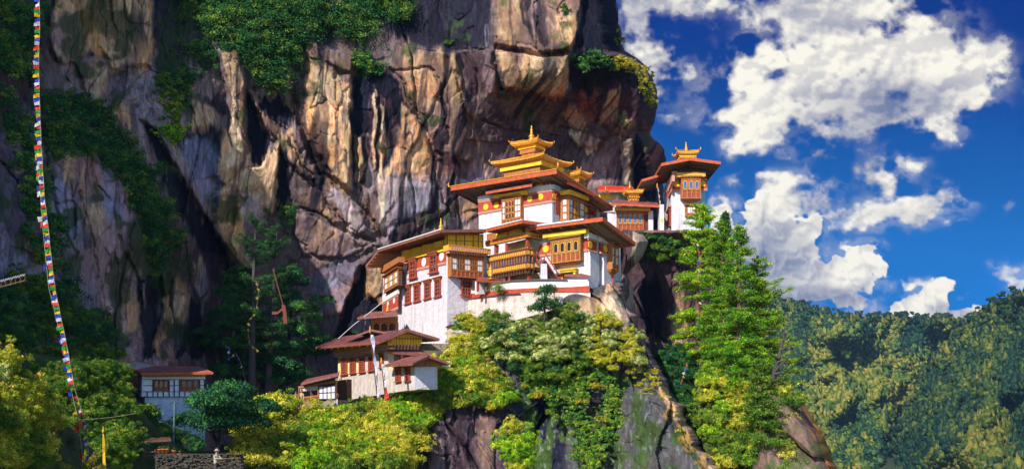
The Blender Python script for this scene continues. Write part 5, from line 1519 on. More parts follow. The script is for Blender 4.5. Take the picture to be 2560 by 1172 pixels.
def build_rampart():
    # curved terrace wall; plan given by picture column and depth
    pl = [(1170, 91.3), (1181, 90.6), (1205, 89.3), (1232, 88.1), (1262, 87.0), (1300, 85.9), (1350, 84.9), (1400, 84.2), (1440, 83.8), (1474, 83.5)]
    px = np.array([a for a, b in pl], float); dep = np.array([b for a, b in pl], float)
    r = thing('rampart_wall', 'curved terrace wall with a broad red band and cream top below the gallery', 'wall', P(1320, 760, 85.5))
    def strip(name, x0, x1, ptop, pbot, out, thick, mat):
        xs = np.linspace(x0, x1, 22); v = []
        for x in xs:
            Y = np.interp(x, px, dep) - out; t = ptop(x); b = pbot(x)
            T = P(x, t, Y); B = P(x, b, Y)
            v += [T, (B[0] * Y / B[1], Y, B[2]), (T[0] * (Y + thick) / Y, Y + thick, T[2]), (B[0] * (Y + thick) / Y, Y + thick, B[2])]
        f = []
        for i in range(len(xs) - 1):
            a = i * 4; b = a + 4
            f += [(a, b, b + 1, a + 1), (a + 2, a + 3, b + 3, b + 2), (a, a + 2, b + 2, b), (a + 1, b + 1, b + 3, a + 3)]
        e = len(v) - 4
        f += [(0, 1, 3, 2), (e, e + 2, e + 3, e + 1)]
        mb = MB(); mb.add(v, f); return mb.build(name, M[mat], r)
    I = lambda a: (lambda x, a=np.array(a, float): float(np.interp(x, a[:, 0], a[:, 1])))
    top = I([(1170, 727), (1181, 724), (1230, 711), (1277, 703), (1350, 700), (1416, 700), (1474, 703)])
    bt = I([(1170, 736), (1181, 733), (1230, 727), (1263, 723.5), (1350, 719), (1430, 717), (1474, 714)])
    bb = I([(1170, 745), (1181, 743), (1230, 737), (1263, 733), (1350, 729), (1430, 730), (1474, 730)])
    lb = I([(1170, 840), (1230, 815), (1290, 800), (1380, 775), (1474, 755)])
    strip('cream_wall', 1178, 1472, top, lambda x: bt(x) - .2, 0, .6, 'panel')
    strip('red_band', 1180, 1474, bt, bb, .10, .6, 'red')
    strip('coping', 1180, 1418, lambda x: top(x) - 3, lambda x: top(x) - .2, .22, 1.0, 'slate')
    strip('ledge', 1170, 1300, lambda x: bb(x), lambda x: bb(x) + 2.5, .3, 1.0, 'rust')
    strip('base_wall', 1169, 1476, lambda x: bb(x) + .3, lb, .02, .8, 'oldwhite')
    # low whitewashed block with slate roof in front of the yellow door
    FL = Face(1469, 720, 84.2, DL)
    r = thing('low_outbuilding', 'low whitewashed outbuilding with slate roof in front of the yellow doorway', 'outbuilding', P(1440, 702, 84))
    mb = MB(); FL.quad(1414, 690, 716, 1470, 687, 718, .0).box(mb, 0, 1, 0, 1, -1.6, 0); mb.build('wall', M['white'], r)
    mb = MB(); a = [on_plane(FL, 1410, 688, .3), on_plane(FL, 1472, 689, .3), on_plane(FL, 1446, 682, -1.0), on_plane(FL, 1412, 684, -1.0)]; slab(mb, a, rimh=.12, t=.08); mb.build('roof', [M['slate'], M['soffit'], M['rust']], r)
    mb = MB(); FL.quad(1384, 688, 702, 1402, 685, 700, -.2).box(mb, 0, 1, 0, 1, -1, 0); mb.build('kiosk', M['rust'], r)
    mb = MB(); FL.quad(1381, 684, 688, 1404, 681, 685, 0).box(mb, 0, 1, 0, 1, -1.3, 0); mb.build('kiosk_roof', M['slate'], r)

def build_shrine():
    F = Face(960, 830, 93.5, (1, .06))
    r = thing('porch_shrine', 'small dark shrine with bracketed cornice and arched porch left of the white block', 'shrine', P(960, 832, 93.5))
    mb = MB(); F.quad(932, 800, 842, 993, 800, 842, -.5).box(mb, 0, 1, 0, 1, -2.5, 0); mb.build('wall', M['darkwood'], r)
    q = F.quad(928, 789, 804, 994, 787, 803, .3)
    mb = MB(); q.box(mb, 0, 1, 0, .3, -1, 0, 0); q.box(mb, .02, 1, .3, .6, -1, .12, 1); q.box(mb, 0, 1, .6, .95, -1, .25, 0); q.dentils(mb, .32, .58, .12, .25, .22, 2); q.dentils(mb, .65, .93, .25, .36, .22, 2); mb.build('cornice', [M['wood'], M['darkwood'], M['pink']], r)
    q = F.quad(930, 803, 835, 992, 803, 835, 0)
    mb = MB()
    for a in (0, .30, .62, .94): q.box(mb, a, a + .06, 0, 1, -.3, 0)
    for a in (.06, .36, .68): q.poly(mb, [(a, 1), (a, .72), (a + .06, .8), (a + .12, .9), (a + .18, .8), (a + .24, .72), (a + .24, 1)], -.2, -.02)
    q.box(mb, 0, 1, 0, .2, -.2, .02); mb.build('porch_frame', M['wood'], r)
    mb = MB(); slab(mb, [on_plane(F, 893, 794, 1.4), on_plane(F, 993, 787, 1.4), on_plane(F, 990, 776, -1.4), on_plane(F, 926, 780, -1.4)], rimh=.14); mb.build('roof', DULL(), r)
    finial(r, P(969, 777, 94.5), .9)

def build_back_house():
    F = Face(1580, 578, 103, (1, -.02))
    r = thing('back_house', 'small red timber house with blue arched windows between golden temple and watch tower', 'house', P(1580, 582, 103))
    mb = MB(); F.quad(1541, 524, 585, 1633, 524, 585).box(mb, 0, 1, 0, 1, -5, -.3); F.quad(1519, 532, 590, 1543, 536, 590, .1).box(mb, 0, 1, 0, 1, -5, 0); F.quad(1621, 526, 582, 1633, 526, 582, .2).box(mb, 0, 1, 0, 1, -.6, 0); mb.build('wall', M['white'], r)
    bay(F.quad(1541, 524, 578, 1609, 524, 578, .1), r, .4, [('A', .04, .96, 5)], 1, body='rust', low=.30, base=False, pane='bluepane')
    q = F.quad(1609, 530, 580, 1621, 530, 580, .0); mb = MB(); q.box(mb, 0, .16, 0, 1, -.3, .1); q.box(mb, .84, 1, 0, 1, -.3, .1); q.box(mb, .16, .84, .86, 1, -.3, .1); d = mb.build('door_frame', M['rust'], r)
    mb = MB(); q.box(mb, .16, .84, 0, .86, -.2, -.05); mb.build('door', M['darkwood'], d)
    beam(F.quad(1537.5, 517.5, 526, 1626, 518.5, 527, .5), r, 'gilt', .5)
    mb = MB(); slab(mb, [on_plane(F, 1527, 508, 1.6), on_plane(F, 1648, 514, 1.6), on_plane(F, 1640, 505, -3), on_plane(F, 1535, 500, -3)], rimh=.2); mb.build('roof', ROOFM(), r)
    # lantern on the roof
    w = P(1583, 482, 105); pagoda(r, w[0], w[1], (1, 0), (0, 1), .95, .9, w[2], .25, .08, .12, 1.3, .60, orn=.25)
    mb = MB(); b = P(1583, 497, 105); mb.box((b[0] - .45, b[1] - .45, b[2] - .6), (b[0] + .45, b[1] + .45, b[2] + .4)); mb.build('lantern', M['rust'], r)
    # upper part standing against the rock
    F2 = Face(1540, 500, 107, (1, 0))
    r = thing('upper_annex', 'narrow annex with bright red roof squeezed against the rock behind the back house', 'annex', P(1530, 510, 107))
    mb = MB(); F2.quad(1490, 484, 530, 1540, 484, 530).box(mb, 0, 1, 0, 1, -3, 0); mb.build('wall', M['white'], r)
    mb = MB(); F2.quad(1496, 486, 498, 1532, 484, 498, .1).box(mb, 0, 1, 0, 1, -.1, .1); mb.build('attic_panel', M['yellow'], r)
    mb = MB(); slab(mb, [on_plane(F2, 1494, 474, 1.2), on_plane(F2, 1587, 475.5, 1.2), on_plane(F2, 1580, 467, -3), on_plane(F2, 1496, 464, -3)], rimh=.26); ro = mb.build('roof', [M['redroof'], M['soffit'], M['rim']], r)
    crest(ro, on_plane(F2, 1520, 478, 1.2), (-1, -.5), .5); finial(r, P(1574.7, 470, 106.5), .75)

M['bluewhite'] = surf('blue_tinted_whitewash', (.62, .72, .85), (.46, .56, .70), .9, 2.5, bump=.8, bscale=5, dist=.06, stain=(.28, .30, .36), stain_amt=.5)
M['hutroof'] = surf('faded_red_sheet', (.50, .12, .10), (.24, .09, .10), .6, 1.2, bump=.2, stain=(.45, .45, .52), stain_amt=.7)
M['hutwhite'] = surf('white_hut_panel', (.84, .86, .90), (.72, .74, .80), .8, 3)
M['redroof'] = surf('bright_red_roof', (0.55, 0.04, 0.02), (0.35, 0.03, 0.02), .6, 2)
M['bluepane'] = surf('blue_glass_pane', (0.05, 0.16, 0.38), (0.02, 0.07, 0.20), .15, 4, bump=.02, spec=.6)  # blue glass of the arched windows
M['teal'] = surf('teal_shade_and_paint', (0.36, 0.55, 0.56), (0.24, 0.42, 0.45), .9, 1.5, bump=.4, bscale=5)  # on the tower, shade of the right side put into the colour
M['stone'] = surf('rubble_stone', (0.36, 0.29, 0.23), (0.15, 0.115, 0.09), .95, 5, bump=1.0, bscale=5, dist=.12)

def build_tower():
    F = Face(1680, 578, 101.5, (1, -.03)); FS = Face(0, 0, 0, nrm2((.06, -1)), F.xy(F.hit(1680, 540)[0]))
    zb = F.hit(1700, 600)[1]; zt = F.hit(1700, 436)[1]
    r = thing('watch_tower', 'white watch tower with gabled roof standing alone at the cliff edge', 'tower', (*F.xy(0), zb))
    u0 = F.hit(1678, 560)[0]; u1 = F.hit(1753, 520)[0]; u2 = F.hit(1776, 560)[0]
    mb = MB(); tp = .35
    b = [F.xy(u0), F.xy(u1), F.xy(u1, -6.5), F.xy(u0, -6.5)]; t = [F.xy(u0 + tp * .5, -.1), F.xy(u1, -.1), F.xy(u1, -6.3), F.xy(u0 + tp * .5, -6.3)]
    mb.prism(b, zb, zt, 0, t); mb.build('wall', M['white'], r)
    mb = MB(); b = [F.xy(u1 + .002, -.05), F.xy(u2, -1.1), F.xy(u2, -6.5), F.xy(u1 + .002, -6.5)]; t = [F.xy(u1 + .002, -.12), F.xy(u2 - tp, -1.1), F.xy(u2 - tp, -6.4), F.xy(u1 + .002, -6.4)]
    mb.prism(b, zb, zt - .2, 0, t); mb.build('side_wall', M['teal'], r)  # teal here paints the shade on the tower's right side
    frieze(F.quad(1682, 448, 478, 1703, 448, 478, .0), r); frieze(F.quad(1751, 447, 477, 1768, 447, 477, .0), r)
    disc(F, 1691.6, 461, .31, r); disc(F, 1758, 459.5, .31, r)
    frieze(FS.quad(1668, 478, 500, 1680.5, 448, 478, .02), r)
    bay(F.quad(1703, 440, 497, 1752, 440, 497, .7), r, .8, [('A', .04, .96, 3)], 1, low=.36, pane='bluepane')
    beam(F.quad(1692, 431.5, 442, 1764, 430.5, 441, .95), r, 'gilt', .9)
    bay(F.quad(1713, 512, 541, 1744, 512, 541, .2), r, .3, [('w', .2, .8, 3)], 1, low=.2, base=False)
    mb = MB(); F.quad(1680, 428, 446, 1694, 428, 446, .1).box(mb, 0, 1, 0, 1, -.4, 0)
    for k in range(4): FS.quad(1669.5 + k * 2.6, 470 - k * 8, 480 - k * 7, 1672 + k * 2.6, 462 - k * 8, 474 - k * 7, .2).box(mb, 0, 1, 0, 1, -.3, 0)
    mb.build('cap', M['pink'], r)
    small_window(FS.quad(1672, 530, 562, 1677, 518, 563, .05), r)
    # attic
    mb = MB(); q = F.quad(1690, 404, 434, 1768, 404, 434, -.3); q.poly(mb, [(0, 0), (1, 0), (1, .75), (.5, 1.05), (0, .75)], -5.5, 0); 
    for a in (.02, .3, .66, .94): q.box(mb, a, a + .04, 0, .9, .002, .18)
    mb.build('attic', M['darkwood'], r)
    # gabled roof, ridge running back
    Lf = on_plane(F, 1653, 409, 2.2); Af = on_plane(F, 1725, 394.5, 2.2); Rf = on_plane(F, 1802, 405, 2.2); bk = np.array([0, 9.0, 0])
    mb = MB(); slab(mb, [Lf, Af, Af + bk, Lf + bk], rimh=.28); slab(mb, [Af + [.01, 0, -.01], Rf, Rf + bk, Af + bk + [.01, 0, -.01]], rimh=.28)
    rafters(mb, [Lf, Af, Af + bk, Lf + bk], 6, 3, .17, .12, .16, True); rafters(mb, [Af, Rf, Rf + bk, Af + bk], 6, 3, .17, .12, .16, True)
    mb.build('roof', ROOFM(), r)
    mb = MB(); Lb = Lf + [-.6, 3.5, -.35]; slab(mb, [Lb + [-1.0, 0, -.5], Lb + [1.0, 0, .1], Lb + [1.0, 6, .1], Lb + [-1.0, 6, -.5]], rimh=.24); mb.build('lower_roof', ROOFM(), r)
    w = P(1716, 386, 104.5); pagoda(r, w[0], w[1], (1, 0), (0, 1), 1.15, 1.1, w[2], .30, .14, .14, 1.25, .80, fin=1.15, orn=.35)
    # stone stair and parapet leading up between tower and house
    s = thing('stone_stair', 'narrow stone stair climbing beside the watch tower', 'stair', P(1665, 578, 101.8))
    mb = MB()
    for k in range(12):
        p0 = P(1661, 574 - k * 4.4, 101.8 + k * .42); mb.box((p0[0], p0[1], p0[2] - .6), (p0[0] + .55, p0[1] + .5, p0[2]))
    mb.build('step', M['stone'], s)
    s = thing('stair_wall', 'pale parapet with a yellow square beside the stone stair', 'wall', P(1655, 578, 101.3))
    mb = MB(); q = F.quad(1649, 511, 582, 1660, 511, 582, .2); q.box(mb, 0, 1, 0, 1, -1.6, 0); mb.build('masonry', M['white'], s); mb = MB(); q.box(mb, .25, .8, .38, .5, .002, .03); mb.build('painted_square', M['yellow'], s)
    s = thing('stone_parapet', 'rough rubble parapet along the ledge under the watch tower', 'wall', P(1650, 590, 100))
    mb = MB(); R2 = random.Random(3); x = 1612
    G = Face(1650, 590, 99.6, (1, .0))
    while x < 1790:
        w = R2.uniform(6, 15); y = 579
        while y < 597:
            h = R2.uniform(4, 8); q = G.quad(x, y, y + h, x + w - .6, y + R2.uniform(-.4, .4), y + h, R2.uniform(-.08, .08)); q.box(mb, 0, 1, 0, 1, -.9, 0); y += h
        x += w
    mb.build('masonry', M['stone'], s)

def build_lower_house():
    d1 = nrm2((.457, -.889)); d2 = nrm2((.889, .457))
    F = Face(1037, 968, 78, d1); u0 = F.hit(842, 960)[0]; uC = F.hit(971, 920)[0]
    G = Face(0, 0, 0, d2, F.xy(0)); GC = Face(0, 0, 0, d2, F.xy(uC))
    zb = F.hit(1037, 985)[1]
    r = thing('yellow_house', 'lower house with cream yellow upper storey, five red windows and a flat gabled roof', 'house', (*F.xy(0), zb))
    mb = MB(); q = F.quad(839, 945, 1004, 1037, 912, 972); q.box(mb, 0, 1, 0, 1, -1.9, 0); q.box(mb, 0, .6, 0, 1, -6, -1.95); mb.build('wall', M['oldwhite'], r)
    mb = MB(); q = F.quad(844, 890, 945.5, 971, 872, 928, .0); q.box(mb, 0, 1, 0, 1, -6.5, -.04); q = F.quad(971.3, 912, 930, 1037, 900, 915, 0); q.box(mb, 0, 1, 0, 1, -3, -.05); mb.build('upper_wall', M['cream'], r)
    for xl, xr, t, b in ((855.7, 868.5, 896, 936), (877, 889.8, 892.5, 932.5), (900, 913.3, 888.8, 930), (923.5, 936.3, 885.5, 926.5), (951, 961, 880, 918)):
        small_window(F.quad(xl, t + 1, b + 1, xr, t - 1, b - 1, 0), r, rows=5)
    for xl, xr, t, b in ((991.4, 1002.8, 916, 953), (1015, 1026.8, 914, 951.5)):
        small_window(F.quad(xl, t + 1, b + 1, xr, t - 1, b - 1, .01), r, rows=5)
    q = F.quad(834, 879, 892.5, 972, 857, 872.5, .35)
    mb = MB(); q.box(mb, 0, 1, 0, .35, -.4, -.15, 0); q.box(mb, 0, 1, .35, .65, -.4, -.05, 1); q.box(mb, 0, 1, .65, 1, -.4, .05, 0); q.dentils(mb, .37, .62, -.05, .06, .3, 2); q.dentils(mb, .02, .33, -.15, -.04, .3, 2); mb.build('cornice', [M['gilt'], M['darkwood'], M['pink']], r)
    q = F.quad(832, 868, 879.5, 972, 843, 857, .15); mb = MB(); q.box(mb, 0, 1, 0, 1, -.5, -.2, 0)
    for k in range(5): q.box(mb, .04 + k * .2, .16 + k * .2, .05, 1.0, -.2, .1, 0)
    mb.build('attic_panel', M['yellow'], r)
    # gable end
    Gq = GC.quad(964, 820, 861, 1054, 820, 863, .25)
    mb = MB(); Gq.poly(mb, [(.03, 0), (.97, 0), (1.05, .50), (.62, .92), (.08, .55)], -.5, 0, 0); Gq.box(mb, .0, 1.06, .36, .40, .002, .05, 1); 
    for k in range(12): Gq.box(mb, .06 + k * .078, .068 + k * .078, .02, .5, .002, .02, 1)
    mb.build('gable', [M['yellow'], M['darkwood']], r)
    q = GC.quad(968, 861, 872, 1051, 862, 874, .35); mb = MB(); q.box(mb, 0, 1, 0, 1, -.6, -.1, 0); q.dentils(mb, .5, .95, -.1, .08, .28, 1); q.dentils(mb, 0, .45, -.1, -.0, .28, 1); mb.build('gable_cornice', [M['rust'], M['pink']], r)
    mb = MB(); q = GC.quad(971, 872, 930, 1060, 874, 905, 0); q.box(mb, 0, 1, 0, 1, -6, -.02); mb.build('rear_wall', M['oldwhite'], r)
    small_window(GC.quad(985, 884, 905, 1001, 884, 905, .02), r, rows=2); small_window(GC.quad(1008, 883, 900, 1024, 883, 900, .02), r, rows=2)
    # roofs: long gable, ridge running back
    Lf = on_plane(F, 947, 853, 1.6); Ap = on_plane(GC, 1021, 822.5, 1.7); Rp = on_plane(GC, 1099, 846, 1.7); Bk = on_plane(F, 789, 867, 1.6)
    dv = Bk - Lf; mb = MB(); slab(mb, [Lf, Ap, Ap + dv, Bk], rimh=.2); slab(mb, [Ap + [.01, 0, -.02], Rp, Rp + dv, Ap + dv + [.01, 0, -.02]], rimh=.2); seams(mb, [Lf, Bk, Ap + dv, Ap], 30, 0, .04)
    rafters(mb, [Lf, Ap, Ap + dv, Bk], 9, 3, .17, .14, .18, True); mb.build('roof', DULL(), r)
    mb = MB(); sh = [on_plane(F, 889, 838, -1.5), on_plane(GC, 925, 824, -4), on_plane(GC, 965, 829, -4), on_plane(F, 950, 836, -1.5)]
    a = P(889, 838, 86); b = P(928, 823.5, 86); c = P(968, 831, 86)
    mb = MB(); bk = np.array([-1.5, 4, 0.0]); slab(mb, [a, b, b + bk, a + bk], rimh=.14); slab(mb, [b, c, c + bk, b + bk], rimh=.14); mb.build('upper_roof', DULL(), r)
    mb = MB(); slab(mb, [on_plane(GC, 969, 879, 1.3), on_plane(GC, 1084, 888, 1.3), on_plane(GC, 1052, 874, .1), on_plane(GC, 968, 873, .1)], rimh=.14); mb.build('canopy', DULL(), r)
    # front annex roof with boarded gable
    a = on_plane(F, 960, 912.5, .9); b = on_plane(G, 1074, 888.5, .8); c = on_plane(G, 1125, 907, .8)
    a2 = on_plane(F, 1032, 908, .9)
    dv = (a - a2); mb = MB(); slab(mb, [a2, b, b + dv * .75, a], rimh=.16); slab(mb, [b + [.01, 0, -.02], c, c + dv * .75, b + dv * .75], rimh=.16); mb.build('annex_roof', DULL(), r)
    q = G.quad(1037, 890, 917, 1106, 896, 915, .1); mb = MB(); q.poly(mb, [(0, 0), (1, 0), (1, .35), (.5, 1), (0, .45)], -.4, 0)
    for k in range(14): q.box(mb, .02 + k * .07, .028 + k * .07, .02, .45, .002, .03)
    mb.build('board_gable', M['wood'], r)
    mb = MB(); q = G.quad(1037.3, 916, 974, 1087, 914, 962, .02); q.box(mb, 0, 1, 0, 1, -2, 0); mb.build('annex_wall', M['white'], r)
    # retaining wall behind, to the right
    s = thing('retaining_wall', 'brown rubble retaining wall under the foot of the tall white block', 'wall', P(1100, 880, 86))
    K = Face(1100, 880, 86.5, nrm2((1, .2))); mb = MB(); R2 = random.Random(8); y = 858
    while y < 912:
        h = R2.uniform(3.5, 6.5); x = 1040
        while x < 1152:
            w = R2.uniform(5, 12); K.quad(x, y, y + h - .4, x + w - .5, y, y + h - .4, R2.uniform(-.06, .06)).box(mb, 0, 1, 0, 1, -1.2, 0); x += w
        y += h
    mb.build('masonry', M['stone'], s)

def build_lean_to():
    F = Face(839, 1000, 84.5, nrm2((.93, -.36)))
    r = thing('lean_to_hut', 'open lean-to hut with blue framed panels against the left end of the yellow house', 'hut', P(800, 1015, 85))
    mb = MB(); slab(mb, [on_plane(F, 752, 958, .9), on_plane(F, 846, 935, .9), on_plane(F, 848, 931, -2.5), on_plane(F, 765, 948, -2.5)], rimh=.16); mb.build('roof', DULL(), r)
    q = F.quad(746, 960, 1012, 840, 945, 1000, 0); mb = MB()
    q.box(mb, 0, 1, .80, .90, -.3, .02); q.box(mb, 0, .02, 0, .8, -.2, 0); q.box(mb, .52, .56, 0, .8, -.2, .05); q.box(mb, .97, 1, 0, .8, -.2, 0)
    q.box(mb, 0, .52, .30, .36, -.1, 0); q.box(mb, 0, .52, .05, .10, -.1, 0)
    for k in range(9): q.box(mb, .03 + k * .054, .05 + k * .054, .1, .3, -.08, -.02)
    mb.build('frame', M['wood'], r)
    mb = MB(); q.box(mb, 0, 1, 0, 1, -2.6, -1.8); mb.build('back_wall', M['darkwood'], r)
    q = F.quad(797, 965, 998, 839, 962, 997, .06); mb = MB(); q.box(mb, 0, 1, 0, 1, -.1, 0); mb.build('panel', M['panel'], r)
    mb = MB()
    for a in (0, .24, .48, .72, .96): q.box(mb, a, a + .04, 0, 1, .002, .05)
    for b in (0, .46, .94): q.box(mb, 0, 1, b, b + .06, .002, .045)
    mb.build('panel_frame', M['blueframe'], r)
    q = F.quad(747, 967, 978, 795, 964, 975, -.1); mb = MB()
    for k in range(14): q.box(mb, k / 14, (k + .6) / 14, 0, 1, -.05, 0)
    mb.build('slats', M['panel'], r)
    mb = MB(); F.quad(744, 1010, 1026, 842, 999, 1016, .1).box(mb, 0, 1, 0, 1, -2, 0); mb.build('plinth', M['stone'], r)

def build_left_hut():
    F = Face(434, 990, 78, (.906, .42)); FS = Face(0, 0, 0, nrm2((.42, -.906)), F.xy(F.hit(354.5, 960)[0]))
    r = thing('cliff_hut', 'small hut with faded red roof and dark framed white panels under the shaded cliff', 'hut', P(434, 1060, 78))
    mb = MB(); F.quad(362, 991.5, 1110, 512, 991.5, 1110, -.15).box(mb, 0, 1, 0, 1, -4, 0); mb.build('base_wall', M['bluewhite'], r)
    q = F.quad(356, 935, 991, 513, 935, 991); mb = MB(); q.box(mb, 0, 1, 0, 1, -4, 0, 0); 
    body = mb.build('wall', M['hutwhite'], r)
    mb = MB()
    for b in (0, .23, .50, .77, .985): q.box(mb, 0, 1, b - .012, b + .012, .002, .08)
    for a in (0, .075, .165, .24, .33, .42, .50, .585, .67, .76, .835, .91, .99): q.box(mb, a - .008, a + .008, 0, .24, .002, .075)
    for a in (.165, .42, .50, .585, .91, .99): q.box(mb, a - .009, a + .009, .24, .76, .002, .075)
    mb.build('timber_frame', M['blueframe'], r)
    q.c = q.c
    for a0, a1 in ((.175, .41), (.595, .90)):
        c = [q.uz(a0, .26), q.uz(a1, .26), q.uz(a1, .76), q.uz(a0, .76)]; qq = Quad(F, c)
        mb = MB(); pn = MB(); qq.box(mb, 0, 1, 0, 1, .002, .06, 0)
        for k in range(3):
            x = .06 + k * .31; qq.arch(mb, x, x + .26, .30, .95, .061, .09, 1); qq.arch(pn, x + .05, x + .21, .34, .88, .091, .10, 0); qq.box(mb, x, x + .26, .06, .24, .061, .085, 1)
        w = mb.build('window', [M['rust'], M['wood']], r); pn.build('pane', M['glass'], w)
    qb = F.quad(364, 933.5, 942, 517, 933, 941, .25); mb = MB(); qb.box(mb, 0, 1, .3, 1, -.3, 0, 0); qb.dentils(mb, 0, .28, -.2, -.02, .25, 0); mb.build('cornice', M['gilt'], r)
    qs = FS.quad(346, 939, 994, 354.3, 937, 991, .02); mb = MB(); qs.box(mb, 0, 1, 0, 1, -.1, 0); mb.build('side_wall', M['panel'], r)
    mb = MB()
    for a in (0, .45, .95): qs.box(mb, a, a + .06, 0, 1, .002, .06)
    for b in (0, .25, .6, .95): qs.box(mb, 0, 1, b, b + .03, .002, .05)
    mb.build('side_frame', M['blueframe'], r)
    mb = MB(); c4 = [on_plane(F, 353, 933, 1.2), on_plane(F, 533, 930.5, 1.2), on_plane(F, 497, 915.5, -3.6), on_plane(F, 326, 914, -3.6)]
    slab(mb, c4, rimh=.14); seams(mb, c4, 22, 0, .04, .05); mb.build('roof', ROOFM('hutroof'), r)
    mb = MB(); c4 = [on_plane(F, 306, 915, -1.0), on_plane(F, 345, 925, -1.0), on_plane(F, 390, 912, -4), on_plane(F, 330, 903, -4)]; slab(mb, c4, rimh=.12); mb.build('annex_roof', ROOFM('greyroof'), r)
    mb = MB(); F.quad(308, 916, 975, 350, 925, 985, -1.3).box(mb, 0, 1, 0, 1, -3, 0)
    mb.build('annex_wall', M['darkwood'], r)

def build_sheds():
    F = Face(1160, 850, 88.2, nrm2((1, .25)))
    r = thing('tin_shed', 'small tin roofed shed at the right foot of the tall white block', 'shed', P(1160, 860, 88.2))
    mb = MB(); F.quad(1129, 813, 870, 1196, 812, 860).box(mb, 0, 1, 0, 1, -2, 0); mb.build('wall', M['oldwhite'], r)
    mb = MB(); F.quad(1126, 810, 813.5, 1200, 812, 815, .3).box(mb, 0, 1, 0, 1, -2.3, 0); mb.build('flat_roof', M['darkwood'], r)
    mb = MB(); F.quad(1142, 795, 811, 1188, 797, 812, -.6).box(mb, 0, 1, 0, 1, -1.2, 0); mb.build('upper_wall', M['teal'], r)
    mb = MB(); slab(mb, [on_plane(F, 1138, 794, 0), on_plane(F, 1208, 802, 0), on_plane(F, 1196, 793, -2), on_plane(F, 1140, 789, -2)], rimh=.1, t=.06); mb.build('roof', ROOFM(), r)
# ------------------------------------------------------------ foliage
def leaf_np(C, nrm, L, W, rs, spread=.7, out=None):
    """diamond leaves at C (n,3) facing roughly nrm; returns verts (n*4,3), faces (n,4)"""
    n = len(C)
    nr = nrm + spread * rs.normal(size=(n, 3)); nr /= np.linalg.norm(nr, axis=1, keepdims=True) + 1e-9
    a = rs.normal(size=(n, 3)) * (.55 if out is not None else 1.0)
    if out is not None: a = a + out
    a -= nr * (a * nr).sum(1, keepdims=True); a /= np.linalg.norm(a, axis=1, keepdims=True) + 1e-9
    b = np.cross(nr, a)
    L = np.broadcast_to(L, (n,))[:, None]; W = np.broadcast_to(W, (n,))[:, None]
    V = np.stack([C - a * L * .5, C + b * W * .5 - a * L * .05, C + a * L * .5, C - b * W * .5 - a * L * .05], 1)
    return V.reshape(-1, 3), np.arange(n * 4).reshape(n, 4)

def tufts_np(P0, N0, R0, nl, L, rs, cols, var=.35, lean=.5, sprig=0.0):
    """tufts of leaves: P0 (m,3) centres, N0 outward directions, R0 radii, cols (m,3) colours"""
    m = len(P0)
    d = rs.normal(size=(m, nl, 3)); d += N0[:, None, :] * 1.1
    d /= np.linalg.norm(d, axis=-1, keepdims=True)
    rad = R0[:, None] * (.35 + .75 * rs.rand(m, nl) ** .7)
    C = P0[:, None, :] + d * rad[..., None] * np.array([1, 1, .8])
    nr = d * .9 + N0[:, None, :] * lean
    c = cols[:, None, :] * (1 + var * (rs.rand(m, nl, 1) * 2 - 1))
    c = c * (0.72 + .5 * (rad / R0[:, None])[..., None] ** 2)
    if sprig:
        V, Fq = leaf_np(C.reshape(-1, 3), nr.reshape(-1, 3), L * (.55 + 1.5 * rs.rand(m * nl) ** 2), L * .36 * (.7 + .6 * rs.rand(m * nl)), rs, 1.0, (d * .8 + [0, 0, .5]).reshape(-1, 3))
    else:
        V, Fq = leaf_np(C.reshape(-1, 3), nr.reshape(-1, 3), L * (.7 + .6 * rs.rand(m * nl)), L * .5 * (.7 + .6 * rs.rand(m * nl)), rs)
    return V, Fq, np.repeat(c.reshape(-1, 3), 4, 0)

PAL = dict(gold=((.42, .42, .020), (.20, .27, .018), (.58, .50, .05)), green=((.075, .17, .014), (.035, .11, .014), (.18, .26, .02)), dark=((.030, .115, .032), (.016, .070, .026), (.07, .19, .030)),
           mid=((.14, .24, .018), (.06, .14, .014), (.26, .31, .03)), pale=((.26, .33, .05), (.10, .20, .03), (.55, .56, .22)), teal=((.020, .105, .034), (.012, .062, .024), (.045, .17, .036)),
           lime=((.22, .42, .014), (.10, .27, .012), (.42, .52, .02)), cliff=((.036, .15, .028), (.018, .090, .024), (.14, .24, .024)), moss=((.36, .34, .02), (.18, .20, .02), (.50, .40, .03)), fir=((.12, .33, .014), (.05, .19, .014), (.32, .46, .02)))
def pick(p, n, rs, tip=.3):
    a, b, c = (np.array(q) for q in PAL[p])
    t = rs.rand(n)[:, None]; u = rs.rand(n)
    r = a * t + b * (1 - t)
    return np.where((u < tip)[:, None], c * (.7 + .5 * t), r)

def shrub_mesh(name, seed, pal, r=1.0, nt=70, nl=34, leaf=.11, squash=.8, tip=.3):
    rs = np.random.RandomState(seed)
    lobes = rs.normal(size=(7, 3)); lobes /= np.linalg.norm(lobes, axis=1, keepdims=True); lobes[:, 2] = np.abs(lobes[:, 2])
    d = rs.normal(size=(nt, 3)); d /= np.linalg.norm(d, axis=1, keepdims=True); d[:, 2] = np.abs(d[:, 2]) - .25 * rs.rand(nt)
    k = (d @ lobes.T).max(1)
    rad = r * (.38 + .72 * k ** 4) * (.7 + .4 * rs.rand(nt))
    P0 = d * rad[:, None] * [1, 1, squash]
    ne = nt // 6; e = rs.normal(size=(ne, 3)); e /= np.linalg.norm(e, axis=1, keepdims=True); e[:, 2] = np.abs(e[:, 2]); ke = (e @ lobes.T).max(1)
    P0 = np.concatenate([P0, e * (r * (.5 + .75 * ke ** 4) * (1 + .25 * rs.rand(ne)))[:, None] * [1, 1, squash]]); d = np.concatenate([d, e]); nt = nt + ne
    V, Fq, c = tufts_np(P0, d + [0, 0, .4], r * (.14 + .20 * rs.rand(nt)), nl, leaf, rs, pick(pal, nt, rs, tip), .4, .5, 1.0)
    return mesh_np(name, V, Fq, c)

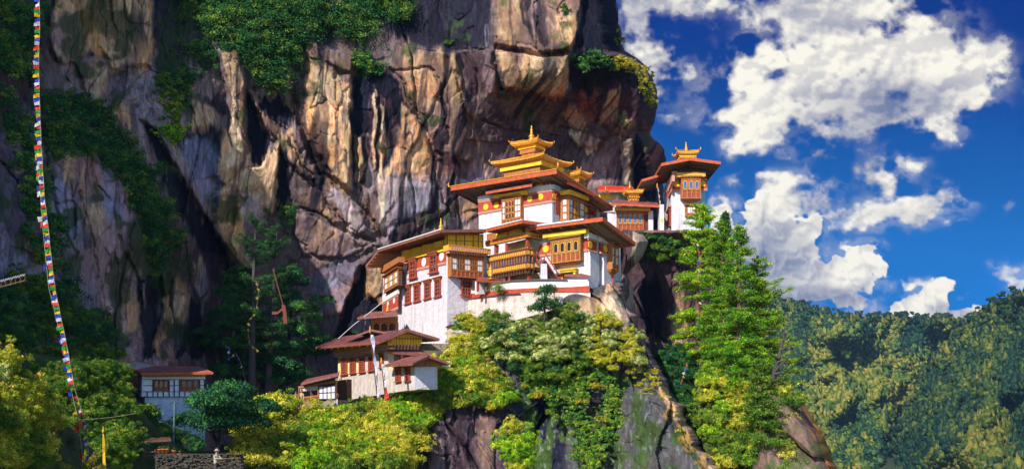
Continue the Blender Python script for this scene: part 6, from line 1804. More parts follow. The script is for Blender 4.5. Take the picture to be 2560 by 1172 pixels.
def stem_mesh(seed, r=1.0):
    rs = random.Random(seed); mb = MB()
    for i in range(6):
        w = rs.uniform(0, 6.28); e = rs.uniform(.3, .7) * r
        mb.tube([(0, 0, -.5 * r), (math.cos(w) * e * .4, math.sin(w) * e * .4, .1 * r), (math.cos(w) * e, math.sin(w) * e, .45 * r)], [.06 * r, .04 * r, .015 * r], 5)
    me = bpy.data.meshes.new('stem'); me.from_pydata(mb.v, [], mb.f); me.materials.append(M['bark']); me.update(); return me

M['bark'] = surf('bark', (0.16, 0.085, 0.055), (0.07, 0.04, 0.03), .95, 3, (1, 1, .3), bump=1.0, bscale=6, dist=.05)
M['darkbark'] = surf('dark_bark', (0.075, 0.060, 0.06), (0.035, 0.03, 0.032), .95, 3, (1, 1, .3), bump=1.0, bscale=6, dist=.05)

def scatter_px(poly, spacing, rs, tries=9000):
    a = np.array(poly, float); pts = []
    lo, hi = a.min(0), a.max(0)
    c = lo + rs.rand(tries, 2) * (hi - lo)
    c = c[poly_sd(c[:, 0], c[:, 1], poly) > -2]
    for q in c:
        if all((q[0] - p[0]) ** 2 + (q[1] - p[1]) ** 2 > spacing ** 2 for p in pts): pts.append(q)
    return pts

SHRUBS = [  # outline, spacing px, depth function, palette weights, size m, group, label, name
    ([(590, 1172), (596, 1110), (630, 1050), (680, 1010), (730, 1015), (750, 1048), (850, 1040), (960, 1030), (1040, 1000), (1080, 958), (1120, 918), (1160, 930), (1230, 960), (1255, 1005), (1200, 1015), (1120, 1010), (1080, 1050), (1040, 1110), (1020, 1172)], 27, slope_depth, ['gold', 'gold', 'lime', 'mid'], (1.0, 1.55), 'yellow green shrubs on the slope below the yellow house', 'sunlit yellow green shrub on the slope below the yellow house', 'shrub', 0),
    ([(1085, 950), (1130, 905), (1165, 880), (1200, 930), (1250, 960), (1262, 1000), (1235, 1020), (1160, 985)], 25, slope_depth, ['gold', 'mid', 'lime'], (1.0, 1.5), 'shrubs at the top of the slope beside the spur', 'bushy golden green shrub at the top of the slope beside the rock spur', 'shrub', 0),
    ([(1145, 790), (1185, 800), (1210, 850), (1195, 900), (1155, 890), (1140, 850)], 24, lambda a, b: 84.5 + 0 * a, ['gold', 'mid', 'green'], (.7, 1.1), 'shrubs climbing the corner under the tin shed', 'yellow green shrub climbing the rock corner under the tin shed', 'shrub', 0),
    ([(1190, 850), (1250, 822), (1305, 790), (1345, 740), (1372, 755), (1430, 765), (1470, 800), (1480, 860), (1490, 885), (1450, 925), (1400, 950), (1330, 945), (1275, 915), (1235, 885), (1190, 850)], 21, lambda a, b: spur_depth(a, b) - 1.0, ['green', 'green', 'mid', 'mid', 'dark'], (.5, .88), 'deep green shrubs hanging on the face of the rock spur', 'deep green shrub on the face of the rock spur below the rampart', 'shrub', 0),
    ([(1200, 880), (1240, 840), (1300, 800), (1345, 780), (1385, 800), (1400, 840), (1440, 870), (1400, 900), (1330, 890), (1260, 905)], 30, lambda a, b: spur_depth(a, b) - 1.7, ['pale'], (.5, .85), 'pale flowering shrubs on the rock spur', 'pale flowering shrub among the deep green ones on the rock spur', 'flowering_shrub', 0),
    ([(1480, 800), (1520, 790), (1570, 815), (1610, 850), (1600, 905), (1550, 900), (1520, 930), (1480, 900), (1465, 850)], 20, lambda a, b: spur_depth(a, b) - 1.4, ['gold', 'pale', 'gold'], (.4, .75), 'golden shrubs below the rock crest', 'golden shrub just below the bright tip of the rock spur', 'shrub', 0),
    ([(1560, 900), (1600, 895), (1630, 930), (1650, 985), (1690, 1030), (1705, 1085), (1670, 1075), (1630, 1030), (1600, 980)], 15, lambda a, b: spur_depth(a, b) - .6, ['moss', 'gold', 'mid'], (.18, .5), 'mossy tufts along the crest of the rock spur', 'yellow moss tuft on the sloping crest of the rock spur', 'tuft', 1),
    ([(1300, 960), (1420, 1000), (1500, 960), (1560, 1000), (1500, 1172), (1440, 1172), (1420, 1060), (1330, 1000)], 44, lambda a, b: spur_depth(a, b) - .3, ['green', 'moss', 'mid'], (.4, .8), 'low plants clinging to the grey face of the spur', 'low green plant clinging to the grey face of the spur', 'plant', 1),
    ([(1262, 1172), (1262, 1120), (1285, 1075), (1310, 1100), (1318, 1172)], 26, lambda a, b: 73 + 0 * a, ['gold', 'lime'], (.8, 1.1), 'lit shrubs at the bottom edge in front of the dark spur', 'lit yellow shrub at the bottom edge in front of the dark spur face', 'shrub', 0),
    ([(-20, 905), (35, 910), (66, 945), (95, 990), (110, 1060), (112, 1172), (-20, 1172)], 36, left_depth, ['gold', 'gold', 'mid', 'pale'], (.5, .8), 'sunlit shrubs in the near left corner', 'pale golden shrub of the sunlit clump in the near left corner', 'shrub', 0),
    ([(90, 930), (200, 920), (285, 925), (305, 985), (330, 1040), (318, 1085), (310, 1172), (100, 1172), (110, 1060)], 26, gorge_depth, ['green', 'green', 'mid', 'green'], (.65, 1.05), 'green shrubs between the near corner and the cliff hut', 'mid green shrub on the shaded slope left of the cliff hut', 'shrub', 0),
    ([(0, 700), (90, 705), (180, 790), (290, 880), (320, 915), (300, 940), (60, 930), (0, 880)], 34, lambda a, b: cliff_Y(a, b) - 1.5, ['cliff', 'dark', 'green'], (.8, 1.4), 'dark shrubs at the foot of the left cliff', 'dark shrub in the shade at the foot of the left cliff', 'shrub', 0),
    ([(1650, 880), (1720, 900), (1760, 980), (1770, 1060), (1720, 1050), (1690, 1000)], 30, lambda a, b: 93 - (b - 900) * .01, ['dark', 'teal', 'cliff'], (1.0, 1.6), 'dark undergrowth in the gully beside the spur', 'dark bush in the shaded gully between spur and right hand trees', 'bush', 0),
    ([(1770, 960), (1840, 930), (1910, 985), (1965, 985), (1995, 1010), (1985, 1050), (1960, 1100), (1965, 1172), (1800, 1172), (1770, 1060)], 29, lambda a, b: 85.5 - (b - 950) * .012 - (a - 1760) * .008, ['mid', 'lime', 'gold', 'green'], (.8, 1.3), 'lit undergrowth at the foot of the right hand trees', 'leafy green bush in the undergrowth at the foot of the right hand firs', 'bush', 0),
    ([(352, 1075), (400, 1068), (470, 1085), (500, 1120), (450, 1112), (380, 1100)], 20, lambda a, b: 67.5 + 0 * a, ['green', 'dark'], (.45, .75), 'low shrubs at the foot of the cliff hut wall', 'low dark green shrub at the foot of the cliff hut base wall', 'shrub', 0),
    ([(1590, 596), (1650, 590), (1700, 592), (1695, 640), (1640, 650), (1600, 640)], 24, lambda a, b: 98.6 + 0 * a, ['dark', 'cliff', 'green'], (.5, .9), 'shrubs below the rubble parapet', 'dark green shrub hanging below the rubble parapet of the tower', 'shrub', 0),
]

def build_shrubs():
    rs = np.random.RandomState(12)
    cache = {}
    def get(pal, small):
        k = (pal, small)
        if k not in cache:
            cache[k] = [shrub_mesh('foliage', 100 + 7 * i + len(cache) * 31, pal, 1.0, 40 if small else 100, 30 if small else 74, .17 if small else .115, .8 if small else .9, .45 if pal in ('pale', 'gold') else .3) for i in range(3)]
        return cache[k]
    stems = [stem_mesh(i) for i in range(3)]
    count = 0
    for poly, sp, dep, pals, size, group, label, name, small in SHRUBS:
        for q in scatter_px(poly, sp, rs):
            a, b = np.array([q[0]]), np.array([q[1]])
            Y = float(np.asarray(dep(a, b)).ravel()[0])
            s = rs.uniform(*size); me = get(pals[rs.randint(len(pals))], small)[rs.randint(3)]
            c = P(q[0], q[1], Y)
            root = link(name, me, M['leaf']); root.location = (c[0], c[1], c[2])
            root.rotation_euler = (rs.uniform(-.2, .2), rs.uniform(-.2, .2), rs.uniform(0, 6.28)); root.scale = (s, s, s * rs.uniform(.8, 1.15))
            tag(root, label, {'tuft': 'moss', 'plant': 'plant', 'bush': 'bush', 'flowering_shrub': 'shrub'}.get(name, 'shrub'), group)
            if not small and s * 29 > 26:
                st = link('stem', stems[rs.randint(3)], None, root)
            count += 1
    print('shrubs', count)

# growth on the cliff itself: nobody could count it
GROWTH = [  # outline, tufts, palette, radius m, label
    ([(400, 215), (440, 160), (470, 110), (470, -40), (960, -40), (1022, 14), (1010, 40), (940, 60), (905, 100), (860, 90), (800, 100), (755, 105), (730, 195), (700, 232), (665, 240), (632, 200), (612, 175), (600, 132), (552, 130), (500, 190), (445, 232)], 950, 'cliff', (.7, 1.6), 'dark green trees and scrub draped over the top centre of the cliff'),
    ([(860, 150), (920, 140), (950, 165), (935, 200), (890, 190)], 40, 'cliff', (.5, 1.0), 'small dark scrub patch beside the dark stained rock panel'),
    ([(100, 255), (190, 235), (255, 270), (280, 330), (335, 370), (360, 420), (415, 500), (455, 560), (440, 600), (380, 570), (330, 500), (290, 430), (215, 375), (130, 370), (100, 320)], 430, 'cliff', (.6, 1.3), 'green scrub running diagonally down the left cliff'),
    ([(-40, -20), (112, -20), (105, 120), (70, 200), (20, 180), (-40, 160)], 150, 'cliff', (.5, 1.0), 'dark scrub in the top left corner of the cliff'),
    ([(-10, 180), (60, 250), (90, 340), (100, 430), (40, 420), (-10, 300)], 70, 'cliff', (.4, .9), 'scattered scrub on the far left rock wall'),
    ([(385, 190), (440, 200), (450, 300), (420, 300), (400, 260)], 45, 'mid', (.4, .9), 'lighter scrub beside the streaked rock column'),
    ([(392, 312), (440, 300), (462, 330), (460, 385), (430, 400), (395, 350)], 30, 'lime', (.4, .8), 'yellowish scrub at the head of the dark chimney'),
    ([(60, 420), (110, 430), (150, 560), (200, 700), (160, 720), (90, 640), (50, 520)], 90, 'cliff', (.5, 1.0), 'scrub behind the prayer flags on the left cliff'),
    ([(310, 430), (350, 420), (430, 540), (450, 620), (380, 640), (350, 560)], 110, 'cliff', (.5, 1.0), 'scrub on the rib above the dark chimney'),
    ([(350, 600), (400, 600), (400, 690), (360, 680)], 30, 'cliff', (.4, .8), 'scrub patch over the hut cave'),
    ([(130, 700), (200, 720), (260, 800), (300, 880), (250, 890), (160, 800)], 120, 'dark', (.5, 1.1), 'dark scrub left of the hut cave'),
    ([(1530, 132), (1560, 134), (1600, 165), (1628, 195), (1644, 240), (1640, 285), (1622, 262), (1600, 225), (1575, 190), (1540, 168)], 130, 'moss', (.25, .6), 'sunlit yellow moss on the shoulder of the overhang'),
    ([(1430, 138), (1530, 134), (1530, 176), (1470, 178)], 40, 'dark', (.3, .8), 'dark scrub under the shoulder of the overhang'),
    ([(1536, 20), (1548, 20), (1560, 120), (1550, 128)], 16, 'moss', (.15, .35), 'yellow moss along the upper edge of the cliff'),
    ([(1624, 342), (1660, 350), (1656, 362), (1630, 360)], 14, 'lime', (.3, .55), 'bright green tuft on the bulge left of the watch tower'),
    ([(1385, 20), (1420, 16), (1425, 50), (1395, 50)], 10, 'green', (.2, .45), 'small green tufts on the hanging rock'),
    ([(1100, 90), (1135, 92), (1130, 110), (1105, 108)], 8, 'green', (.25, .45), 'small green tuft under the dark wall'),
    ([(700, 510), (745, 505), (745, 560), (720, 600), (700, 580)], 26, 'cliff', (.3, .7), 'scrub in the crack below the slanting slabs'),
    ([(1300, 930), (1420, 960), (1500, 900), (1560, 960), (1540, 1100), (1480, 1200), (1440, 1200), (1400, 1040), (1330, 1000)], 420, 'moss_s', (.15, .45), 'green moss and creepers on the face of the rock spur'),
]
def build_growth():
    rs = np.random.RandomState(77)
    for poly, n, pal, rr, label in GROWTH:
        a = np.array(poly, float); lo, hi = a.min(0), a.max(0)
        c = lo + rs.rand(n * 8, 2) * (hi - lo)
        sdv = poly_sd(c[:, 0] + 14 * noise(c[:, 0] / 20, c[:, 1] / 20, 0, 5), c[:, 1] + 14 * noise(c[:, 0] / 20, c[:, 1] / 20, 0, 6), poly)
        dens = fbm(c[:, 0] / 45, c[:, 1] / 40, 0, 4, 301)
        c = c[(sdv > 0) & (dens > -.30 + .3 * (sdv < 12))][:n]
        n = len(c)
        spur = pal == 'moss_s'
        if spur: pal = 'green'
        Y = (spur_depth(c[:, 0], c[:, 1]) - .2) if spur else cliff_Y(c[:, 0], c[:, 1])
        r = rr[0] + (rr[1] - rr[0]) * rs.rand(n) ** 1.5
        P0 = PA(c[:, 0], c[:, 1], Y - r * .45)
        N0 = np.tile(np.array([0.0, -.55, .75]), (n, 1))
        # each growth is a handful of tufts
        k = 4; off = rs.normal(size=(n, k, 3)) * [1, .5, .55]
        P1 = (P0[:, None] + off * r[:, None, None] * .62).reshape(-1, 3)
        cc = np.repeat(pick(pal, n, rs, .28), k, 0) * (.75 + .5 * rs.rand(n * k, 1))
        V, Fq, col_ = tufts_np(P1, np.repeat(N0, k, 0), np.repeat(r, k) * .48, 46 if n > 60 else 50, .20 if rr[1] > .7 else .13, rs, cc)
        o = link('cliff_scrub', mesh_np('cliff_scrub', V, Fq, col_), M['leaf'])
        tag(o, label, 'scrub', kind='stuff')

def conifer(label, px, pyb, pyt, Y, seed, pal, rmax, crown=.15, lean=0.0, density=1.0, group=None, name='fir_tree', layered=False, droop=.12, bark='bark', side=None, tuft=9, top_r=.12, prof=.75):
    rs = np.random.RandomState(seed)
    B = P(px, pyb, Y); T = P(px + lean, pyt, Y); H = T[2] - B[2]
    root = thing(name, label, 'tree', B, group)
    mb = MB(); k = 12; pts = []; rad = []
    r0 = .018 * H + .06
    for i in range(k + 1):
        t = i / k; q = B + (T - B) * t + np.array([.12 * math.sin(t * 5 + seed), .1 * math.cos(t * 4 + seed), 0]) * H * .02
        pts.append(q); rad.append(r0 * (1 - t) ** .8 + .015)
    mb.tube(pts, rad, 8); mb.build('trunk', M[bark], root)
    br = MB(); P0, N0, R0 = [], [], []
    z = crown
    while z < .985:
        t = (z - crown) / (1 - crown)
        nb = rs.randint(4, 8) if not layered else rs.randint(3, 5)
        gap = rs.rand() < (.08 if not layered else .2)
        L0 = rmax * ((1 - t) ** prof * (1 - top_r) + top_r) * min(1, .45 + t * 5)
        for b in range(nb):
            if gap: continue
            w = rs.uniform(0, 2 * math.pi)
            L = L0 * rs.uniform(.40, 1.2)
            if side is not None: L *= 1 + .35 * math.cos(w - side)
            d = np.array([math.cos(w), math.sin(w), 0.0]); base = np.array(pts[0]) + (np.array(pts[-1]) - pts[0]) * z
            n = 5; bp = []
            up = (.35 if t > .6 else .05) * rs.uniform(.5, 1.5)
            for i in range(n + 1):
                s = i / n; bp.append(base + d * L * s + np.array([0, 0, L * (up * s - droop * 2.2 * s * s + (.10 * s ** 4))]))
            br.tube(bp, [max(.012, .03 * L * (1 - i / n) + .012) for i in range(n + 1)], 4, cap=False)
            m = max(4, int(L / .15 * density))
            for i in range(m):
                s = (.22 + .80 * (i + rs.rand()) / m); j = min(int(s * n), n - 1); f = s * n - j
                c = bp[j] * (1 - f) + bp[j + 1] * f
                sd = np.array([-d[1], d[0], 0]) * rs.normal() * .15 * L * (1.05 - s * .7)
                P0.append(c + sd + np.array([0, 0, rs.normal() * .04])); N0.append([0, 0, 1]); R0.append(.17 + .13 * rs.rand() + .03 * L)
        z += (.022 if not layered else .05) * rs.uniform(.7, 1.3) / max(H / 14, .6)
    for i in range(6): P0.append(np.array(pts[-1]) - [0, 0, .12 * i]); N0.append([0, 0, 1]); R0.append(.10 + .02 * i)
    br.build('branches', M[bark], root)
    P0 = np.array(P0); N0 = np.array(N0, float); R0 = np.array(R0)
    V, Fq, c = tufts_np(P0, N0, R0 * 1.05, tuft + 21, .16, rs, pick(pal, len(P0), rs, .3), .35, 1.0, 1.0)
    V = V - np.array(B)
    link('crown', mesh_np('crown', V, Fq, c), M['leaf'], root)
    return root

def broad_tree(label, px, pyb, pyt, Y, seed, pal, w, group=None, nt=330, leaf=.22, name='broadleaf_tree', trunk=True):
    rs = np.random.RandomState(seed)
    B = P(px, pyb, Y); T = P(px, pyt, Y); H = T[2] - B[2]
    root = thing(name, label, 'tree', B, group)
    mb = MB(); c0 = np.array([0, 0, H * .62])
    mb.tube([B, B + [0, 0, H * .3], B + [.1, 0, H * .6], B + [0, 0, H * .9]], [.02 * H + .05, .016 * H + .04, .05, .02], 7)
    lobes = [(np.array([rs.normal() * w * .42, rs.normal() * w * .42, H * rs.uniform(.3, .9)]), rs.uniform(.35, .6) * w) for _ in range(11)]
    lobes = [(q * [1 - .35 * abs(q[2] / H - .5), 1 - .35 * abs(q[2] / H - .5), 1], r) for q, r in lobes]
    for q, r in lobes:
        mb.tube([B + [0, 0, H * .25 + q[2] * .3], B + q * [.5, .5, .8], B + q], [.07, .045, .02], 5, cap=False)
    mb.build('trunk', M['darkbark'], root)
    P0, N0 = [], []
    for i in range(nt):
        q, r = lobes[rs.randint(len(lobes))]; d = rs.normal(size=3); d /= np.linalg.norm(d); d[2] = abs(d[2]) * .8 - .1
        P0.append(q + d * r * [1, 1, .6] * rs.uniform(.7, 1.05)); N0.append(d * [1, 1, .5] + [0, 0, .5])
    P0 = np.array(P0); N0 = np.array(N0)
    V, Fq, c = tufts_np(P0, N0, .32 + .25 * rs.rand(len(P0)), 34, leaf, rs, pick(pal, len(P0), rs, .25))
    link('crown', mesh_np('crown', V, Fq, c), M['leaf'], root)
    return root

def build_trees():
    g = 'tall firs at the right edge of the monastery rock'
    conifer('tall airy light green fir standing closest to the watch tower', 1738, 960, 512, 93, 3, 'lime', 2.9, .10, 18, 1.0, g, prof=.45, top_r=.2)
    conifer('slender green fir directly right of the airy one nearest the tower', 1812, 1230, 545, 89, 4, 'fir', 2.8, .34, -10, 1.0, g, prof=.6)
    conifer('darker green fir with a pointed top, tallest in the middle of the group', 1846, 1240, 560, 86, 5, 'fir', 3.4, .20, 2, 1.05, g, prof=.7)
    conifer('fir with long level sunlit boughs reaching over the valley at the right', 1888, 1010, 640, 88, 6, 'lime', 3.2, .05, 6, 1.0, g, side=0.0, droop=.05, prof=.55)
    conifer('thin dark topped young fir rising against the sky behind the group', 1800, 930, 528, 96, 8, 'dark', 1.5, .5, 14, .8, g, prof=.6)
    conifer('small green fir low in the gap between the leaning trunks', 1778, 1130, 800, 90, 9, 'fir', 2.2, .2, 6, 1.0, g)
    conifer('low broad fir in front of the lit undergrowth', 1905, 1180, 900, 82, 10, 'green', 2.6, .15, -6, 1.0, g)
    h = 'dark pines beside the gorge'
    conifer('tall dark pine with level layered boughs against the pale rock', 628, 1042, 546, 90, 21, 'dark', 3.4, .34, 10, 1.0, h, 'pine_tree', True, .0, 'darkbark', prof=.5, top_r=.35)
    conifer('dark pine with reddish upper trunk right of the layered pine', 668, 1034, 560, 92, 22, 'dark', 3.0, .30, 24, 1.0, h, 'pine_tree', True, .02, 'darkbark', prof=.55, top_r=.3)
    t = 'dark trees crowding the gorge left of the yellow house'
    for i, (x, b, tp, Y, w, pal, lab) in enumerate([
        (560, 1000, 740, 96, 2.6, 'teal', 'bluish green tree on the left side of the gorge, above the rounded bush'),
        (600, 1010, 830, 93, 2.2, 'dark', 'low dark tree between the two tall pine trunks and the cliff hut'),
        (700, 1020, 820, 94, 2.6, 'teal', 'bluish tree just right of the tall pine trunks'),
        (755, 960, 730, 98, 2.3, 'dark', 'dark tree at the foot of the purple cliff above the lean to hut'),
        (722, 880, 640, 101, 2.2, 'teal', 'slim dark tree behind the reddish pine trunk'),
        (590, 880, 640, 100, 2.2, 'dark', 'dark tree in the shade behind the layered pine'),
        (790, 900, 840, 99, 1.6, 'teal', 'small bluish tree under the cliff near the eave of the yellow house'),
        (655, 1000, 760, 97, 2.4, 'dark', 'dark tree filling the gap behind the two pine trunks')]):
        broad_tree(lab, x, b, tp, Y, 40 + i, pal, w, t)
    broad_tree('rounded dark green bush tree with layered leaves in front of the cliff hut wall', 545, 1158, 960, 71, 60, 'teal', 3.1, None, 620, .2, 'bush_tree')
    broad_tree('dark green bush tree at the left corner of the cliff hut', 352, 1100, 1015, 70, 61, 'green', 1.3, None, 260, .2, 'bush_tree')
    broad_tree('bright yellow bush with upright shoots at the left end of the terrace', 690, 1110, 985, 77.5, 62, 'gold', 1.5, None, 200, .2, 'bush_tree')
    broad_tree('dark feathery bush growing up over the red band of the rampart', 1362, 800, 712, 82.6, 63, 'dark', .9, None, 110, .16, 'bush_tree')
    broad_tree('grey green plant on the ledge at the left end of the rampart', 1247, 735, 712, 86.5, 64, 'mid', .45, None, 26, .12, 'ledge_plant')
    broad_tree('olive bush at the foot of the white rampart base above the tin shed', 1232, 830, 778, 85.5, 65, 'mid', 1.2, None, 110, .16, 'bush_tree')
    # dead snag
    s = thing('dead_tree', 'bare dead tree with upturned crooked branches at the right end of the firs', 'dead tree', P(1925, 1000, 84))
    mb = MB(); tr = [P(1925, 1005, 84), P(1934, 940, 84), P(1948, 890, 83.8), P(1958, 850, 83.8), P(1962, 822, 83.8)]
    mb.tube(tr, [.30, .22, .16, .10, .03], 7); mb.build('trunk', M['darkbark'], s)
    for pts in ([(1936, 935), (1955, 930), (1975, 940), (1986, 946)], [(1944, 905), (1962, 900), (1972, 908), (1978, 906)], [(1940, 925), (1955, 908), (1968, 898), (1972, 892)], [(1952, 875), (1966, 868), (1980, 876)], [(1958, 850), (1970, 845), (1974, 838)], [(1928, 975), (1955, 972), (1978, 982), (1996, 1000)], [(1946, 895), (1930, 888), (1922, 880)], [(1930, 955), (1950, 945), (1960, 930)]):
        mb = MB(); q = [P(a, b, 83.6 - .3 * i) for i, (a, b) in enumerate(pts)]; mb.tube(q, [.11, .08, .055, .025][:len(q)], 5); mb.build('branch', M['darkbark'], s)
    # cut grass on the terrace
    rs = np.random.RandomState(9)
    c = np.stack([rs.uniform(845, 1085, 2600), np.zeros(2600)], 1); c[:, 1] = np.interp(c[:, 0], [845, 1000, 1040, 1085], [1016, 997, 978, 955]) + rs.rand(2600) * 14
    P0 = PA(c[:, 0], c[:, 1], slope_depth(c[:, 0], c[:, 1]) + .6)
    V, Fq, cc = tufts_np(P0, np.tile([0., 0, 1], (2600, 1)), np.full(2600, .18), 8, .12, rs, pick('lime', 2600, rs))
    o = link('lawn_grass', mesh_np('lawn_grass', V, Fq, cc), M['leaf']); tag(o, 'strip of green grass between the yellow house wall and the shrubs', 'grass', kind='stuff')
    mb_top = scatter_px([(760, 1040), (850, 1030), (960, 1022), (960, 1034), (850, 1044), (762, 1052)], 6, rs)
    c = np.array(mb_top); P0 = PA(c[:, 0], c[:, 1], slope_depth(c[:, 0], c[:, 1]) - .4)
    V, Fq, cc = tufts_np(P0, np.tile([0., -.3, 1], (len(c), 1)), np.full(len(c), .3), 60, .12, rs, pick('gold', len(c), rs))
    o = link('clipped_hedge', mesh_np('clipped_hedge', V, Fq, cc), M['leaf']); tag(o, 'flat clipped yellow hedge along the terrace edge in front of the lean to hut', 'hedge')
# ------------------------------------------------------------ flags, poles, people, small things
CLOTH = {}
def cloth(k, c):
    if k not in CLOTH:
        m, nt, b, out = newmat('cloth_' + k)
        tc = N(nt, 'ShaderNodeTexCoord'); n1 = N(nt, 'ShaderNodeTexNoise', Scale=9.0, Detail=4.0); nt.links.new(tc.outputs['Object'], n1.inputs['Vector'])
        rp = N(nt, 'ShaderNodeValToRGB'); rp.color_ramp.elements[0].position = .3; rp.color_ramp.elements[0].color = (*[x * .65 for x in c], 1); rp.color_ramp.elements[1].position = .7; rp.color_ramp.elements[1].color = (*c, 1)
        nt.links.new(n1.outputs[0], rp.inputs[0]); nt.links.new(rp.outputs[0], b.inputs['Base Color']); b.inputs['Roughness'].default_value = .8
        tr = N(nt, 'ShaderNodeBsdfTranslucent'); nt.links.new(rp.outputs[0], tr.inputs[0]); ms = N(nt, 'ShaderNodeMixShader'); ms.inputs[0].default_value = .3
        nt.links.new(b.outputs[0], ms.inputs[1]); nt.links.new(tr.outputs[0], ms.inputs[2]); nt.links.new(ms.outputs[0], out.inputs[0])
        CLOTH[k] = m
    return CLOTH[k]
FLAGC = [('blue', (.02, .08, .55)), ('white', (.75, .72, .78)), ('red', (.80, .06, .03)), ('green', (.02, .38, .05)), ('yellow', (.85, .55, .02))]

def ribbon(mb, pts, side, thick=.012, mi=0):
    """cloth strip: pts centre line, side half-width vectors; real thickness"""
    v = []; n = len(pts)
    for p, s in zip(pts, side):
        nn = np.cross(s, pts[-1] - pts[0]); nn = nn / (np.linalg.norm(nn) + 1e-9) * thick / 2
        v += [p - s + nn, p + s + nn, p + s - nn, p - s - nn]
    f = []
    for i in range(n - 1):
        a = i * 4; b = a + 4
        for k in range(4): f.append((a + k, a + (k + 1) % 4, b + (k + 1) % 4, b + k))
    f += [(0, 1, 2, 3), (n * 4 - 1, n * 4 - 2, n * 4 - 3, n * 4 - 4)]
    mb.add(v, f, mi, False)

def flag_string(label, line, Y0, Y1, step, size, seed, every=1.0, sidepx=1.0, group=None):
    rs = random.Random(seed); a = np.array(line, float)
    seg = np.r_[0, np.cumsum(np.hypot(*(a[1:] - a[:-1]).T))]; total = seg[-1]
    def at(s):
        x = np.interp(s, seg, a[:, 0]); y = np.interp(s, seg, a[:, 1]); return P(x, y, Y0 + (Y1 - Y0) * s / total)
    root = thing('prayer_flag_string', label, 'prayer flags', at(total), group)
    mb = MB(); mb.tube([at(s) for s in np.linspace(0, total, 60)], .012, 4); mb.build('cord', cloth('cord', (.45, .38, .25)), root)
    s = 4.0; i = 0; n = 0
    while s < total - 4 and n < 100:
        k, c = FLAGC[i % 5]; i += 1
        if rs.random() < every:
            p = at(s); q = at(min(s + step * .92, total)); t = q - p
            w = size * rs.uniform(.8, 1.25) * sidepx
            out = np.array([-1.0, -.25 + rs.uniform(-.5, .5), rs.uniform(-.5, .25)]); out /= np.linalg.norm(out)
            mb = MB(); rows = 4; cols = []
            V = []; 
            for u in range(4):
                for v_ in range(4):
                    uu, vv = u / 3, v_ / 3
                    b = p + t * vv + out * w * uu * (1 - .15 * vv * rs.random()) + np.array([0, -1, 0]) * .04 * math.sin(uu * 4 + vv * 3 + i) + np.array([0, 0, -.05 * uu * uu])
                    V.append(b)
            V2 = [b + np.array([0, .008, 0]) for b in V]
            f = [(x * 4 + y, x * 4 + y + 1, x * 4 + y + 5, x * 4 + y + 4) for x in range(3) for y in range(3)]
            f += [tuple(16 + z for z in reversed(q_)) for q_ in f]
            ring = [0, 1, 2, 3, 7, 11, 15, 14, 13, 12, 8, 4]
            f += [(ring[z], ring[(z + 1) % 12], ring[(z + 1) % 12] + 16, ring[z] + 16) for z in range(12)]
            mb.add(V + V2, f); mb.build('flag', cloth(k, c), root); n += 1
        s += step

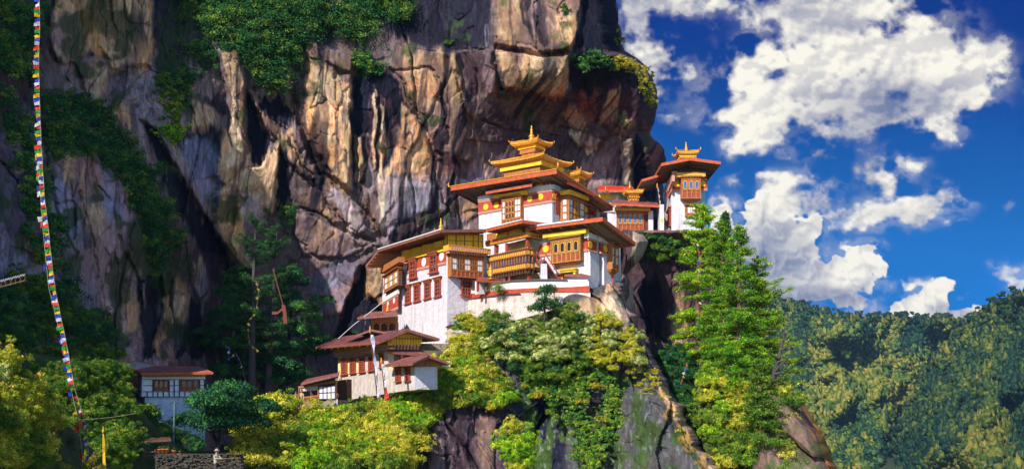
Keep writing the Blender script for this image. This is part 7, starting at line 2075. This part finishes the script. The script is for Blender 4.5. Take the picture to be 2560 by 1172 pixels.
def person(label, base, h, shirt, legs, face=0.0, pose='stand', arms=None, skin=(.42, .24, .16), hair=(.02, .015, .012)):
    """one continuous skinned body; hair and clothing are its children"""
    B = np.array(base, float); root_o = None
    def rot(p): return (p[0] * math.cos(face) - p[1] * math.sin(face), p[0] * math.sin(face) + p[1] * math.cos(face), p[2])
    s = h / 1.7
    J = [(0, 0, .92), (0, 0, 1.10), (0, 0, 1.30), (0, 0, 1.44), (0, 0, 1.50), (0, -.02, 1.60), (0, -.01, 1.69)]; Rr = [.13, .12, .14, .07, .05, .085, .06]
    E = [(i, i + 1) for i in range(6)]
    arms = arms or [((-.24, -.02, 1.14), (-.26, -.10, .92)), ((.24, -.02, 1.14), (.26, -.10, .92))]
    for sx, (el, wr) in zip((-1, 1), arms):
        b = len(J); J += [(sx * .17, 0, 1.38), el, wr]; Rr += [.058, .045, .034]; E += [(2, b), (b, b + 1), (b + 1, b + 2)]
        w = np.array(wr); d = w - np.array(el); d = d / np.linalg.norm(d); x = np.array([1.0, 0, 0]) if abs(d[0]) < .8 else np.array([0, 1.0, 0])
        pb = len(J); J.append(tuple(w + d * .06)); Rr.append(.028); E.append((b + 2, pb))
        for f in range(4):
            o = x * (f - 1.5) * .019; L = (.07, .08, .075, .06)[f]; k = len(J); J += [tuple(w + d * .09 + o), tuple(w + d * (.09 + L) + o * 1.1 + np.array([0, -.012, 0]))]; Rr += [.010, .008]; E += [(pb, k), (k, k + 1)]
        k = len(J); J += [tuple(w + d * .05 - x * sx * .035), tuple(w + d * .08 - x * sx * .055)]; Rr += [.011, .009]; E += [(b + 2, k), (k, k + 1)]
    for sx in (-1, 1):
        b = len(J)
        if pose == 'sit': J += [(sx * .10, -.02, .88), (sx * .12, -.42, .86), (sx * .12, -.44, .46), (sx * .12, -.56, .42)]
        elif pose == 'stride': J += [(sx * .09, 0, .88), (sx * .10, sx * .16 - .04, .50), (sx * .10, sx * .24, .08), (sx * .10, sx * .24 - .14, .04)]
        else: J += [(sx * .09, 0, .88), (sx * .10, -.02, .50), (sx * .11, .02, .08), (sx * .12, -.13, .04)]
        Rr += [.085, .062, .045, .035]; E += [(0, b), (b, b + 1), (b + 1, b + 2), (b + 2, b + 3)]
    me = bpy.data.meshes.new('body')
    me.from_pydata([tuple(np.array(rot(q)) * s) for q in J], E, [])
    o = bpy.data.objects.new('person', me); o.location = B
    if pose == 'sit': o.location = B - np.array([0, 0, .42 * s])
    col.objects.link(o)
    o.modifiers.new('skin', 'SKIN'); me.update()
    if not me.skin_vertices: 
        pass
    for i, r in enumerate(Rr): me.skin_vertices[0].data[i].radius = (r * s, r * s)
    me.skin_vertices[0].data[0].use_root = True
    sb = o.modifiers.new('smooth', 'SUBSURF'); sb.levels = 1; sb.render_levels = 1
    dg = bpy.context.evaluated_depsgraph_get(); nm = bpy.data.meshes.new_from_object(o.evaluated_get(dg))
    o.modifiers.clear(); o.data = nm
    ms = [surf('skin', skin, tuple(x * .8 for x in skin), .6, 6, bump=.02), cloth('s%.2f%.2f' % shirt[:2], shirt), cloth('l%.2f%.2f' % legs[:2], legs)]
    for m in ms: nm.materials.append(m)
    for p in nm.polygons:
        c = p.center / s
        x_, y_ = c.x * math.cos(-face) - c.y * math.sin(-face), c.x * math.sin(-face) + c.y * math.cos(-face)
        hand = any(np.linalg.norm(np.array([x_, y_, c.z]) - np.array(wr)) < .13 and np.dot(np.array([x_, y_, c.z]) - np.array(wr), np.array(wr) - np.array(el)) > -.002 for el, wr in arms)
        p.material_index = 0 if (c.z > 1.46 or hand) else (1 if c.z > .93 or abs(x_) > .19 else 2)
        p.use_smooth = True
    mb = MB(); hc = B + np.array(rot((0, .01, 1.64))) * s - (np.array([0, 0, .42 * s]) if pose == 'sit' else 0)
    pr = []
    for k in range(7):
        w = k / 6 * math.pi * .55; pr.append((max(.002, .098 * s * math.sin(w)), .105 * s * math.cos(w)))
    mb.lathe(hc, pr, 12); mb.build('hair', surf('hair', hair, hair, .6, 5), o)
    # face: nose, eyes, mouth, ears
    mf = MB()
    def bit(x, y, z, a, b, c_):
        q = B + np.array(rot((x, y, z))) * s - (np.array([0, 0, .42 * s]) if pose == 'sit' else 0); mf.lathe(q, [(.001, -c_ * s), (a * s, 0), (.001, c_ * s)], 6)
    bit(0, -.108, 1.595, .013, 0, .022); bit(-.088, 0, 1.60, .014, 0, .03); bit(.088, 0, 1.60, .014, 0, .03)
    mf.build('face_features', ms[0], o)
    me_ = MB(); mf = me_; bit(-.03, -.098, 1.62, .008, 0, .006); bit(.03, -.098, 1.62, .008, 0, .006); bit(0, -.098, 1.555, .02, 0, .005); me_.build('eyes', surf('eye', (.02, .015, .015), None, .3, 5), o)
    tag(o, label, 'person')
    return o

def build_props():
    flag_string('long taut string of square prayer flags dropping from the top left edge', [(98, -8), (100, 60), (97, 150), (99, 250), (103, 350), (107, 420), (112, 500), (120, 560), (128, 640), (138, 720), (152, 790), (165, 850), (176, 910), (186, 965)], 40, 41, 9.9, .20, 5, 1.0)
    flag_string('short lower string of small prayer flags ending beside the yellow banner', [(186, 968), (196, 1000), (206, 1030), (215, 1060), (218, 1090), (221, 1130), (223, 1185)], 41, 41.5, 8.5, .11, 6, .75)
    flag_string('thin sparse string of torn prayer flags just left of the dense one', [(96, 330), (99, 420), (103, 520), (112, 620), (122, 720), (142, 800), (164, 880), (176, 960), (186, 1010), (196, 1045), (200, 1090), (206, 1140), (212, 1185)], 40.5, 41.6, 13, .15, 7, .42)
    c = P(199, 1060, 41.3); o = thing('cloth_bundle', 'orange cloth bundle hanging on the sparse flag string', 'cloth', c)
    mb = MB(); mb.lathe(c, [(.01, .13), (.08, .12), (.12, .04), (.13, -.05), (.10, -.12), (.01, -.14)], 10); mb.build('bundle', cloth('orange', (.75, .16, .02)), o)
    # high wire crossing the shrubs
    o = thing('wire', 'thin pale wire crossing in front of the shrubs on the left', 'wire', P(240, 1050, 41.5)); mb = MB()
    mb.tube([P(40 + 300 * t, 1034 + 60 * t * (1 - t) * 1.0 + -2 * t, 42) for t in np.linspace(0, 1, 16)], .008, 4); mb.build('strand', cloth('cord', (.45, .38, .25)), o)
    # yellow banner pole
    b = P(262, 1185, 38.5); t = P(257, 1066, 38.5); o = thing('banner_pole', 'bright yellow furled banner on a pole at the bottom left', 'flag pole', b)
    mb = MB(); mb.tube([b, t], [.03, .012], 6); mb.build('pole', M['wood'], o)
    mb = MB(); pts = [P(258.5 + 3 * k / 8, 1084 + 104 * k / 8, 38.4) for k in range(9)]; ribbon(mb, pts, [np.array([.02 + .05 * (k / 8) ** .6, .02 * math.sin(k), 0]) for k in range(9)], .02); mb.build('banner', cloth('yellow', FLAGC[4][1]), o)
    mb = MB(); mb.lathe(P(257.6, 1078, 38.5), [(.01, -.05), (.05, -.02), (.02, .03), (.01, .2)], 8); mb.build('finial', M['gold'], o)
    # drooping yellow-green boughs in front
    rs = np.random.RandomState(4)
    o = thing('fir_bough', 'yellow green drooping fir boughs reaching in at the bottom left', 'branch', P(215, 1200, 37))
    mb = MB(); P0 = []
    for base, tip in (((205, 1180), (270, 1108)), ((210, 1185), (150, 1152)), ((205, 1180), (215, 1120)), ((200, 1190), (255, 1160)), ((190, 1190), (238, 1130))):
        A = P(*base, 37.2); T = P(*tip, 36.8); mb.tube([A, (A + T) / 2 + [0, 0, .08], T], [.015, .01, .004], 4, cap=False)
        for k in range(16):
            q = A + (T - A) * (k + .5) / 16 + [0, 0, .06 * math.sin(k / 16 * 3.1)]
            for j in range(5): P0.append(q + [rs.normal() * .01, rs.normal() * .04, -.045 * j])
    mb.build('twig', M['bark'], o)
    P0 = np.array(P0); V, Fq, cc = tufts_np(P0, np.tile([0., 0, -1], (len(P0), 1)), np.full(len(P0), .05), 7, .05, rs, pick('moss', len(P0), rs)); link('needles', mesh_np('needles', V - np.array(o.location), Fq, cc), M['leaf'], o)
    # tall white prayer banners before the yellow house
    def banner(label, bx, by, tx, ty, w, Y, c, tail=None, tip=True, f0=.16):
        b = P(bx, by, Y); t = P(tx, ty, Y); o = thing('prayer_banner', label, 'flag pole', b)
        mb = MB(); mb.tube([b, t], [.05, .03], 6); mb.build('pole', M['darkwood'], o)
        n = 12; pts = [t + (b - t) * (f0 + (.97 - f0) * k / n) + np.array([w * .5, -.02, 0]) for k in range(n + 1)]
        mb = MB(); ribbon(mb, pts[:9] if tail else pts, [np.array([w * (.35 + .25 * math.sin(k * 1.3)), .10 * math.sin(k * 1.7), 0]) for k in range(n + 1)][:9 if tail else n + 1], .015); mb.build('banner', cloth(*c), o)
        if tail: mb = MB(); ribbon(mb, pts[8:], [np.array([w * (.55 + .3 * math.sin(k * 1.3)), .10 * math.sin(k * 1.7), 0]) for k in range(n + 1)][8:], .015); mb.build('tail', cloth(*tail), o)
        mb = MB(); mb.lathe(t, [(.01, -.2), (.09, -.12), (.05, 0), (.08, .06), (.01, .35)], 8); mb.build('finial', M['gold'], o)
    banner('tall narrow white prayer banner in front of the yellow house', 944, 1000, 925, 826, .26, 75.5, ('lilac', (.70, .66, .82)), f0=.06)
    banner('shorter white banner with red lower end beside the tall one', 964, 1002, 953, 905, .24, 75.2, ('white', (.75, .72, .78)), ('red', (.80, .06, .03)), f0=.05)
    banner('small white prayer pole between back house and watch tower', 1649, 512, 1643, 466, .12, 102.2, ('white', (.75, .72, .78)), f0=.05)
    # lamp and sign on the terrace
    b = P(843, 1022, 79.5); o = thing('terrace_lamp', 'short post lamp with a dark ring head left of the yellow house', 'lamp', b); t = P(843, 990, 79.5)
    mb = MB(); mb.tube([b, t], .04, 6); mb.build('post', M['panel'], o); mb = MB(); mb.lathe(t, [(.01, -.16), (.14, -.14), (.17, 0), (.12, .2), (.01, .26)], 12); mb.build('lamp_head', M['darkwood'], o)
    b = P(948, 1008, 75.8); o = thing('green_sign', 'small green notice board on a post beside the tall banner', 'sign', b); mb = MB(); mb.tube([b, P(947, 985, 75.8)], .03, 6); mb.build('post', M['darkwood'], o)
    q = Face(945, 981, 75.7, (1, 0)).quad(941, 978.5, 985, 950, 978.5, 985); mb = MB(); q.box(mb, 0, 1, 0, 1, -.04, 0); mb.build('board', cloth('signgreen', (.02, .30, .16)), o)
    # utility pole before the hut
    b = P(433, 1122, 67); t = P(437, 1003, 67); o = thing('utility_pole', 'grey green utility pole with guy wires in front of the cliff hut', 'pole', b); mb = MB(); mb.tube([b, t], [.09, .06], 8); mb.build('pole', M['teal2'], o)
    for e in ((380, 1012), (480, 1020), (455, 1062), (396, 1020)):
        mb = MB(); mb.tube([t, (t + P(*e, 68)) / 2 - [0, 0, .12], P(*e, 69)], .010, 4); mb.build('guy_wire', M['darkwood'], o)
    mb = MB(); mb.tube([t + [-.3, 0, -.05], t + [.3, 0, -.05]], .035, 6); mb.build('cross_arm', M['darkwood'], o)
    # shelter with flower pots, terrace wall
    G = Face(380, 1130, 62, (1, 0)); o = thing('garden_shelter', 'low dark garden shelter with log posts under the shrubs', 'shelter', P(380, 1140, 62))
    mb = MB(); slab(mb, [on_plane(G, 328, 1104, .5), on_plane(G, 428, 1098, .5), on_plane(G, 424, 1093, -2), on_plane(G, 334, 1096, -2)], t=.08, rimh=.1); mb.build('roof', [M['darkwood'], M['darkwood'], M['darkwood'], M['darkwood']], o)
    for x, y0, y1 in ((345, 1104, 1146), (354, 1104, 1136), (419, 1100, 1132), (405, 1101, 1130)):
        mb = MB(); mb.tube([on_plane(G, x, y1, 0), on_plane(G, x, y0, 0)], .06, 6); mb.build('post', M['bark'], o)
    o = thing('plant_stand', 'rough timber bench fence holding the orange flower pots', 'bench', P(400, 1142, 61.6)); G = Face(380, 1130, 61.6, (1, 0))
    for x0, x1, y in ((357, 436, 1128), (357, 440, 1137)):
        mb = MB(); G.quad(x0, y, y + 2.5, x1, y - 2, y + .5).box(mb, 0, 1, 0, 1, -.12, 0); mb.build('rail', M['bark'], o)
    for x in (360, 386, 407, 428): mb = MB(); G.quad(x, 1122, 1145, x + 3, 1122, 1145, .02).box(mb, 0, 1, 0, 1, -.08, 0); mb.build('post', M['bark'], o)
    for i, (x, y, wh) in enumerate(((398.5, 1127, 'leftmost of the three on the rail'), (409, 1126, 'middle of the three on the rail'), (417.5, 1126, 'right of the three on the rail'), (435, 1130, 'at the end of the rail under the pole'), (448, 1138, 'standing alone right of the fence'))):
        c = P(x, y, 61.4); o = thing('flower_pot', 'orange clay flower pot ' + wh, 'flower pot', c, 'orange flower pots by the shelter'); mb = MB()
        mb.lathe(c, [(.001, -.14), (.08, -.14), (.12, .08), (.135, .08), (.135, .12), (.10, .12), (.001, .10)], 12); mb.build('pot', M['clay'], o)
        V, Fq, cc = tufts_np(np.array([[0, 0, .2]]), np.array([[0., 0, 1]]), np.array([.12]), 40, .06, rs, pick('green', 1, rs)); link('plant', mesh_np('plant', V, Fq, cc), M['leaf'], o)
    o = thing('dry_stone_wall', 'dark dry stone terrace wall along the bottom below the bush tree', 'wall', P(500, 1172, 60.5))
    W = Face(490, 1150, 61, (1, .05)); R2 = random.Random(31); mb = MB(); y = 1134
    while y < 1185:
        h = R2.uniform(2.2, 5); x = 388
        while x < 600: w = R2.uniform(3, 13); W.quad(x, y, y + h - .6, x + w - .8, y, y + h - .6, R2.uniform(-.14, .14)).box(mb, 0, 1, 0, 1, -.8, 0); x += w
        y += h
    mb.build('masonry', M['darkstone'], o)
    # bridge rail far left
    o = thing('footbridge_rail', 'white draped footbridge rail crossing at the far left edge', 'railing', P(30, 700, 56)); mb = MB()
    pts = [P(-20 + 84 * k / 14, 708 - 22 * k / 14, 56) for k in range(15)]; mb.tube(pts, .05, 5); mb.tube([p + [0, 0, -.35] for p in pts], .04, 5)
    for p in pts[::2]: mb.tube([p, p + [0, 0, -.4]], .03, 4)
    mb.build('rail', M['bark'], o)
    for i, p in enumerate(pts[:-1]):
        mb = MB(); q = pts[i + 1]; ribbon(mb, [p + [0, -.06, .05], (p + q) / 2 + [0, -.06, -.04 - .03 * (i % 3)], q + [0, -.06, .02]], [np.array([0, 0, .035])] * 3, .02); mb.build('drape', cloth('greywhite', (.35, .40, .50)), o)
    # strings and cloths in the dark pines
    o = thing('rag_banner', 'ragged rust red cloth banner hanging from the pine in the gorge', 'cloth', P(710, 800, 88)); mb = MB()
    ribbon(mb, [P(682, 672, 88), P(690, 700, 88), P(700, 735, 88), P(708, 765, 88)], [np.array([.045, 0, 0])] * 4, .02); mb.build('cord_cloth', cloth('rust', (.18, .05, .035)), o)
    mb = MB(); ribbon(mb, [P(708, 762, 88), P(712, 785, 88), P(713, 808, 88)], [np.array([.16, .03, 0])] * 3, .02); ribbon(mb, [P(708, 770, 88), P(694, 782, 88), P(680, 782, 88)], [np.array([0, 0, .12])] * 3, .02); mb.build('rag', cloth('rust2', (.26, .06, .04)), o)
    for nm, lab, line, cs in (('yellow_flags', 'string of small yellow cloths winding down the left pine trunk', [(640, 700), (646, 730), (640, 780), (622, 800), (620, 830), (624, 860), (650, 880)], [('dullyellow', (.34, .26, .02))]),
                              ('pale_flags', 'pale torn flags caught in the trees left of the pine trunk', [(562, 862), (575, 870), (568, 900), (590, 880), (600, 900), (615, 955)], [('white', FLAGC[1][1]), ('rust2', (.5, .11, .06)), ('blue', FLAGC[0][1])]),
                              ('fir_flags', 'faded prayer flags wound round the trunk of the fir near the tower', [(1742, 600), (1748, 640), (1746, 690), (1752, 740), (1744, 800), (1736, 840)], [('blue', FLAGC[0][1]), ('white', FLAGC[1][1]), ('red', FLAGC[2][1])]),
                              ('gully_flags', 'short string of prayer flags dangling in the gully beside the spur', [(1718, 905), (1712, 925), (1706, 945), (1700, 965)], [('yellow', FLAGC[4][1]), ('red', FLAGC[2][1]), ('blue', FLAGC[0][1]), ('white', FLAGC[1][1])])):
        Y = 88 if line[0][0] < 1000 else 90.5
        o = thing(nm, lab, 'prayer flags', P(*line[-1], Y)); a = np.array(line, float); rsx = random.Random(5)
        mb = MB(); mb.tube([P(x, y, Y) for x, y in line], .015, 4); mb.build('cord', cloth('cord', (.45, .38, .25)), o)
        k = 0
        for (x0, y0), (x1, y1) in zip(line[:-1], line[1:]):
            for t in (.25, .7):
                x = x0 + (x1 - x0) * t; y = y0 + (y1 - y0) * t; k += 1
                mb = MB(); p = P(x, y, Y - .15); ribbon(mb, [p, p + [rsx.uniform(-.1, .1), -.03, -.10], p + [rsx.uniform(-.15, .15), 0, -.20]], [np.array([rsx.uniform(.04, .10), .02, 0])] * 3, .015); mb.build('flag', cloth(*cs[k % len(cs)]), o)
    # cable from shrine to cliff
    o = thing('cable', 'grey cable running from the shrine down across the dark cleft', 'cable', P(850, 830, 92)); mb = MB(); mb.tube([P(846, 846, 93), P(880, 815, 92.5), P(915, 788, 92), P(960, 752, 91.5)], .03, 5); mb.build('strand', M['panel'], o)
    # people
    person('person in an orange top and blue trousers standing by the lean to hut', P(738, 1027, 81), 1.6, (.65, .35, .12), (.03, .08, .40), .3, arms=[((-.26, -.06, 1.16), (-.14, -.28, 1.14)), ((.24, -.02, 1.14), (.27, -.10, .92))])
    person('person in a pale yellow top and dark trousers next to the orange one', P(752, 1026, 81.3), 1.65, (.60, .45, .22), (.03, .03, .06), -.3)
    person('person in a blue jacket sitting at the left end of the terrace ledge', P(609, 1034, 80), 1.6, (.05, .12, .50), (.45, .40, .10), .2, 'sit')
    person('person in dark blue clothes sitting under the tall pine', P(640, 1031, 80.5), 1.6, (.02, .04, .22), (.02, .03, .10), .6, 'sit')
    person('person in navy clothes sitting beside the other under the pines', P(654, 1030, 80.5), 1.6, (.03, .06, .30), (.02, .03, .10), -.4, 'sit')
    pp = person('person in a pale shirt and hat holding a long stick at the bottom edge', P(538, 1196, 58.5), 1.6, (.55, .50, .42), (.10, .06, .10), .9, 'stride', arms=[((-.22, -.18, 1.20), (-.12, -.42, 1.22)), ((.22, -.16, 1.18), (.10, -.46, 1.20))])
    c = np.array(P(538, 1196, 58.5)); mb = MB(); mb.lathe(c + [0, 0, 1.58], [(.001, .12), (.09, .09), (.10, .02), (.17, 0), (.17, -.012), (.001, -.012)], 12); mb.build('hat', cloth('straw', (.5, .42, .3)), pp)
    o = thing('stick', 'long pale stick held level by the person at the bottom edge', 'stick', c); mb = MB(); mb.tube([c + [.25, -.35, 1.10], c + [1.35, -.3, 1.20]], .013, 5); mb.build('shaft', M['ochre'], o)
    L = thing('terrace_ledge', 'dark timber ledge the seated people rest on beside the pines', 'ledge', P(640, 1040, 80)); K = Face(640, 1036, 79.8, (1, 0)); mb = MB(); K.quad(592, 1034, 1039, 690, 1032, 1037).box(mb, 0, 1, 0, 1, -1.2, 0); mb.build('planks', M['darkwood'], L)
    L = thing('terrace_rail', 'low timber railing before the lean to hut', 'railing', P(760, 1030, 80)); K = Face(750, 1030, 80.6, (1, -.2)); mb = MB(); K.quad(733, 1027, 1031, 790, 1024, 1028).box(mb, 0, 1, 0, 1, -1.6, 0); mb.build('deck', M['darkwood'], L)
M['teal2'] = surf('weathered_pole', (.10, .17, .18), (.05, .09, .10), .8, 3)
M['clay'] = surf('orange_clay', (.62, .20, .06), (.42, .12, .04), .85, 5)
M['darkstone'] = surf('mossy_dry_stone', (.10, .08, .065), (.03, .034, .022), .95, 5, bump=1.0, bscale=5, dist=.1)

def build_haze():
    mb = MB(); mb.box((-1600, -80, -63), (1600, 1500, 260)); o = mb.build('haze', [])
    m = bpy.data.materials.new('haze'); m.use_nodes = True; nt = m.node_tree
    for n in list(nt.nodes): nt.nodes.remove(n)
    out = nt.nodes.new('ShaderNodeOutputMaterial'); v = nt.nodes.new('ShaderNodeVolumePrincipled')
    v.inputs['Color'].default_value = (.30, .58, 1.0, 1); v.inputs['Density'].default_value = HAZE; v.inputs['Anisotropy'].default_value = .2
    nt.links.new(v.outputs[0], out.inputs['Volume']); o.data.materials.append(m); tag(o, kind='stuff')
HAZE = 0.00007
build_sky(); build_hills(); build_cliff(); build_rocks(); build_slopes()
build_golden_temple(); build_edge_temple(); build_white_block(); build_gallery(); build_rampart(); build_shrine(); build_back_house(); build_tower(); build_lower_house(); build_lean_to(); build_left_hut(); build_sheds()
build_growth(); build_shrubs(); build_trees(); build_props(); build_haze()
